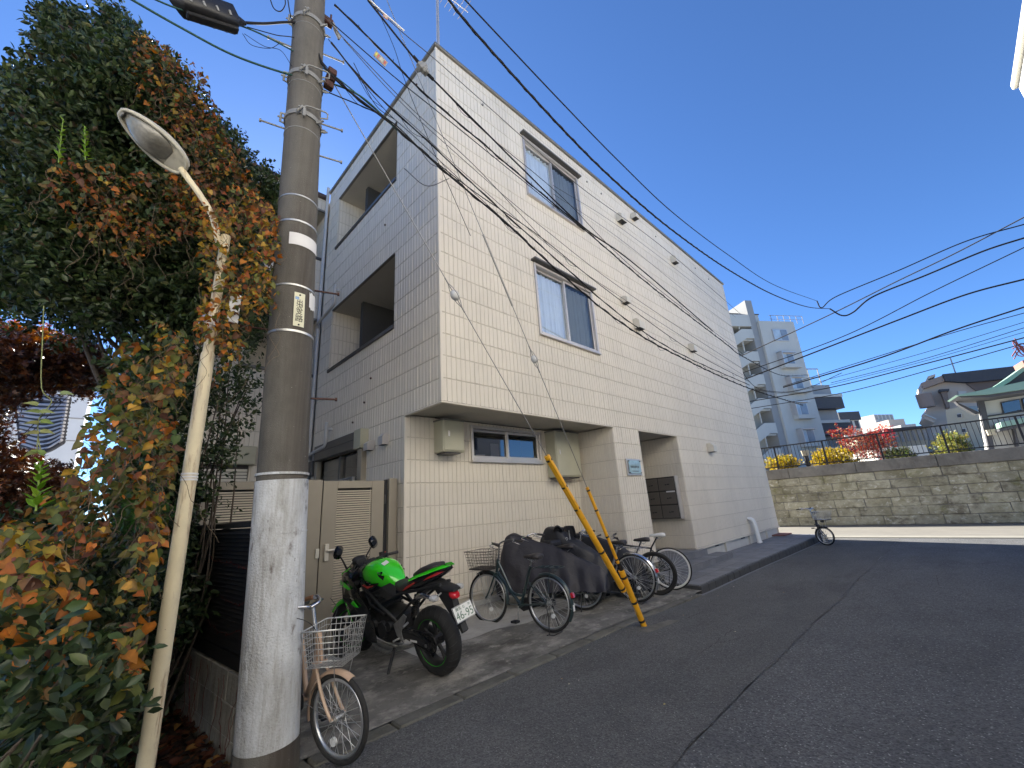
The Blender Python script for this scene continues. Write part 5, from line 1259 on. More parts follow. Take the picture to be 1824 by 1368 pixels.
def fender(t, cx, Rw, a0, a1, mt, w=.055, turn=None, stays=True, gap=.014):
    mb = MB(); n = 24; vs = []; rr = Rw+gap; prf = [(-w/2,-.014),(-w*.36,0),(0,.006),(w*.36,0),(w/2,-.014)]
    for k in range(n+1):
        a = R(a0+(a1-a0)*k/n)
        for y, dr in prf: vs.append((cx+math.cos(a)*(rr+dr), y, Rw+math.sin(a)*(rr+dr)))
    mb.add(vs, [(k*5+j, k*5+j+1, (k+1)*5+j+1, (k+1)*5+j) for k in range(n) for j in range(4)], True)
    vs2 = [((p[0]-cx)*.993+cx, p[1], (p[2]-Rw)*.993+Rw) for p in vs]; mb.add(vs2, [(k*5+j, (k+1)*5+j, (k+1)*5+j+1, k*5+j+1) for k in range(n) for j in range(4)], True)
    if turn: mb.xf(turn)
    f = mb.build('fender', M[mt], t)
    if stays:
        mb = MB()
        for s in (-1, 1):
            for a in ((a1*.82+a0*.18),): a = R(a); mb.rod((cx, s*.05, Rw), (cx+math.cos(a)*rr, s*w/2, Rw+math.sin(a)*rr), .0022, 5)
        if turn: mb.xf(turn)
        mb.build('fender_stay', M['chrome_dull'], f)
    return f
def wire_basket(t, x0, x1, z0, z1, w0, w1, mt, turn, nx=8, nz=6, r=.0019, tray=None):
    """w0 bottom width, w1 top width; open top"""
    mb = MB(); 
    def ringat(f):
        z = z0+(z1-z0)*f; w = (w0+(w1-w0)*f)/2; e = .02*f; return [(x0-e*.3,-w,z),(x1+e*2,-w,z),(x1+e*2,w,z),(x0-e*.3,w,z)]
    for k in range(nz+1):
        q = ringat(k/nz); mb.tube(q+[q[0]], r*(2.2 if k == nz else 1), 5, cap=False)
    b, tp = ringat(0), ringat(1)
    for e in range(4):
        n = nx if e % 2 == 0 else nx+2
        for i in range(n+1):
            f = i/n; p = Vector(b[e]).lerp(Vector(b[(e+1)%4]), f); q = Vector(tp[e]).lerp(Vector(tp[(e+1)%4]), f); mb.rod(p, q, r, 4)
    for i in range(1, nx+2):
        f = i/(nx+2); mb.rod(Vector(b[0]).lerp(Vector(b[3]), f), Vector(b[1]).lerp(Vector(b[2]), f), r, 4)
        mb.rod(Vector(b[0]).lerp(Vector(b[1]), f), Vector(b[3]).lerp(Vector(b[2]), f), r, 4)
    mb.xf(turn); o = mb.build('basket', M[mt], t)
    if tray: mb = MB(); mb.bbox(x0-.01,-w0/2-.005,z0-.018,x1+.01,w0/2+.005,z0-.006,.004); mb.xf(turn); mb.build('basket_tray', M[tray], o)
    return o
def saddle(t, x, z, mt, L_=.27, w=.20):
    mb = MB(); mb.sect([(x-L_*.5, z-.01, w*.30, .020),(x-L_*.45, z, w*.46, .032),(x-L_*.25, z+.004, w*.50, .034),(x, z, w*.30, .030),(x+L_*.25, z-.004, w*.16, .024),(x+L_*.45, z-.004, w*.12, .018),(x+L_*.5, z-.012, w*.06, .008)], 14, 2.6)
    s = mb.build('saddle', M[mt], t); mb = MB()
    for y in (-.02,.02): mb.tube([(x-L_*.3,y,z-.03),(x-.03,y,z-.07),(x+L_*.25,y,z-.03)], .004, 5)
    mb.build('saddle_rail', M['chrome_dull'], s); return s
def handlebar(t, pts_half, mt, turn, grip='saddle', grip_len=.11, lever=True, bell=False):
    full = [(p[0], -p[1], p[2]) for p in pts_half[::-1]]+list(pts_half)
    mb = MB(); mb.tube(cat(full, 6), .011, 10); mb.xf(turn); h = mb.build('handlebar', M[mt], t)
    for s in (1, -1):
        e = Vector((pts_half[-1][0], s*pts_half[-1][1], pts_half[-1][2])); p = Vector((pts_half[-2][0], s*pts_half[-2][1], pts_half[-2][2])); d = (p-e).normalized()
        mb = MB(); mb.rod(e-d*.008, e+d*grip_len, .0165, 12); mb.xf(turn); mb.build('grip', M[grip], h)
        if lever:
            q = e+d*(grip_len+.02); mb = MB(); mb.bbox(q.x-.012, q.y-.012, q.z-.02, q.x+.02, q.y+.012, q.z+.01, .004); mb.tube([q+Vector((.02,0,-.012)), q+Vector((.045,s*.03,-.03)), e+Vector((.04, s*.0,-.045))], .0055, 6); mb.xf(turn); mb.build('brake_lever', M['chrome'], h)
    return h
def city_bike(label, loc, rz, Rw=.33, wb=1.08, fr='frame_green', steer=0, group='bicycles parked on the forecourt', basket='basket_wire', lean=0, mixte=False, rack=True, grip='saddle', rearonly=False, fen=None, curved_fork=True, low=False, rim='rim', stand='double', tray='saddle', seat='saddle', zrot=0, hb=1.0, bar=None, bw=1.0, bk=1.0):
    t = thing('bicycle', label, 'bicycle', loc, rz, group); t.rotation_euler = (lean, 0, rz)
    fen = fen or fr
    k = Rw/.33
    hx = wb-.16; pv = Vector((hx, 0, 0)); T = Matrix.Translation(pv) @ Matrix.Rotation(steer, 4, 'Z') @ Matrix.Translation(-pv)
    wheel(t, 0, Rw, rim=rim); wheel(t, wb, Rw, rim=rim, turn=T)
    TB = T if bar is None else Matrix.Translation(pv) @ Matrix.Rotation(bar, 4, 'Z') @ Matrix.Translation(-pv)
    fender(t, 0, Rw, 70, 212, fen); fender(t, wb, Rw, 60, 190, fen, turn=T)
    bb = Vector((.43, 0, .27)); st = Vector((.26, 0, .66)); hb_, ht = Vector((wb-.17, 0, Rw+.33)), Vector((wb-.205, 0, Rw+.49))
    mb = MB(); mb.rod(bb, Vector((.235,0,.74)), .018, 12); mb.rod(hb_-Vector((-.004,0,.03)), ht, .021, 12)
    mb.tube(cat([ht-Vector((-.005,0,.03)), Vector((wb-.34,0,Rw+.22)), Vector((.55,0,.41)), Vector((.40,0,.38)), Vector((.355,0,.42))] if not low else [ht, Vector((.6,0,.40)), bb], 6), .017, 10)
    mb.rod(hb_, bb+Vector((.01,0,.01)), .021, 12)
    for s in (1,-1): mb.rod(bb+Vector((0,s*.03,0)), (0,s*.055,Rw), .010, 8); mb.rod(st+Vector((.02,s*.012,-.12)), (0,s*.055,Rw), .008, 8)
    mb.cyl(bb, .026, .075, 'y', 14); mb.build('frame', M[fr], t)
    mb = MB(); mb.rod((.235,0,.74), (.215,0,.82), .013, 10); mb.build('seat_post', M['chrome'], t); saddle(t, .20, .855, seat)
    mb = MB()
    for s in (1,-1): mb.tube(cat([hb_+Vector((.004,s*.035,-.02)), Vector((wb-.10,s*.05,Rw+.16)), Vector((wb-.04,s*.052,Rw+.05)), Vector((wb,s*.052,Rw))], 5), .011, 8)
    mb.bbox(wb-.205,-.04,Rw+.295,wb-.13,.04,Rw+.32,.006); mb.xf(T); mb.build('fork', M[fr], t)
    mb = MB(); mb.rod(ht, ht+Vector((-.03,0,hb-Rw-.49)), .012, 10); mb.xf(T); mb.build('stem', M['chrome'], t)
    H_ = ht+Vector((-.03,0,hb-Rw-.49)); handlebar(t, [(H_.x,.0,H_.z),(H_.x+.02,.10*bw,H_.z+.02),(H_.x-.06,.23*bw,H_.z+.04),(H_.x-.20,.285*bw,H_.z+.01)], 'chrome' if fr != 'frame_green' else 'frame_black', TB, grip)
    if basket:
        wire_basket(t, wb-.13-(1-bk)*.35, wb-.13-(1-bk)*.35+.33*bk, .70-(1-bk)*.62, .92-(1-bk)*.58, .27*bk, .37*bk, basket, TB, tray=tray, r=.0026)
        mb = MB(); 
        for s in (1,-1): mb.tube([(wb+.08, s*.10, .69), (wb+.04, s*.06, .5), (wb, s*.06, Rw)], .003, 5)
        mb.xf(T); mb.build('basket_stay', M['chrome_dull'], t)
        mb = MB(); mb.sect([(wb-.02,.645,.02,.02),(wb+.0,.645,.032,.032),(wb+.05,.645,.034,.034),(wb+.055,.645,.030,.030)], 12, 2); mb.xf(T); mb.build('headlight', M['black_plastic'], t)
    # crank, chain case, pedals
    mb = MB(); mb.sect([(-.06,Rw,.012,.03,-.048),(0,Rw-.005,.015,.058,-.048),(.2,.31,.015,.05,-.048),(.43,.27,.015,.085,-.048),(.50,.27,.012,.045,-.048)], 14, 2.6); mb.build('chain_case', M['black_plastic'], t)
    for s, a in ((1, -1.5),(-1, 1.64)):
        e = bb+Vector((math.cos(a)*.165, s*.07, math.sin(a)*.165)); mb = MB(); mb.rod(bb+Vector((0,s*.06,0)), e, .008, 8); mb.build('crank', M['chrome_dull'], t)
        mb = MB(); mb.bbox(e.x-.045, e.y+s*.015-.0 if s > 0 else e.y-.095, e.z-.013, e.x+.045, (e.y+.095) if s > 0 else e.y-.015, e.z+.013, .004); mb.build('pedal', M['black_plastic'], t)
    if rack:
        mb = MB(); z = Rw*2+.085
        for s in (1,-1): mb.tube(cat([(.19,s*.03,z-.03),(.10,s*.065,z),(-.20,s*.065,z),(-.25,s*.04,z)], 4), .0055, 6); mb.rod((-.10,s*.06,z),(0,s*.06,Rw), .004, 6)
        for x in (.08,0,-.08,-.16,-.24): mb.rod((x,-.06,z),(x,.06,z), .004, 5)
        mb.tube([(-.12,-.06,z-.005),(-.12,-.06,z-.05),(-.12,.06,z-.05),(-.12,.06,z-.005)], .004, 5); mb.build('rear_rack', M[fr if fr == 'frame_green' else 'chrome'], t)
    a = R(163); mb = MB(); mb.bbox(-.02,-.022,-.03,.02,.022,.03,.006); mb.xf(Matrix.Translation((math.cos(a)*(Rw+.035),0,Rw+math.sin(a)*(Rw+.035))) @ Matrix.Rotation(-(a-math.pi), 4, 'Y')); mb.build('reflector', M['reflector'], t)
    a = R(185); mb = MB(); mb.bbox(-.004,-.018,-.035,.006,.018,.035,.003); mb.xf(Matrix.Translation((math.cos(a)*(Rw+.026),0,Rw+math.sin(a)*(Rw+.026)))); mb.build('registration_sticker', M['white_part'], t)
    mb = MB()
    if stand == 'double':
        for s in (1,-1): mb.tube([(0,s*.065,Rw),(-.03,s*.075,.16),(-.05,s*.12,.012),(-.02,s*.13,.004)], .006, 6)
        mb.tube([(-.05,-.12,.012),(-.10,-.10,.004),(-.10,.10,.004),(-.05,.12,.012)], .005, 6)
    else: mb.tube([(.0,.07,Rw-.02),(.0,.16,.01)], .007, 6)
    mb.build('kickstand', M['black_plastic'], t)
    mb = MB(); a = Vector((ht.x-.02,0,ht.z+.08))
    for s in (1,-1): mb.tube(cat([(H_.x-.06,s*.20,H_.z-.0),(H_.x+.10,s*.12,H_.z-.06),(ht.x+.06,s*.03,ht.z-.02),(wb-.14,s*.02,Rw+.28)], 5), .0026, 5)
    mb.xf(T); mb.build('brake_cable', M['cable'], t)
    for cx, tr in ((0, None), (wb, T)):
        mb = MB(); a = -1.9; mb.cyl((cx+math.cos(a)*.15, 0.0, Rw+math.sin(a)*.15), .026, .016, 'y', 12)
        if tr: mb.xf(tr)
        mb.build('spoke_reflector', M['white_part'], t)
    return t
def gpt(x, y): return Vector((x, y, padz(x, y)))
def place(rear_px, front_px, Rw):
    def c(px, py):
        z = 0
        for _ in range(20): p = at(px, py, z=z); z = padz(p.x, p.y) if p.x < 4.9 else gz(p.x)
        return Vector((p.x, p.y, z))
    a, b = c(*rear_px), c(*front_px); return a, math.atan2(b.y-a.y, b.x-a.x), (b-a).length
a, h, wb = place((982,1127), (876,1107), .33)
print('b1', a, math.degrees(h), wb)
B1 = city_bike('dark green city bicycle with wire basket and rear rack, right of the motorcycle', a, h, Rw=.325, wb=min(max(wb, .98), 1.06), steer=R(3))

# silver fendered bike with only the rear half free of covers
a = at(1136, 1073, z=0.0); a = Vector((a.x, a.y, padz(a.x, a.y)))
B2_ = city_bike('silver fendered city bicycle with chrome rack, rear wheel showing behind the yellow guards', a, R(100), Rw=.345, wb=1.08, fr='frame_silver', fen='chrome', steer=R(20), basket=None, stand='double')
# bicycle under the first cover
a = at(1046, 1088.5, z=0.02); a = Vector((a.x-.02, a.y+.03, padz(a.x, a.y)))
B3_ = city_bike('bicycle hidden under the large black cover, only its rear wheel bottom showing', a, R(112), Rw=.33, wb=1.06, fr='frame_black', fen='frame_black', rack=False, stand='side', basket=None)
cover_frames = [(a, R(112))]

M['cloth_black'] = mat('cloth_black', (.026,.024,.031), .55, var=.2, vscale=5, bump=1.0, bscale=5)
M['cloth_black2'] = mat('cloth_black2', (.016,.016,.020), .5, var=.2, vscale=5, bump=1.0, bscale=6)
for _n in ('cloth_black', 'cloth_black2'):
    for _q in M[_n].node_tree.nodes:
        if _q.type == 'BUMP': _q.inputs['Distance'].default_value = .022
def drape(name, label, cat_, loc, rz, ridge, mt, hem, halfw, seed=1, group='black bicycle covers', pull=.5):
    """ridge: (x, z top, half width of top); hem(x) -> z of the hem; halfw(x) -> half width at the hem"""
    r_ = random.Random(seed); nx, nc = 70, 34
    xs = lin(ridge[0][0], ridge[-1][0], nx)
    def interp(x):
        for p, q in zip(ridge, ridge[1:]):
            if x <= q[0]+1e-9:
                t = (x-p[0])/(q[0]-p[0]); t = t*t*(3-2*t)*.35+t*.65; return p[1]+(q[1]-p[1])*t, p[2]+(q[2]-p[2])*t
        return ridge[-1][1], ridge[-1][2]
    vs = []; folds = [(r_.uniform(5, 13), r_.uniform(0, 6.28), r_.uniform(.35,1)) for _ in range(5)]
    for i, x in enumerate(xs):
        zt, wt = interp(x); hz = hem(x); hw = halfw(x)
        for k in range(nc+1):
            c = -1+2*k/nc; s = math.copysign(1, c); a = abs(c)
            if a < .22: y = s*wt*(a/.22); z = zt-.02*(a/.22)**2
            else:
                t = (a-.22)/.78; y = s*(wt+(hw-wt)*(t**.8)); z = zt-.02+(hz-zt+.02)*t
                amp = .034*t; fo = sum(math.sin(x*f*2.2+p+t*2.1*s*w)*w for f, p, w in folds)/2.2
                fo2 = math.sin((x*7+z*9)*1.4+seed)*.5+math.sin((x*13-z*17)+seed*2)*.35
                y += s*(amp*fo+.011*fo2*min(1, t*3)); z += .008*fo2*(1-t*.6)
            if k in (0, nc): z += .010*math.sin(x*19+seed)
            vs.append((x, y, z))
    mb = MB(); w_ = nc+1
    mb.add(vs, [(i*w_+k, (i+1)*w_+k, (i+1)*w_+k+1, i*w_+k+1) for i in range(nx) for k in range(nc)], True)
    for i, flip in ((0, 1), (nx, 0)):
        idx = [i*w_+k for k in range(w_)]; n0 = len(mb.v); pts = [vs[j] for j in idx]; hz = min(p[2] for p in pts)
        mb.f.append(tuple(idx if flip else idx[::-1])); mb.sm.append(False)
    o = mb.build(name, M[mt]); o.location = loc; o.rotation_euler = (0,0,rz); tag(o, label, cat_, group)
    md = o.modifiers.new('sub', 'SUBSURF'); md.levels = 1; md.render_levels = 1
    return o
a, h = cover_frames[0]
drape('bicycle_cover', 'large black cloth cover draped from handlebars to rear wheel, behind the dark green bicycle', 'bicycle cover', a, h,
      [(-.38,.50,.01),(-.30,.58,.02),(0,.70,.03),(.25,.84,.04),(.6,.93,.04),(.9,1.03,.08),(1.04,1.08,.13),(1.12,1.05,.14),(1.22,.80,.12),(1.27,.50,.08)], 'cloth_black', lambda x: .27-.06*max(0, x-.5), lambda x: .17+.10*max(0, min(1, x)), 3)
# second cover, with child seat and gear on it
a2 = Vector((3.05, .12, padz(3.05,.1)))
drape('bicycle_cover', 'black cover on the bicycle behind, partly hidden by the yellow guards', 'bicycle cover', a2, R(104),
      [(-.15,.55,.03),(0,.68,.08),(.2,.80,.14),(.42,.92,.18),(.62,1.10,.20),(.85,1.12,.18),(.95,.98,.15),(1.05,.80,.08)], 'cloth_black2', lambda x: .16, lambda x: .24, 8)
a3 = at(1110, 1010, z=.55); 
drape('bicycle_cover', 'shorter black cover just behind the silver fendered rear wheel', 'bicycle cover', Vector((3.62,.02,padz(3.6,0))), R(101),
      [(-.30,.52,.02),(-.12,.66,.06),(.1,.80,.08),(.5,.92,.09),(.85,.98,.10),(1.0,.7,.06)], 'cloth_black2', lambda x: .10, lambda x: .20, 15)
cs = wthing('child_seat', 'black child seat with buckles on top of the rear bicycle cover', 'child seat', at(1018, 960, z=1.1))
c0 = Vector((2.72, .62, .78+padz(2.7,.6)))
mb = MB(); n0 = 0
for i in range(9):
    t_ = i/8; w_ = .10+.03*math.sin(math.pi*t_); 
rings = []
for i in range(10):
    t_ = i/9; zz = .34*t_; w_ = .135*(1-.35*t_**3); cv = .06+.05*(1-t_); rings.append([(math.sin(a_)*w_, -math.cos(a_)*cv*.9, zz) for a_ in [-1.9+3.8*k/13 for k in range(14)]]+[(math.sin(a_)*(w_-.02), -math.cos(a_)*(cv*.9-.02), zz) for a_ in [1.9-3.8*k/13 for k in range(14)]])
mb.loft(rings); mb.xf(Matrix.Translation(c0+Vector((.24,.02,-.03))) @ Matrix.Rotation(R(150),4,'Z') @ Matrix.Rotation(R(-12),4,'X')); mb.build('seat_back', M['cloth_black2'], cs)
mb = MB(); rings = []
for i in range(9):
    t_ = i/8; a0_ = R(-20+150*t_); rings.append([(math.cos(a0_)*.085*math.sin(math.pi*k/9)**.6, -.085+.17*k/9, math.sin(a0_)*.10*math.sin(math.pi*k/9)**.6) for k in range(10)])
mb.loft(rings, cap=False); mb.xf(Matrix.Translation(c0+Vector((-.02,.02,.24))) @ Matrix.Rotation(R(40),4,'Z')); mb.build('hood', M['cloth_black2'], cs)
mb = MB(); mb.bbox(-.02,-.2,-.02,.26,.05,.08,.03); mb.xf(Matrix.Translation(c0+Vector((-.30,.12,.04)))); mb.build('seat_pad', M['cloth_black2'], cs)
mb = MB()
for i in range(5): p = c0+Vector((.05+.03*i,-.10,.12-.03*i)); mb.torus(p, .024+.004*i, .006, 'y', 14, 5)
mb.rod(c0+Vector((.10,-.12,-.12)), c0+Vector((.10,-.12,.25)), .007, 6); mb.rod(c0+Vector((.16,-.12,-.05)), c0+Vector((.10,-.12,.22)), .006, 6); mb.build('buckle', M['chrome_dull'], cs)
mb = MB(); mb.bbox(-.010,-.004,-.012,.010,.004,.012,.003); mb.xf(Matrix.Translation(c0+Vector((.20,-.13,.05)))); mb.build('badge', M['reflector'], cs)

def sport_bike(label, loc, rz, Rw, wb, fr, tyre_r, rim, seat, side=None, disc=False, lean=0, sz=.90, hz=.95, seatx=.14, rw=.011):
    t = thing('bicycle', label, 'bicycle', loc, rz, 'bicycles parked on the forecourt'); t.rotation_euler = (lean,0,rz)
    T = Matrix.Translation((wb-.1,0,0)) @ Matrix.Rotation(R(12),4,'Z') @ Matrix.Translation((-(wb-.1),0,0))
    wheel(t, 0, Rw, tyre_r, rim=rim, disc=disc, tyre_side=side, rimw=rw); wheel(t, wb, Rw, tyre_r, rim=rim, turn=T, disc=disc, tyre_side=side, rimw=rw)
    bb = Vector((.42,0,.27)); st = Vector((.26,0,sz-.20)); hb_ = Vector((wb-.13,0,Rw+.33)); ht = Vector((wb-.165,0,Rw+.44))
    mb = MB(); mb.rod(bb, st, .016, 10); mb.rod(st-Vector((0,0,.02)), ht-Vector((0,0,.02)), .015, 10); mb.rod(bb, hb_, .019, 10); mb.rod(hb_-Vector((-.01,0,.04)), ht, .020, 10)
    for s in (1,-1): mb.rod(bb+Vector((0,s*.03,0)),(0,s*.06,Rw), .009, 8); mb.rod(st+Vector((0,s*.015,-.05)),(0,s*.06,Rw), .008, 8)
    mb.cyl(bb,.024,.07,'y',12); mb.build('frame', M[fr], t)
    mb = MB()
    for s in (1,-1): mb.rod(hb_+Vector((.01,s*.04,-.04)),(wb,s*.05,Rw), .013, 8, .009)
    mb.xf(T); mb.build('fork', M[fr], t)
    mb = MB(); mb.rod(st, Vector((seatx,0,sz-.03)), .013, 10); mb.build('seat_post', M['frame_black'], t); saddle(t, seatx-.01, sz, seat, .27, .15)
    mb = MB(); mb.rod(ht, ht+Vector((-.02,0,.05)), .014, 8); mb.rod(ht+Vector((-.02,0,.05)), ht+Vector((.06,0,hz-Rw-.49)), .012, 8); mb.xf(T); mb.build('stem', M['frame_black'], t)
    h_ = ht+Vector((.06,0,hz-Rw-.49)); handlebar(t, [(h_.x,0,h_.z),(h_.x,.1,h_.z),(h_.x-.02,.2,h_.z+.01),(h_.x-.05,.28,h_.z+.01)], 'frame_black', T)
    mb = MB(); mb.cyl(bb+Vector((0,-.05,0)), .085, .006, 'y', 24); mb.cyl((0,-.05,Rw), .05, .03, 'y', 16, .03); mb.rod((0,-.055,Rw-.02),(.03,-.06,Rw-.11), .010, 6); mb.build('drivetrain', M['chrome_dull'], t)
    for s, a_ in ((1,-.3),(-1,2.84)):
        e = bb+Vector((math.cos(a_)*.17, s*.07, math.sin(a_)*.17)); mb = MB(); mb.rod(bb+Vector((0,s*.06,0)), e, .008, 8); mb.build('crank', M['chrome_dull'], t)
        mb = MB(); mb.bbox(e.x-.045, e.y-.04+s*.04, e.z-.01, e.x+.045, e.y+.04+s*.04, e.z+.01, .004); mb.build('pedal', M['chrome_dull'], t)
    mb = MB(); mb.tube([(.02,.06,Rw-.02),(.06,.20,.01)], .007, 6); mb.build('kickstand', M['frame_black'], t)
    mb = MB(); mb.bbox(.01,-.085,Rw-.045,.05,-.07,Rw+.05,.004); mb.build('reflector', M['white_part'], t); return t
a = at(1178,1057,z=.0); a = Vector((a.x-.03,a.y+.02,padz(a.x,a.y)))
sport_bike('black mountain bicycle with black saddle, next to the white rimmed road bicycle', a, R(106), .335, 1.05, 'frame_black', .026, 'tyre', 'saddle', disc=True, lean=R(-4), sz=.86, seatx=.16)
a = at(1200,1047,z=.0); a = Vector((a.x,a.y,gz(a.x)+.02))
sport_bike('thin road bicycle with white rims and white saddle, nearest the entrance steps', a, R(113), .345, 1.0, 'frame_black', .014, 'saddle_white', 'saddle_white', lean=R(-4), sz=.90, seatx=.14, rw=.016)

# small-wheeled pink bicycle in front of the pole
a = at(604,1366,z=0.0)
def pink():
    rzp = R(-95); wb = .96; Rw = .262; st = R(24); pvx = wb-.16
    c = Vector((a.x, a.y, gz(a.x)+.005)); loc = c-Matrix.Rotation(rzp, 3, 'Z') @ Vector((pvx+math.cos(st)*.16, math.sin(st)*.16, 0))
    return city_bike('beige pink small wheeled bicycle with a chrome wire basket beside the pole base', loc, rzp, Rw=Rw, wb=wb, fr='frame_pink', steer=st, basket='basket_steel', rack=False, grip='brown_grip', low=True, stand='side', lean=R(4), tray=None, hb=.92, bar=R(42), bw=.72, bk=.8, fen='frame_pink')
PK = pink()

# small black e-bike at the far corner
c = at(1463, 972, z=-.10)
rz_ = R(-172); wb = .92; t = city_bike('small black bicycle with a front basket standing alone at the far corner', Vector((c.x,c.y,gz(c.x)+.004))-Vector((math.cos(rz_)*wb, math.sin(rz_)*wb, 0)), rz_, Rw=.25, wb=wb, fr='frame_black', fen='frame_black', steer=R(62), basket='basket_steel', rack=False, low=True, stand='side', group=None, tray='saddle', hb=.98)

# ================================================================== motorcycle
M['moto_green'] = mat('moto_green', (.045,.62,.018), .22, coat=1.0, var=.03)
M['moto_black'] = mat('moto_black', (.010,.010,.011), .22, coat=.7)
M['moto_matt'] = mat('moto_matt', (.018,.018,.019), .55, var=.15, vscale=20)
M['moto_red'] = mat('moto_red', (.45,.02,.015), .3, coat=.6)
M['engine'] = mat('engine', (.035,.034,.034), .42, metal=.6, var=.3, vscale=25)
M['moto_tyre'] = mat('moto_tyre', (.016,.016,.016), .75, var=.25, vscale=14, bump=.2, bscale=60)
M['moto_disc'] = mat('moto_disc', (.40,.40,.40), .3, metal=.9)
M['lens_clear'] = mat('lens_clear', (.60,.60,.58), .1, coat=1, metal=.3, var=.3, vscale=80)
M['screen'] = glassmat('screen', refl=.05, clear=(.45,.43,.42))
M['number_white'] = mat('number_white', (.74,.74,.70), .45)
def c2(px, py, z=0):
    for _ in range(20): p = at(px, py, z=z); z = padz(p.x, p.y)
    return p
ra = c2(785,1201)
HD = R(97.5)
mt_ = thing('motorcycle', 'bright green and black sports motorcycle leaning on its side stand in front of the gate', 'motorcycle', ra, HD); mt_.rotation_euler = (R(-8.5), 0, HD)
WB, RR, RF = 1.375, .306, .297
def mwheel(cx, Rw, wd, turn=None, name='rear_wheel'):
    T = turn or Matrix.Identity(4); mb = MB(); n = 64; vs = []; prf = []
    for k in range(13):
        a_ = -math.pi/2+math.pi*k/12; prf.append((math.sin(a_)*wd/2, Rw-.0-(1-math.cos(a_))*wd*.42))
    prf += [(wd/2*.90, Rw-.098), (-wd/2*.90, Rw-.098)]
    m_ = len(prf)
    for k in range(n):
        a_ = 2*math.pi*k/n; vs += [(cx+math.cos(a_)*r_, y, Rw+math.sin(a_)*r_) for y, r_ in prf]
    mb.add(vs, [(k*m_+j, k*m_+(j+1)%m_, ((k+1)%n)*m_+(j+1)%m_, ((k+1)%n)*m_+j) for k in range(n) for j in range(m_)], True); mb.xf(T); w = mb.build(name, M['moto_tyre'], mt_)
    # tread grooves
    mb = MB()
    for k in range(26):
        for s in (1,-1):
            a_ = 2*math.pi*(k+(.5 if s > 0 else 0))/26; pts = []
            for i in range(5):
                f = .15+.75*i/4; an = f*math.pi/2*s; y = math.sin(an)*wd/2; r_ = Rw-(1-math.cos(an))*wd*.42+.0006; b_ = a_+f*.16
                pts.append((cx+math.cos(b_)*r_, y, Rw+math.sin(b_)*r_))
            mb.tube(pts, .0028, 4)
    mb.xf(T); mb.build('tread_groove', M['dark'], w)
    mb = MB(); rr = Rw-.105; n = 56
    vs = []
    for k in range(n):
        a_ = 2*math.pi*k/n
        for y, dr in ((-wd*.42,.010),(wd*.42,.010),(wd*.42,-.006),(wd*.3,-.02),(-wd*.3,-.02),(-wd*.42,-.006)): vs.append((cx+math.cos(a_)*(rr+dr), y, Rw+math.sin(a_)*(rr+dr)))
    mb.add(vs, [(k*6+j,k*6+(j+1)%6,((k+1)%n)*6+(j+1)%6,((k+1)%n)*6+j) for k in range(n) for j in range(6)], True)
    for k in range(5):
        a_ = 2*math.pi*k/5+.3
        for d_ in (-.16,.16): mb.tube([(cx+math.cos(a_)*.04, 0, Rw+math.sin(a_)*.04),(cx+math.cos(a_+d_*.5)*.11, 0, Rw+math.sin(a_+d_*.5)*.11),(cx+math.cos(a_+d_)*rr, 0, Rw+math.sin(a_+d_)*rr)], [.02,.013,.014], 8)
    mb.cyl((cx,0,Rw), .05, wd*.8, 'y', 24); mb.xf(T); mb.build('wheel_rim', M['moto_matt'], w)
    mb = MB(); mb.torus((cx, wd*.43, Rw), rr+.004, .0016, 'y', 40, 5, arc=(.5,2.6)); mb.torus((cx, wd*.43, Rw), rr+.004, .0016, 'y', 40, 5, arc=(3.6,5.8)); mb.xf(T); mb.build('rim_stripe', M['moto_green'], w)
    return w
mwheel(0, RR, .150)
SA = Matrix.Translation((WB-.10,0,0)) @ Matrix.Rotation(R(22), 4, 'Z') @ Matrix.Translation((-(WB-.10),0,0))
mwheel(WB, RF, .112, SA, 'front_wheel')
def part(name, mt, fnc, parent=None, turn=None):
    mb = MB(); fnc(mb)
    if turn: mb.xf(turn)
    return mb.build(name, M[mt], parent or mt_)
# brake discs and sprocket
def f(mb):
    mb.torus((0,.085,RR), .088, .010, 'y', 36, 4); mb.cyl((0,.085,RR), .045, .01, 'y', 20)
    for k in range(10): a_ = k*.628; mb.rod((math.cos(a_)*.04,.085,RR+math.sin(a_)*.04),(math.cos(a_+.3)*.085,.085,RR+math.sin(a_+.3)*.085), .005, 5)
part('sprocket', 'engine', f)
part('axle_nut', 'moto_disc', lambda mb: (mb.cyl((0,.125,RR), .016, .03, 'y', 6), mb.cyl((0,-.125,RR), .016, .03, 'y', 6)))
part('front_disc', 'moto_disc', lambda mb: mb.torus((WB,-.07,RF), .125, .014, 'y', 36, 4), turn=SA)
# swingarm, chain and guard
def f(mb):
    for s in (1,-1): mb.tube([(-.03,s*.108,RR-.004),(.05,s*.108,RR+.002),(.30,s*.105,RR+.055),(.46,s*.085,RR+.075)], [.026,.030,.036,.034], 10)
    mb.bbox(.28,-.1,RR+.02,.36,.1,RR+.09,.01)
part('swingarm', 'moto_matt', f)
def f(mb):
    mb.prism([(-.06,RR+.04),(.10,RR+.112),(.42,RR+.125),(.42,RR+.10),(.10,RR+.082),(-.04,RR+.015)], .118, .138, 'y')
part('chain_guard', 'moto_black', f)
def f(mb):
    for dz in (.085,-.08): mb.rod((0,.085,RR+dz),(.46,.085,RR+.06+dz*.35), .010, 6)
part('chain', 'engine', f)
part('swingarm_sticker', 'white_part', lambda mb: mb.bbox(.12,.139,RR+.012,.22,.1405,RR+.032,.0005))
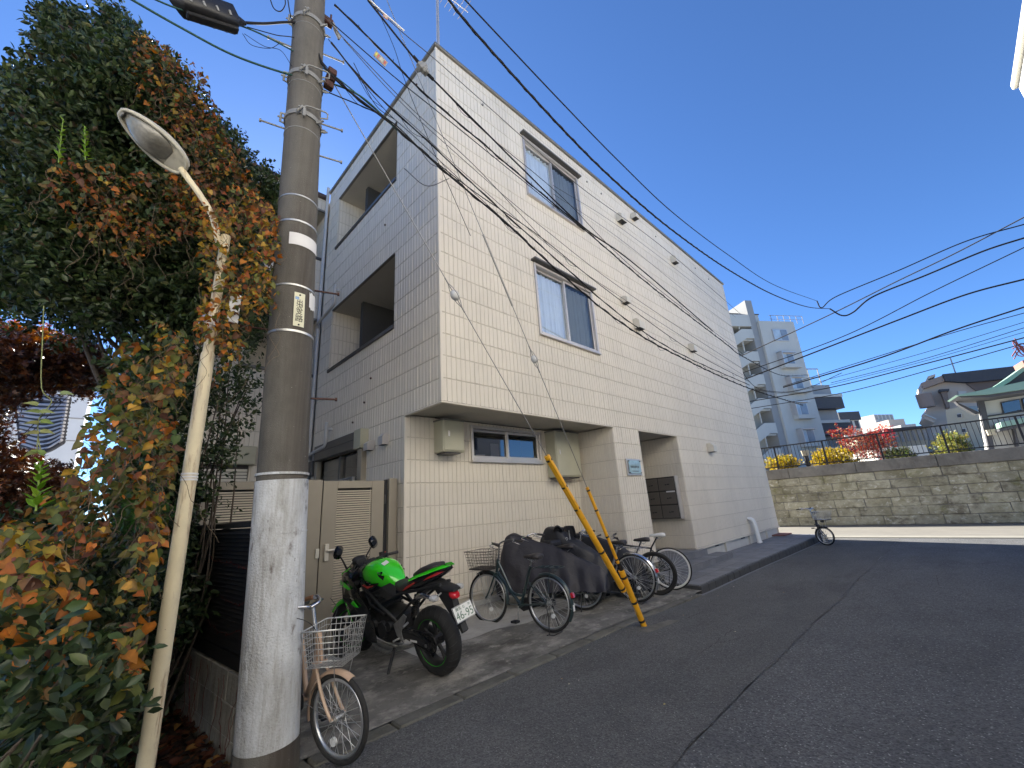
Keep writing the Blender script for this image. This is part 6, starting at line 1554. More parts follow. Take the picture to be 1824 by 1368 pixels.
# engine block with covers, exhaust header, frame tubes
def f(mb):
    mb.sect([(.42,.40,.10,.10),(.48,.40,.15,.15),(.62,.40,.165,.17),(.78,.42,.155,.17),(.90,.45,.12,.13),(.96,.46,.08,.08)], 16, 3.4)
    mb.bbox(.66,-.14,.50,.86,.14,.72,.02)
    for z in (.54,.58,.62,.66): mb.bbox(.65,-.15,z,.87,.15,z+.012,.004)
part('engine', 'engine', f)
def f(mb):
    mb.cyl((.60,.175,.40), .085, .03, 'y', 24, .07); mb.cyl((.76,.165,.43), .055, .04, 'y', 20, .045); mb.cyl((.50,.160,.44), .045, .05, 'y', 18)
    for k in range(7): a_ = k*.9; mb.cyl((.60+math.cos(a_)*.078,.185,.40+math.sin(a_)*.078), .007, .02, 'y', 6)
part('clutch_cover', 'moto_matt', f)
def f(mb):
    mb.tube([(.92,.06,.55),(1.00,.07,.48),(1.00,.09,.33),(.88,.10,.20),(.62,.08,.17),(.44,.02,.19),(.30,-.12,.22)], .021, 10); mb.tube([(.92,-.06,.55),(1.00,-.05,.48),(1.0,-.03,.33),(.88,-.02,.20),(.62,-.03,.17)], .021, 10)
part('exhaust_header', 'chrome_dull', f)
part('silencer', 'moto_matt', lambda mb: mb.tube([(.30,-.14,.24),(.22,-.16,.28),(-.12,-.19,.40)], [.04,.055,.06], 16))
def f(mb):
    for s in (1,-1):
        mb.tube([(1.12,s*.05,.92),(.95,s*.13,.78),(.62,s*.17,.62),(.42,s*.14,.50),(.40,s*.12,.36)], .018, 8); mb.tube([(.95,s*.13,.78),(.80,s*.16,.62),(.55,s*.17,.55)], .015, 8)
        mb.tube([(.60,s*.15,.66),(.35,s*.11,.74),(.0,s*.09,.80),(-.22,s*.06,.84)], .015, 8); mb.tube([(.42,s*.13,.50),(.2,s*.11,.66),(-.05,s*.09,.79)], .014, 8)
part('frame_tubes', 'moto_matt', f)
def f(mb):
    pts = []
    for i in range(60): a_ = i*1.25; pts.append((.30-.10*i/60+.034*math.cos(a_), .034*math.sin(a_), .50+.22*i/60))
    mb.tube(pts, .007, 5); mb.rod((.32,0,.46),(.18,0,.76), .018, 8)
part('rear_shock', 'engine', f)
# hangers, footpeg, side stand
def f(mb):
    mb.prism([(.36,.50),(.44,.46),(.40,.36),(.30,.30),(.33,.40),(.22,.55),(.26,.57)], .150, .160, 'y'); mb.rod((.36,.16,.34),(.36,.24,.34), .011, 8); mb.rod((.30,.165,.30),(.52,.17,.27), .006, 6); mb.rod((.20,.16,.50),(.18,.24,.49), .011, 8)
part('foot_hanger', 'chrome_dull', f)
def f(mb):
    mb.tube([(.50,.13,.22),(.46,.22,.12),(.42,.325,-.02)], [.016,.014,.012], 8); mb.bbox(.37,.30,-.035,.47,.37,-.022,.004)
part('side_stand', 'moto_matt', f)
def f(mb): mb.tube([(.96,.10,.24),(.80,.14,.19),(.60,.15,.17),(.50,.14,.20)], [.014,.016,.018,.016], 8)
part('lower_rail', 'chrome_dull', f)
# tank: broad shoulders narrowing to the seat
def f(mb):
    mb.sect([(.44,.775,.055,.045),(.47,.80,.085,.07),(.53,.84,.115,.105),(.62,.88,.150,.135),(.72,.905,.168,.142),(.82,.915,.172,.135),(.92,.905,.155,.115),(.99,.89,.120,.09),(1.03,.87,.07,.06)], 22, 2.5)
    # side scallops: pinch the knees
    for i, v in enumerate(mb.v):
        x, y, z = v
        if x < .70 and z < .88: mb.v[i] = (x, y*(1-.30*(.70-x)/.26*min(1,(.88-z)/.08)), z)
        elif z > .93: mb.v[i] = (x, y*1.02, z-.006)
tk = part('fuel_tank', 'moto_green', f)
def blade(name, mt, pts, y0, th=.004, parent=None, bulge=0, mirror=True):
    for s in ((1,-1) if mirror else (1,)):
        mb = MB(); n = len(pts); cx = sum(p[0] for p in pts)/n; cz = sum(p[1] for p in pts)/n
        yy = lambda p: (p[2] if len(p) > 2 else y0)
        vs = [(p[0], s*yy(p), p[1]) for p in pts]+[(p[0], s*(yy(p)+th), p[1]) for p in pts]+[(cx, s*(sum(yy(p) for p in pts)/n+th+bulge), cz)]
        fs = [tuple(range(n)) if s > 0 else tuple(range(n))[::-1]]
        for k in range(n):
            q = (k+1) % n; a_ = (k, q, q+n, k+n); b_ = (k+n, q+n, 2*n); fs += [a_ if s < 0 else a_[::-1], b_ if s < 0 else b_[::-1]]
        mb.add(vs, fs, False); mb.build(name, M[mt], parent or mt_)
part('filler_cap', 'moto_matt', lambda mb: mb.cyl((.80,0,1.053), .036, .014, 'z', 20))
blade('tank_side_trim', 'moto_black', [(.95,.815,.150),(.88,.835,.168),(.80,.815,.176),(.70,.835,.172),(.62,.845,.158),(.70,.775,.160),(.80,.755,.165),(.90,.785,.155)], .16, .004, tk, .004)
blade('red_flash', 'moto_red', [(.92,.808,.166),(.86,.826,.176),(.79,.800,.182),(.68,.822,.178),(.72,.805,.180),(.80,.785,.182),(.88,.806,.178)], .17, .003, tk)
blade('emblem', 'moto_black', [(.66,.955,.138),(.585,.945,.124),(.60,.90,.140),(.555,.905,.128),(.575,.865,.134),(.62,.905,.152),(.64,.93,.150)], .14, .003, tk)
blade('emblem_bar', 'moto_disc', [(.645,.948,.146),(.60,.938,.136),(.605,.930,.140),(.640,.938,.150)], .14, .003, tk)
part('caution_label', 'number_white', lambda mb: (mb.bbox(.60,.02,1.012,.655,.085,1.016,.001), mb.xf(Matrix.Translation((.63,.05,1.01)) @ Matrix.Rotation(R(-22),4,'Y') @ Matrix.Rotation(R(-18),4,'X') @ Matrix.Translation((-.63,-.05,-1.008)))), tk)
part('tank_badge', 'moto_black', lambda mb: mb.bbox(.93,.148,.87,1.0,.152,.885,.001), tk)
# lower side cover under the tank (dark blue grey), and rider seat
blade('side_cover', 'moto_matt', [(.60,.80,.150),(.50,.835,.105),(.43,.80,.090),(.40,.72,.115),(.50,.68,.150),(.62,.72,.160)], .12, .006, None, .012)
def f(mb): mb.sect([(.20,.815,.085,.035),(.26,.80,.115,.045),(.34,.785,.125,.045),(.42,.785,.10,.045),(.48,.80,.065,.045),(.52,.83,.03,.03)], 18, 2.8)
part('rider_seat', 'saddle', f)
# tail cowl rising to the pillion pad
def f(mb): mb.sect([(-.33,.985,.020,.018),(-.27,.965,.060,.035),(-.14,.925,.095,.055),(0,.885,.110,.070),(.12,.850,.112,.070),(.24,.815,.09,.05)], 18, 3.0)
tc_ = part('tail_cowl', 'moto_black', f)
def f(mb): mb.sect([(-.20,1.000,.03,.012),(-.17,.998,.075,.028),(-.05,.975,.095,.038),(.06,.945,.098,.036),(.14,.915,.085,.028),(.18,.895,.04,.012)], 18, 2.6)
part('pillion_pad', 'saddle', f)
blade('tail_panel', 'moto_green', [(-.36,1.005,.018),(-.26,.985,.066),(-.10,.945,.102),(.02,.915,.115),(.16,.872,.116),(.20,.880,.104),(.08,.925,.104),(-.06,.962,.098),(-.18,.998,.080),(-.28,1.018,.05)], .09, .006, tc_, .006)
blade('tail_red', 'moto_red', [(-.30,.965,.060),(-.22,.935,.088),(-.08,.895,.108),(-.04,.885,.112),(-.10,.915,.108),(-.22,.958,.082)], .1, .005, tc_, .003)
blade('seat_red', 'moto_red', [(.08,.868,.120),(.22,.820,.112),(.30,.780,.108),(.30,.768,.110),(.20,.805,.116),(.08,.855,.124)], .11, .004, tc_)
# plate holder, lamps
def f(mb):
    mb.sect([(-.26,.80,.035,.03),(-.16,.83,.06,.04),(-.02,.82,.08,.05),(.10,.77,.07,.06)], 12, 3); mb.prism([(-.30,.80),(-.16,.84),(-.10,.78),(-.20,.66),(-.34,.50),(-.40,.42),(-.42,.44),(-.36,.58)], -.035, .035, 'y')
part('rear_mudguard', 'moto_matt', f)
part('tail_light', 'reflector', lambda mb: mb.sect([(-.37,.735,.028,.022),(-.345,.74,.050,.034),(-.30,.75,.045,.034)], 12, 3))
part('tail_light_hood', 'moto_matt', lambda mb: mb.sect([(-.37,.790,.05,.012),(-.30,.795,.075,.024),(-.20,.81,.07,.03)], 12, 3))
npM = Matrix.Translation((-.425,0,.60)) @ Matrix.Rotation(R(22), 4, 'Y') @ Matrix.Rotation(0, 4, 'X')
npl = part('number_plate', 'number_white', lambda mb: mb.bbox(-.004,-.115,-.0625,0,.115,.0625,.002), turn=npM)
def platetext(body, size, y, z, col, wdt=1):
    m4 = npM @ Matrix.Translation((-.0055, y, z)) @ Matrix(((0,0,-1,0),(-1,0,0,0),(0,1,0,0),(0,0,0,1))) @ Matrix.Scale(wdt, 4, (1,0,0))
    try: text(body, size, m4, col, npl)
    except Exception as e: print('pt', e)
M['plate_green'] = mat('plate_green', (.12,.20,.14), .6)
platetext('46-95', .098, 0, -.020, M['plate_green'], .95); platetext('練馬', .036, .055, .040, M['plate_green']); platetext('む', .030, -.012, .038, M['plate_green']); platetext('24', .026, -.08, .042, M['plate_green'])
part('plate_frame', 'chrome_dull', lambda mb: (mb.tube([(.003,-.120,-.067),(.003,.120,-.067),(.003,.120,.067),(.003,-.120,.067)], .003, 5, closed=True)), turn=npM)
part('plate_reflector', 'lens_clear', lambda mb: mb.cyl((-.395,-.05,.52), .022, .012, 'x', 14))
for s in (1,-1):
    part('turn_signal', 'lens_clear', lambda mb: (mb.rod((-.20,s*.05,.76),(-.22,s*.12,.755), .009, 8), mb.sect([(-.27,.752,.022,.016,s*.165),(-.245,.755,.042,.026,s*.165),(-.20,.757,.036,.024,s*.165)], 12, 2.6)))
part('silencer_bracket', 'chrome', lambda mb: mb.sect([(-.14,.74,.012,.014,.13),(-.06,.76,.02,.022,.135),(.04,.74,.014,.03,.13),(.10,.72,.01,.012,.12)], 10, 3))
# front end: fork, fender, triple clamp, bars
def FK(x, z): return x
def f(mb):
    for s in (1,-1): mb.rod((WB-.005,s*.085,RF+.02),(WB-.16,s*.09,RF+.42), .024, 12); mb.rod((WB-.16,s*.09,RF+.42),(WB-.28,s*.09,RF+.70), .020, 12)
    mb.bbox(WB-.32,-.11,RF+.66,WB-.22,.11,RF+.70,.01)
part('fork', 'moto_matt', f, turn=SA)
def f(mb):
    n = 14; vs = []
    for k in range(n+1):
        a_ = R(35+(160-35)*k/n); w_ = .070*(.55+.45*math.sin(math.pi*min(1,k/n*1.15+.05)))
        for y, dr in ((-w_,-.03),(-w_*.75,.005),(0,.022),(w_*.75,.005),(w_,-.03)): vs.append((WB+math.cos(a_)*(RF+.018+dr), y, RF+math.sin(a_)*(RF+.018+dr)))
    mb.add(vs, [(k*5+j,k*5+j+1,(k+1)*5+j+1,(k+1)*5+j) for k in range(n) for j in range(4)], True)
    for s in (1,-1): mb.prism([(WB-.02,RF+.31),(WB-.16,RF+.27),(WB-.14,RF+.12),(WB-.07,RF+.08),(WB-.02,RF+.20)], s*.072, s*.078, 'y')
part('front_fender', 'moto_green', f, turn=SA)
hz_ = .985
def f(mb):
    for s in (1,-1): mb.tube([(1.06,s*.11,.95),(1.05,s*.16,hz_),(1.02,s*.24,hz_+.005),(.96,s*.37,hz_-.005)], .0115, 10)
    mb.bbox(1.0,-.12,.93,1.10,.12,.955,.01)
hb2 = part('handlebar', 'moto_matt', f, turn=SA)
for s in (1,-1):
    part('grip', 'saddle', lambda mb: mb.rod((1.0,s*.27,hz_+.002),(.955,s*.385,hz_-.006), .017, 12), hb2, SA)
    part('lever', 'moto_matt', lambda mb: mb.tube([(1.06,s*.20,hz_),(1.07,s*.26,hz_-.004),(1.03,s*.385,hz_-.014)], [.008,.007,.006], 6), hb2, SA)
    part('switch_box', 'moto_matt', lambda mb: mb.sect([(1.0,hz_,.022,.02,s*.235),(1.03,hz_+.005,.03,.03,s*.235),(1.06,hz_,.022,.02,s*.235)], 10, 3), hb2, SA)
part('brake_reservoir', 'moto_matt', lambda mb: mb.rod((1.07,-.20,hz_+.01),(1.07,-.20,hz_+.05), .022, 12), hb2, SA)
part('ignition', 'moto_red', lambda mb: mb.cyl((1.04,-.25,hz_+.03), .010, .02, 'z', 10), hb2, SA)
def f(mb):
    rr_ = random.Random(3)
    for k in range(9):
        s = rr_.choice((1,-1)); mb.tube(cat([(1.04,s*rr_.uniform(.1,.22),hz_-.01),(1.16,s*rr_.uniform(.05,.16),rr_.uniform(.90,.98)),(1.10,s*rr_.uniform(.03,.12),rr_.uniform(.72,.84)),(.98,s*.1,.66)], 6), .0055, 6)
part('cable_bundle', 'cable', f)
part('dashboard', 'moto_matt', lambda mb: (mb.sect([(1.16,1.00,.06,.03),(1.19,1.01,.085,.05),(1.23,1.01,.075,.05)], 14, 3.2)))
# nose fairing, belly and side panels
def f(mb): mb.sect([(1.10,.83,.19,.09),(1.20,.84,.20,.12),(1.32,.83,.17,.12),(1.43,.79,.11,.09),(1.50,.75,.05,.05)], 20, 2.8)
ns = part('nose_fairing', 'moto_black', f)
for s in (1,-1):
    part('headlight', 'lens_clear', lambda mb: mb.sect([(1.36,.79,.05,.025,s*.085),(1.44,.775,.035,.02,s*.07),(1.48,.76,.012,.008,s*.05)], 10, 2.6), ns)
blade('side_fairing', 'moto_black', [(1.30,.90,.165),(1.12,.90,.20),(1.00,.84,.205),(.93,.72,.20),(.80,.60,.195),(.72,.40,.18),(.78,.24,.14),(.92,.22,.13),(1.06,.34,.16),(1.16,.50,.19),(1.28,.66,.19),(1.38,.76,.13)], .19, .008, None, .03)
blade('fairing_green', 'moto_green', [(1.30,.845,.19),(1.18,.835,.215),(1.06,.78,.222),(1.08,.765,.224),(1.20,.80,.222),(1.32,.80,.185)], .2, .006, None, .004)
blade('fairing_green', 'moto_green', [(1.02,.66,.222),(.93,.60,.222),(1.00,.60,.224),(1.07,.63,.222)], .2, .006, None, .002)
blade('fairing_green', 'moto_green', [(1.36,.905,.135),(1.16,.975,.15),(1.14,.965,.155),(1.30,.895,.155),(1.38,.80,.125),(1.40,.81,.118)], .15, .005, None, .002)
blade('fairing_green', 'moto_green', [(1.16,.52,.20),(1.22,.62,.20),(1.20,.50,.19),(1.13,.40,.18)], .2, .006, None, .002)
blade('fairing_mark', 'moto_disc', [(1.06,.70,.232),(1.00,.685,.233),(1.0,.672,.233),(1.07,.688,.232)], .2, .003)
blade('fairing_mark', 'moto_disc', [(1.14,.60,.226),(1.11,.575,.226),(1.13,.565,.226),(1.165,.59,.226)], .2, .003)
part('radiator', 'engine', lambda mb: mb.bbox(1.00,-.15,.45,1.04,.15,.72,.01))
def f(mb):
    n = 12; rows = []
    for i in range(8):
        t = i/7; x = 1.42-.16*t; z = .875+.20*t-.03*t*t; w_ = .135-.03*t; row = []
        for k in range(n+1):
            a_ = math.pi*(k/n-.5); row.append((x-.10*(1-math.cos(a_)), math.sin(a_)*w_, z-.02*(1-math.cos(a_))))
        rows.append(row)
    vs = [p for r_ in rows for p in r_]; mb.add(vs, [(i*(n+1)+k,(i+1)*(n+1)+k,(i+1)*(n+1)+k+1,i*(n+1)+k+1) for i in range(7) for k in range(n)], True)
part('windscreen', 'screen', f)
for s in (1,-1):
    part('mirror_stalk', 'moto_matt', lambda mb: mb.tube([(1.30,s*.10,.93),(1.28,s*.15,1.03),(1.25,s*.20,1.11)], [.013,.009,.009], 8))
    part('mirror', 'moto_black', lambda mb: (mb.sect([(-.025,0,.035,.030),(0,0,.055,.075),(.012,0,.050,.068)], 12, 2.8), mb.xf(Matrix.Translation((1.24,s*.225,1.16)) @ Matrix.Rotation(R(s*25),4,'X'))))

# ================================================================== foliage
def leafmat(name, trans=.25, rough=.45):
    return mat(name, (.1,.1,.1), rough, var=.22, vscale=25, attr='tint', trans=trans, spec=.4)
M['leaf'] = leafmat('leaf', .18, .38); M['leaf_thin'] = leafmat('leaf_thin', .42, .5)
M['bark'] = mat('bark', (.085,.065,.048), .9, var=.3, vscale=10, bump=.8, bscale=30)
M['vine_stem'] = mat('vine_stem', (.14,.10,.06), .85, var=.3, vscale=30)
HEART = np.array([(0,0,0),(-.30,-.10,.08),(-.45,.16,.17),(-.36,.52,.13),(.05,1,-.16),(.36,.52,.10),(.45,.20,.14),(.30,-.08,.10),(.02,.42,-.04)])
HEARTF = [(0,8,1),(1,8,2),(2,8,3),(3,8,4),(4,8,5),(5,8,6),(6,8,7),(7,8,0)]
LANCE = np.array([(0,0,0),(-.22,.38,.05),(-.17,.70,.03),(0,1,-.05),(.17,.70,.03),(.22,.38,.05)]); LANCEF = [(0,2,1),(0,3,2),(0,5,4),(0,4,3)]
STAR = np.array([(0,0,0),(-.42,.10,.02),(-.12,.32,0),(-.45,.62,.03),(-.06,.50,0),(0,1,-.03),(.06,.50,0),(.45,.62,.03),(.12,.32,0),(.42,.10,.02)]); STARF = [(0,2,1),(2,4,3),(4,6,5),(6,8,7),(8,0,9),(0,8,2),(2,8,4),(4,8,6)]
def leafmesh(pos, dirs, nrm, size, tint, shape, name, mt, parent=None, **kw):
    V, Fc = shape; n = len(pos); m_ = len(V)
    y = dirs/np.linalg.norm(dirs, axis=1, keepdims=True); x = np.cross(y, nrm); x /= np.linalg.norm(x, axis=1, keepdims=True)+1e-9; z = np.cross(x, y)
    sz = size[:, None, None]
    P = pos[:, None, :] + sz*(V[None,:,0:1]*x[:,None,:]+V[None,:,1:2]*y[:,None,:]+V[None,:,2:3]*z[:,None,:])
    P = P.reshape(-1,3); off = np.array(parent['_off']) if parent is not None and '_off' in parent else np.zeros(3); P = P-off
    F_ = (np.array(Fc)[None]+(np.arange(n)*m_)[:,None,None]).reshape(-1,3)
    me = bpy.data.meshes.new(name); me.vertices.add(len(P)); me.vertices.foreach_set('co', P.astype(np.float32).ravel())
    me.loops.add(F_.size); me.loops.foreach_set('vertex_index', F_.astype(np.int32).ravel()); me.polygons.add(len(F_)); me.polygons.foreach_set('loop_start', np.arange(0, F_.size, 3, dtype=np.int32))
    me.update(calc_edges=True)
    ca_ = me.color_attributes.new('tint', 'FLOAT_COLOR', 'POINT'); c = np.repeat(np.c_[tint, np.ones(n)], m_, axis=0).reshape(n, m_, 4)
    edge = 1+rng.uniform(-.28,.18,(n,m_,1)); edge[:, -1] = 1.25; c[:,:,:3] = np.clip(c[:,:,:3]*edge, .002, 1); c = c.reshape(-1,4); ca_.data.foreach_set('color', c.astype(np.float32).ravel())
    me.materials.append(mt); o = bpy.data.objects.new(name, me); COL.objects.link(o)
    if parent is not None: o.parent = parent
    for k, v in kw.items(): o[k] = v
    return o
def rnd(n, a=-1, b=1): return rng.uniform(a, b, (n, 3))
def unit(v): return v/(np.linalg.norm(v, axis=1, keepdims=True)+1e-9)
def tints(n, cols, wts, jit=.22):
    c = np.array(cols)[rng.choice(len(cols), n, p=np.array(wts)/sum(wts))]; return np.clip(c*(1+rng.uniform(-jit, jit, (n,1)))*(1+rng.uniform(-.1,.1,(n,3))), .003, 1)
def twigs(blobs, per, nl, ll, shape_dir=.6, upb=.35, shell=.45):
    """leaf positions along short twigs scattered through blobs (centre, radius)"""
    pos = []; dr = []; tw = []
    for c, r in blobs:
        c = np.array(c); k = max(3, int(per*(r/.4)**2)); d = unit(rng.normal(size=(k,3))); rad = r*(shell+(1-shell)*rng.random((k,1)))**.7
        st = c+d*rad*np.array([1,1,.85]); td = unit(d*.8+rnd(k)*.6+np.array([0,0,upb]))
        L_ = rng.uniform(.10,.20,(k,1))*min(1.6, ll/.07)
        for i in range(nl):
            f = i/nl; a = i*2.4+rng.uniform(0,6,(k,1)); s1 = unit(np.cross(td, rnd(k))); s2 = np.cross(td, s1)
            od = unit(td*.55+(s1*np.cos(a)+s2*np.sin(a))*.9); pos.append(st+td*L_*f); dr.append(od)
    return np.concatenate(pos), np.concatenate(dr)
def inpoly(p, poly):
    x, y = p; c = False; j = len(poly)-1
    for i in range(len(poly)):
        xi, yi = poly[i]; xj, yj = poly[j]
        if (yi > y) != (yj > y) and x < (xj-xi)*(y-yi)/(yj-yi)+xi: c = not c
        j = i
    return c
def depth_of(p): return (p-CAM).dot(fw)
def hides_lamp(px, py, d, pad=34): return d < 3.72 and py > 610 and abs(px-(262+(1368-py)*.136)) < pad
def fill(poly, n, d0, d1, r0, r1, shrink=1.0, bias=None):
    """scatter blobs through a body of leaves with this outline as seen from the street"""
    xs = [p[0] for p in poly]; ys = [p[1] for p in poly]; out = []; tries = 0
    while len(out) < n and tries < n*60:
        tries += 1; px, py = rng.uniform(min(xs), max(xs)), rng.uniform(min(ys), max(ys)); d = rng.uniform(d0, d1); r = rng.uniform(r0, r1)
        c = at(px, py, d=d); rp_ = FOC*r/max(.3, depth_of(c))*1.15*shrink
        if hides_lamp(px, py, d-r, 30+rp_*1.5): continue
        if all(inpoly((px+dx*rp_, py+dy*rp_), poly) for dx, dy in ((0,0),(1,0),(-1,0),(0,1),(0,-1),(.7,.7),(-.7,.7),(.7,-.7),(-.7,-.7))): out.append((c, r))
    return out
GREENS = [(.028,.048,.018),(.040,.066,.022),(.062,.088,.028),(.095,.110,.036),(.036,.052,.024)]
# ---- big evergreen tree
tree_poly = [(-60,150),(20,140),(60,80),(95,0),(130,5),(165,70),(190,20),(225,30),(250,70),(330,95),(380,160),(425,215),(450,290),(497,330),(500,600),(470,640),(420,640),(330,600),(250,612),(160,590),(0,560),(-60,560)]
ev = wthing('evergreen_tree', 'big dark evergreen tree overgrown with autumn vines at the left', 'tree', (-3.15, 1.6, 0))
bl = fill(tree_poly, 250, 4.4, 7.6, .24, .46, .9)
bl += fill([(95,0),(130,-5),(170,70),(140,130),(70,110)], 16, 5.0, 6.0, .12, .2, .8)+fill([(185,10),(215,0),(255,80),(220,120),(180,80)], 12, 5, 6, .12, .18, .8)
bl += fill([(430,240),(497,320),(500,420),(440,400)], 14, 4.5, 5.5, .12, .2, .8)+fill([(-40,140),(60,100),(110,200),(20,260),(-40,220)], 18, 4.8, 6.2, .15, .25, .8)
pos, dr = twigs(bl, 120, 9, .070); n = len(pos)
leafmesh(pos, dr, rnd(n)+[0,0,.8], rng.uniform(.042,.074,n), tints(n, GREENS+[(.10,.13,.06),(.07,.045,.025)], [4,4,3,1.4,2,.5,.6]), (LANCE, LANCEF), 'foliage', M['leaf'], ev, kind='stuff')
mb = MB()
tk_ = [at(232,1330,d=4.9), at(195,1120,d=5.0), at(205,1000,d=5.1), at(262,850,d=5.3), at(300,700,d=5.5), at(280,500,d=5.8), at(230,300,d=6.0), at(160,120,d=6.2)]
mb.tube(cat(tk_, 6), [.13-.11*i/42 for i in range(43)], 12)
mb.build('trunk', M['bark'], ev)
mb = MB()
for k in range(34):
    c, r = bl[rng.integers(230)]; s = tk_[3+rng.integers(4)]; m1 = (s+c)/2+Vector(rng.uniform(-.25,.25,3)); mb.tube(cat([s, m1, c], 5), [.035-.003*i for i in range(11)], 6)
mb.build('limb', M['bark'], ev)
bl = fill([(-60,440),(495,420),(500,600),(440,650),(330,640),(250,622),(150,606),(-60,570)], 90, 4.5, 6.5, .14, .26, .6)
pos, dr = twigs(bl, 120, 9, .070); n = len(pos)
leafmesh(pos, dr, rnd(n)+[0,0,.8], rng.uniform(.042,.074,n), tints(n, GREENS, [5,4,2,.6,2]), (LANCE, LANCEF), 'foliage', M['leaf'], ev, kind='stuff')
# bright new shoots on it
def shoot(px, py0, py1, d, label, n=26, w=.035, col=((.16,.30,.03),(.24,.38,.05))):
    a, b = at(px, py0, d=d), at(px+random.uniform(-4,10), py1, d=d*.99); t = wthing('leaf_shoot', label, 'shoot', a)
    mb = MB(); mb.tube([a, (a+b)/2, b], .004, 5); mb.build('stem', mat('sh', (.18,.26,.05), .6), t)
    P_ = np.array([list(a.lerp(b, (i+.5)/n)) for i in range(n)]); an = np.arange(n)*2.4
    D = np.c_[np.cos(an), np.sin(an), np.full(n,.9)]; s_ = np.linspace(w*1.5, w*.7, n)
    leafmesh(P_, D, rnd(n)*.3+[0,0,1], s_, tints(n, col, [1,1]), (LANCE, LANCEF), 'foliage', M['leaf_thin'], t)
shoot(104,290,212,4.1,'left one of the two bright green shoots high on the evergreen'); shoot(152,285,225,4.1,'right one of the two bright green shoots high on the evergreen')
shoot(64,910,822,2.6,'yellow green upright shoot standing alone in front of the dark maple', 26, .045)
# ---- vines: heart shaped leaves, orange to olive
AUT = [(.40,.135,.026),(.27,.085,.028),(.19,.11,.038),(.31,.20,.034),(.14,.14,.034),(.07,.09,.028),(.15,.065,.034),(.46,.25,.05)]
def vine(label, polys, d0, d1, size, wts, base, nind, droop=.8, stems=20, seed=0):
    t = wthing('climbing_vine', label, 'vine', base, 'autumn vines over the tree and lamp')
    P_ = []; 
    for poly, n in polys:
        xs = [p[0] for p in poly]; ys = [p[1] for p in poly]; k = 0; tr = 0
        while k < n and tr < n*30:
            tr += 1; px, py = rng.uniform(min(xs), max(xs)), rng.uniform(min(ys), max(ys))
            if inpoly((px,py), poly) and not hides_lamp(px, py, d0, 26) and math.sin(px*.045+seed)*math.sin(py*.037+seed*2)+rng.uniform(-1,1) > -.55: P_.append(at(px, py, d=rng.uniform(d0, d1))); k += 1
    pos = np.array([list(p) for p in P_]); n = len(pos)
    dr = unit(np.c_[rng.uniform(-1,1,n), rng.uniform(-1.1,.7,n), np.full(n,-droop)+rng.uniform(-.4,.8,n)]); nr = unit(np.c_[rng.uniform(-1,1,n), rng.uniform(-1.2,.3,n), rng.uniform(-.1,1.1,n)])
    sz = rng.uniform(.45,1.15,n)*size; tn = tints(n, AUT, wts, .3)
    dist = np.linalg.norm(pos-np.array(CAM), axis=1); order = np.argsort(-sz/dist); ind = order[:nind]; rest = order[nind:]
    if len(rest): leafmesh(pos[rest], dr[rest], nr[rest], sz[rest], tn[rest], (HEART, HEARTF), 'foliage', M['leaf_thin'], t, kind='stuff')
    for i in ind: leafmesh(pos[i:i+1], dr[i:i+1], nr[i:i+1], sz[i:i+1], tn[i:i+1], (HEART, HEARTF), 'leaf', M['leaf_thin'], t)
    mb = MB(); rr_ = random.Random(seed+1)
    for k in range(stems):
        i = rr_.randrange(n); p = Vector(pos[i]); pts = [p]
        if seed == 4 or (seed == 1 and rr_.random() < .5): continue
        for q in range(rr_.randint(5,11)): p = p+Vector((rr_.uniform(-.06,.06), rr_.uniform(-.05,.05), -rr_.uniform(.03,.09))); pts.append(p)
        mb.tube(cat(pts, 3), .0015, 4)
    if mb.v: o = mb.build('vine_stems', M['vine_stem'], t); o['kind'] = 'stuff'
    return t
lp_ = [(345,340),(440,330),(495,370),(500,470),(470,560),(440,600),(420,640),(345,740),(330,700),(345,600),(360,480),(350,400)]
vine('dense orange and yellow vine wrapped round the street lamp pole', [(lp_, 760), ([(360,380),(420,360),(430,640),(350,620)], 320), ([(440,360),(500,370),(495,560),(430,560)], 260)], 3.05, 3.6, .046, [3,1,3,4,3,2,2,1.5], (lx, ly, .1), 90, seed=1, stems=70)
vine('red brown vine cloaking the right side of the tree crown', [([(240,55),(300,80),(360,120),(400,230),(440,330),(480,360),(470,430),(330,420),(290,330),(330,260),(250,180),(230,120)], 2000), ([(95,280),(200,290),(330,320),(340,420),(220,470),(120,400),(80,330)], 900), ([(280,200),(420,250),(470,360),(300,360)], 500)], 3.9, 4.7, .047, [2,3,4,1,3,3,4,1], (-2.7, .9, .1), 60, seed=2, stems=130)
vine('hanging curtain of olive and orange vine leaves left of the lamp pole', [([(215,600),(260,620),(300,700),(260,800),(215,900),(180,990),(100,980),(115,850),(150,760),(190,690)], 640), ([(270,560),(345,600),(330,760),(300,950),(250,1000),(240,840),(290,720)], 560), ([(30,905),(150,850),(210,900),(150,1010),(0,1080),(-10,960)], 260)], 2.9, 3.9, .052, [2,1,3,1.5,5,4,2,.7], (-3.0, -.6, .1), 90, seed=3, stems=70)
vine('low vine with orange leaves spilling over the shrub at the lower left', [([(0,930),(110,960),(170,1060),(120,1130),(0,1140)], 260), ([(230,960),(300,940),(260,1150),(215,1290),(200,1180)], 180), ([(0,1100),(150,1080),(190,1200),(60,1300),(0,1200)], 130), ([(80,1250),(140,1200),(150,1368),(60,1368)], 40)], 2.2, 3.3, .050, [3,1,3,2,3,3,2,1], (-3.3, -1.2, .1), 50, seed=4, stems=50)
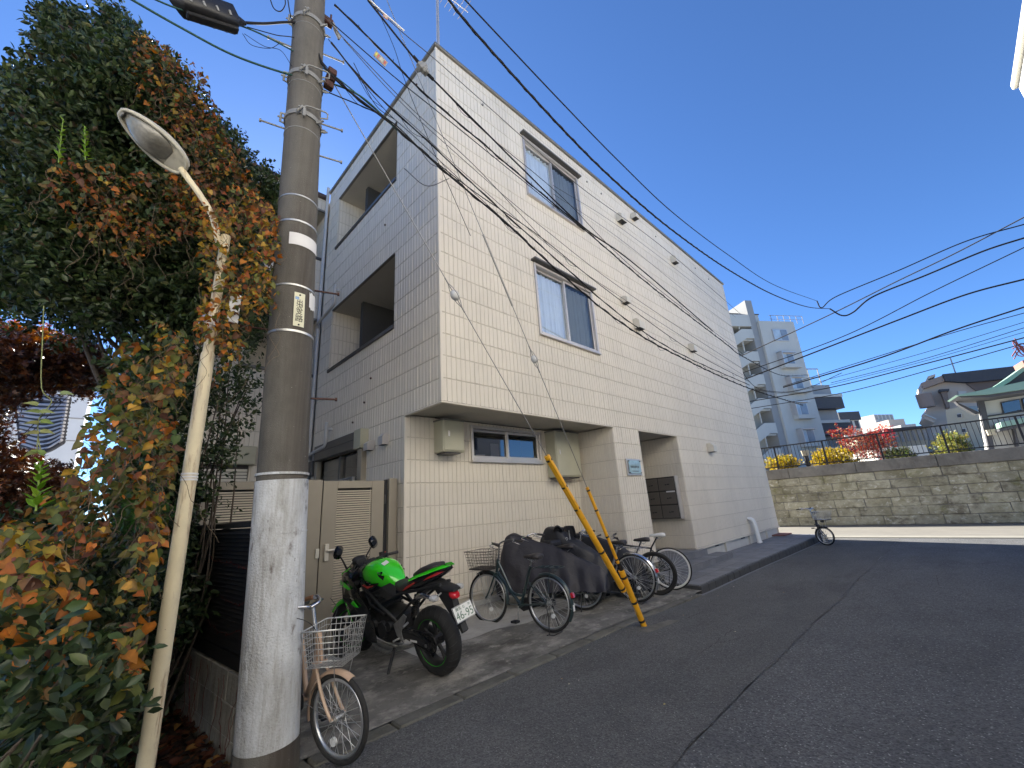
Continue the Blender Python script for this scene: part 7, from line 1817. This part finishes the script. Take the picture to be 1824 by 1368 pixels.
# little hanging tendril with pairs of leaves
t = wthing('vine_tendril', 'thin hanging tendril with paired pale green leaves in front of the tiled roof', 'vine', at(76,690,d=2.6))
pt = [at(*q, d=2.6) for q in [(78,545),(76,600),(74,690),(92,715),(70,745),(68,775),(72,800),(78,812)]]; mb = MB(); mb.tube(cat(pt,5), .0020, 5); mb.tube(cat([pt[5], at(66,795,d=2.6), at(68,806,d=2.6)],4), .0018, 5); mb.build('stem', mat('tn', (.20,.22,.08), .6), t)
for (px, py, dx, dz) in [(70,735,-1,.1),(72,735,1,.2),(68,755,-1,0),(72,752,1,0),(68,772,-1,-.1),(72,770,1,.05),(67,805,-1,-.5),(78,810,-.6,.3),(66,722,-1,.2),(108,702,1,.2)]:
    leafmesh(np.array([list(at(px,py,d=2.59))]), np.array([[dx,-.1,dz]]), np.array([[0,-.8,1.]]), np.array([.042]), tints(1, [(.20,.24,.08),(.25,.28,.11)], [1,1]), (HEART, HEARTF), 'leaf', M['leaf_thin'], t)
# ---- leafy shrub beside the wing and the pole (fine glossy leaves)
def shrub(label, poly, n, d0, d1, r0, r1, per, nl, size, cols, wts, base, cat_='shrub', name='shrub', shape=(LANCE, LANCEF), trans='leaf', stems=14, shrink=.8, group=None, shell=.3):
    t = wthing(name, label, cat_, base, group); b_ = fill(poly, n, d0, d1, r0, r1, shrink); pos, dr = twigs(b_, per, nl, size, shell=shell); k = len(pos)
    leafmesh(pos, dr, rnd(k)+[0,0,.8], rng.uniform(.7,1.2,k)*size, tints(k, cols, wts), shape, 'foliage', M[trans], t, kind='stuff')
    mb = MB(); rr_ = random.Random(len(label)); b0 = Vector(base)
    for q in range(min(stems, len(b_))): c, r = b_[rr_.randrange(len(b_))]; mb.tube(cat([b0+Vector((rr_.uniform(-.1,.1),rr_.uniform(-.1,.1),0)), (b0+c)/2+Vector((rr_.uniform(-.2,.2),rr_.uniform(-.1,.1),0)), c], 5), [.014-.001*i for i in range(11)], 5)
    mb.build('branch', M['bark'], t); return t
shrub('glossy dark shrub with fine leaves between the lamp pole and the utility pole', [(345,610),(430,600),(468,640),(470,720),(440,800),(430,860),(415,930),(350,960),(330,900),(340,760)], 46, 4.4, 5.2, .10, .20, 60, 7, .050, GREENS, [4,4,2,1,2], (-2.35, .55, 0))
shrub('dark shrub filling the space under the tree behind the lamp pole', [(212,590),(350,570),(350,960),(330,1180),(230,1200),(205,900),(205,700)], 130, 4.3, 5.8, .16, .28, 80, 8, .065, GREENS, [4,4,3,1,1], (-2.7, .3, 0))
shrub('broad leaved dark shrub spreading over the lower left corner', [(-60,1010),(100,960),(230,930),(320,980),(315,1150),(300,1250),(250,1420),(-60,1420)], 110, 2.9, 4.3, .14, .27, 90, 7, .055, [(.028,.044,.016),(.042,.062,.020),(.065,.084,.025),(.020,.032,.015),(.10,.06,.02)], [4,4,2,3,.5], (-3.2, -.6, 0), stems=26)
shrub('near broad leaved shrub at the very bottom left with large leaves', [(-60,1150),(120,1130),(230,1180),(250,1300),(180,1420),(-60,1420)], 34, 2.0, 2.8, .10, .18, 60, 6, .068, [(.028,.046,.018),(.040,.062,.022),(.065,.085,.027)], [4,4,2], (-3.3, -1.4, 0), stems=14)
shrub('bright green young shrub low between the lamp pole and the big tree', [(220,880),(300,860),(310,960),(270,1010),(215,990)], 14, 3.3, 3.9, .08, .14, 40, 6, .06, [(.05,.11,.03),(.07,.14,.03)], [1,1], (-2.8, -.7, 0), trans='leaf_thin')
# deep green backdrop bushes far left
shrub('dense dark hedge behind the shrubs at the left edge', [(-80,900),(330,900),(330,1260),(-80,1400)], 60, 4.8, 7.0, .3, .5, 60, 8, .09, GREENS, [5,4,1,0,2], (-4.0, 2.2, 0), 'hedge', 'hedge')
# ---- red maple in the shade, behind
MAP = [(.085,.030,.013),(.12,.042,.014),(.055,.020,.011),(.15,.065,.016),(.04,.017,.010)]
shrub('dark red maple tree behind the hanging vine at the left', [(-80,575),(60,585),(150,600),(205,650),(195,690),(165,712),(120,712),(20,712),(10,800),(120,812),(110,900),(100,970),(-80,970)], 120, 7.5, 11, .22, .42, 110, 6, .075, MAP, [4,3,4,1.2,3], (-5.0, 5.0, 0), 'tree', 'maple_tree', (STAR, STARF), 'leaf', shrink=.75)
shrub('orange lit maple canopy under the evergreen at the left edge', [(-80,575),(60,580),(170,600),(100,650),(-80,660)], 24, 9, 12, .3, .5, 70, 6, .085, [(.22,.07,.015),(.25,.13,.02),(.16,.03,.012)], [2,1,2], (-5.6, 6.0, 0), 'tree', 'maple_tree', (STAR, STARF), 'leaf_thin')
shrub('pale sunlit conifer at the far left edge', [(-80,240),(20,290),(60,330),(70,400),(40,520),(-80,540)], 36, 8.5, 11, .28, .5, 90, 9, .07, [(.06,.10,.05),(.09,.12,.06),(.04,.07,.04)], [1,1,1], (-6.2, 4.0, 0), 'tree', 'conifer_tree', shrink=.7, group=None, trans='leaf_thin')
# ---- distant wall, tiled roof and neighbour building behind
nb = wthing('temple_roof', 'old roof of curved grey tiles with white mortar stripes seen through the maple', 'roof', at(80,760,d=14))
M['roof_tile'] = mat('roof_tile', (.035,.038,.05), .5, var=.2); M['roof_mortar'] = mat('roof_mortar', (.55,.56,.62), .7, var=.1)
for k in range(13):
    f_ = k/12; a, m1, b = at(30+10*f_,706+7.2*k,d=14), at(78,(708 if k > 1 else 706)+7.4*k+5*f_,d=13.6), at(122-12*f_, 712+6.2*k, d=13.2)
    mb = MB(); c_ = cat([a, m1, b], 6); mb.tube(c_, .075, 6); mb.build('tile_row', M['roof_tile'], nb)
    mb = MB(); mb.tube([p+Vector((0,-.085,.02)) for p in c_], .030, 5); mb.build('mortar_line', M['roof_mortar'], nb)
pb = wthing('pale_house', 'pale blue white house wall glimpsed between the maple and the shrubs', 'house', (-6.6, 17, 0))
mb = MB(); mb.box(-9.5, 17, 0, -3.6, 20, 8.2); mb.build('wall', mat('pale_wall', (.66,.70,.74), .8, var=.04), pb)
for z in (1.5,2.3,3.1,3.9,4.7,5.5,6.3,7.1): mb = MB(); mb.box(-9.5,16.97,z,-3.6,16.99,z+.03); mb.build('siding_seam', M['far_grey'], pb)
# ---- ground litter
n = 3600; P_ = np.c_[rng.uniform(-4.0,-1.97,n), rng.uniform(-1.6,2.5,n), np.full(n,.005)+rng.uniform(0,.035,n)]; an = rng.uniform(0,6.28,n)
leafmesh(P_, np.c_[np.cos(an),np.sin(an),rng.uniform(-.2,.3,n)], np.c_[rnd(n)[:,:2]*.5, np.ones(n)], rng.uniform(.04,.075,n), tints(n, [(.12,.045,.025),(.20,.08,.035),(.07,.035,.025),(.26,.14,.05)], [4,2,4,1]), (HEART, HEARTF), 'leaf_litter', M['leaf_thin'], None, kind='stuff')
n = 26; P_ = np.c_[rng.uniform(-2,6,n), rng.uniform(-2.2,-.7,n), np.full(n,.012)]; an = rng.uniform(0,6.28,n)
leafmesh(P_, np.c_[np.cos(an),np.sin(an),np.zeros(n)], np.c_[rnd(n)[:,:2]*.3, np.ones(n)], rng.uniform(.012,.028,n), tints(n, [(.30,.22,.12),(.4,.36,.3)], [1,1]), (HEART, HEARTF), 'fallen_leaves', M['leaf_thin'], None, kind='stuff')
# ---- terrace planting beyond the wall
def bush(label, poly, d, r0, r1, n, per, size, cols, cat_='shrub', name='shrub', shape=(STAR, STARF), stems=8, trans='leaf_thin'):
    c = at(sum(p[0] for p in poly)/len(poly), 840, d=d); return shrub(label, poly, n, d-1.0, d+1.0, r0, r1, per, 6, size, cols, [1]*len(cols), (c.x, c.y, 2.3), cat_, name, shape, trans, stems, .5, None, .2)
bush('yellow leaved shrub behind the railing next to the house corner', [(1366,822),(1385,812),(1415,818),(1425,836),(1366,838)], 24.5, .20, .34, 18, 70, .10, [(.36,.24,.02),(.42,.30,.03),(.15,.14,.03)])
bush('larger yellow leaved shrub behind the railing, beside the garden lamp', [(1448,815),(1470,800),(1500,802),(1535,822),(1535,836),(1448,836)], 25, .22, .42, 26, 80, .10, [(.38,.26,.02),(.44,.32,.03),(.18,.15,.03)])
bush('red maple tree glowing above the railing', [(1478,738),(1500,748),(1540,762),(1590,778),(1590,800),(1560,826),(1530,820),(1500,795),(1480,770)], 27, .22, .45, 34, 26, .10, [(.24,.028,.032),(.30,.07,.05),(.16,.025,.025),(.22,.12,.06)], 'tree', 'maple_tree', stems=14)
bush('small crimson sapling just right of the red maple', [(1555,752),(1590,762),(1600,785),(1570,790)], 30, .12, .25, 12, 26, .09, [(.34,.03,.045),(.28,.02,.03)], 'tree', 'maple_tree', stems=6)
bush('olive green shrub with yellow tips behind the railing right of the maple', [(1668,800),(1685,775),(1722,780),(1730,812),(1690,825),(1668,820)], 26, .22, .42, 24, 60, .11, [(.10,.12,.04),(.16,.17,.05),(.30,.26,.06)])
bush('low green shrub in the middle behind the railing', [(1575,806),(1620,800),(1628,822),(1575,822)], 26, .2, .35, 14, 60, .10, [(.08,.11,.04),(.14,.14,.05)])
t = wthing('bare_branch', 'reddish bare branch tips entering at the right edge above the temple roof', 'branch', at(1830,625,d=26)); mb = MB(); rr_ = random.Random(4)
for k in range(12): a = at(1835,640-rr_.uniform(0,20),d=26); mb.tube(cat([a, at(1822-rr_.uniform(0,8),630-rr_.uniform(-5,20),d=26), at(1808-rr_.uniform(0,6),600+rr_.uniform(0,40),d=26)],4), .018, 4)
mb.build('twigs', mat('redtwig', (.28,.09,.08), .8), t)
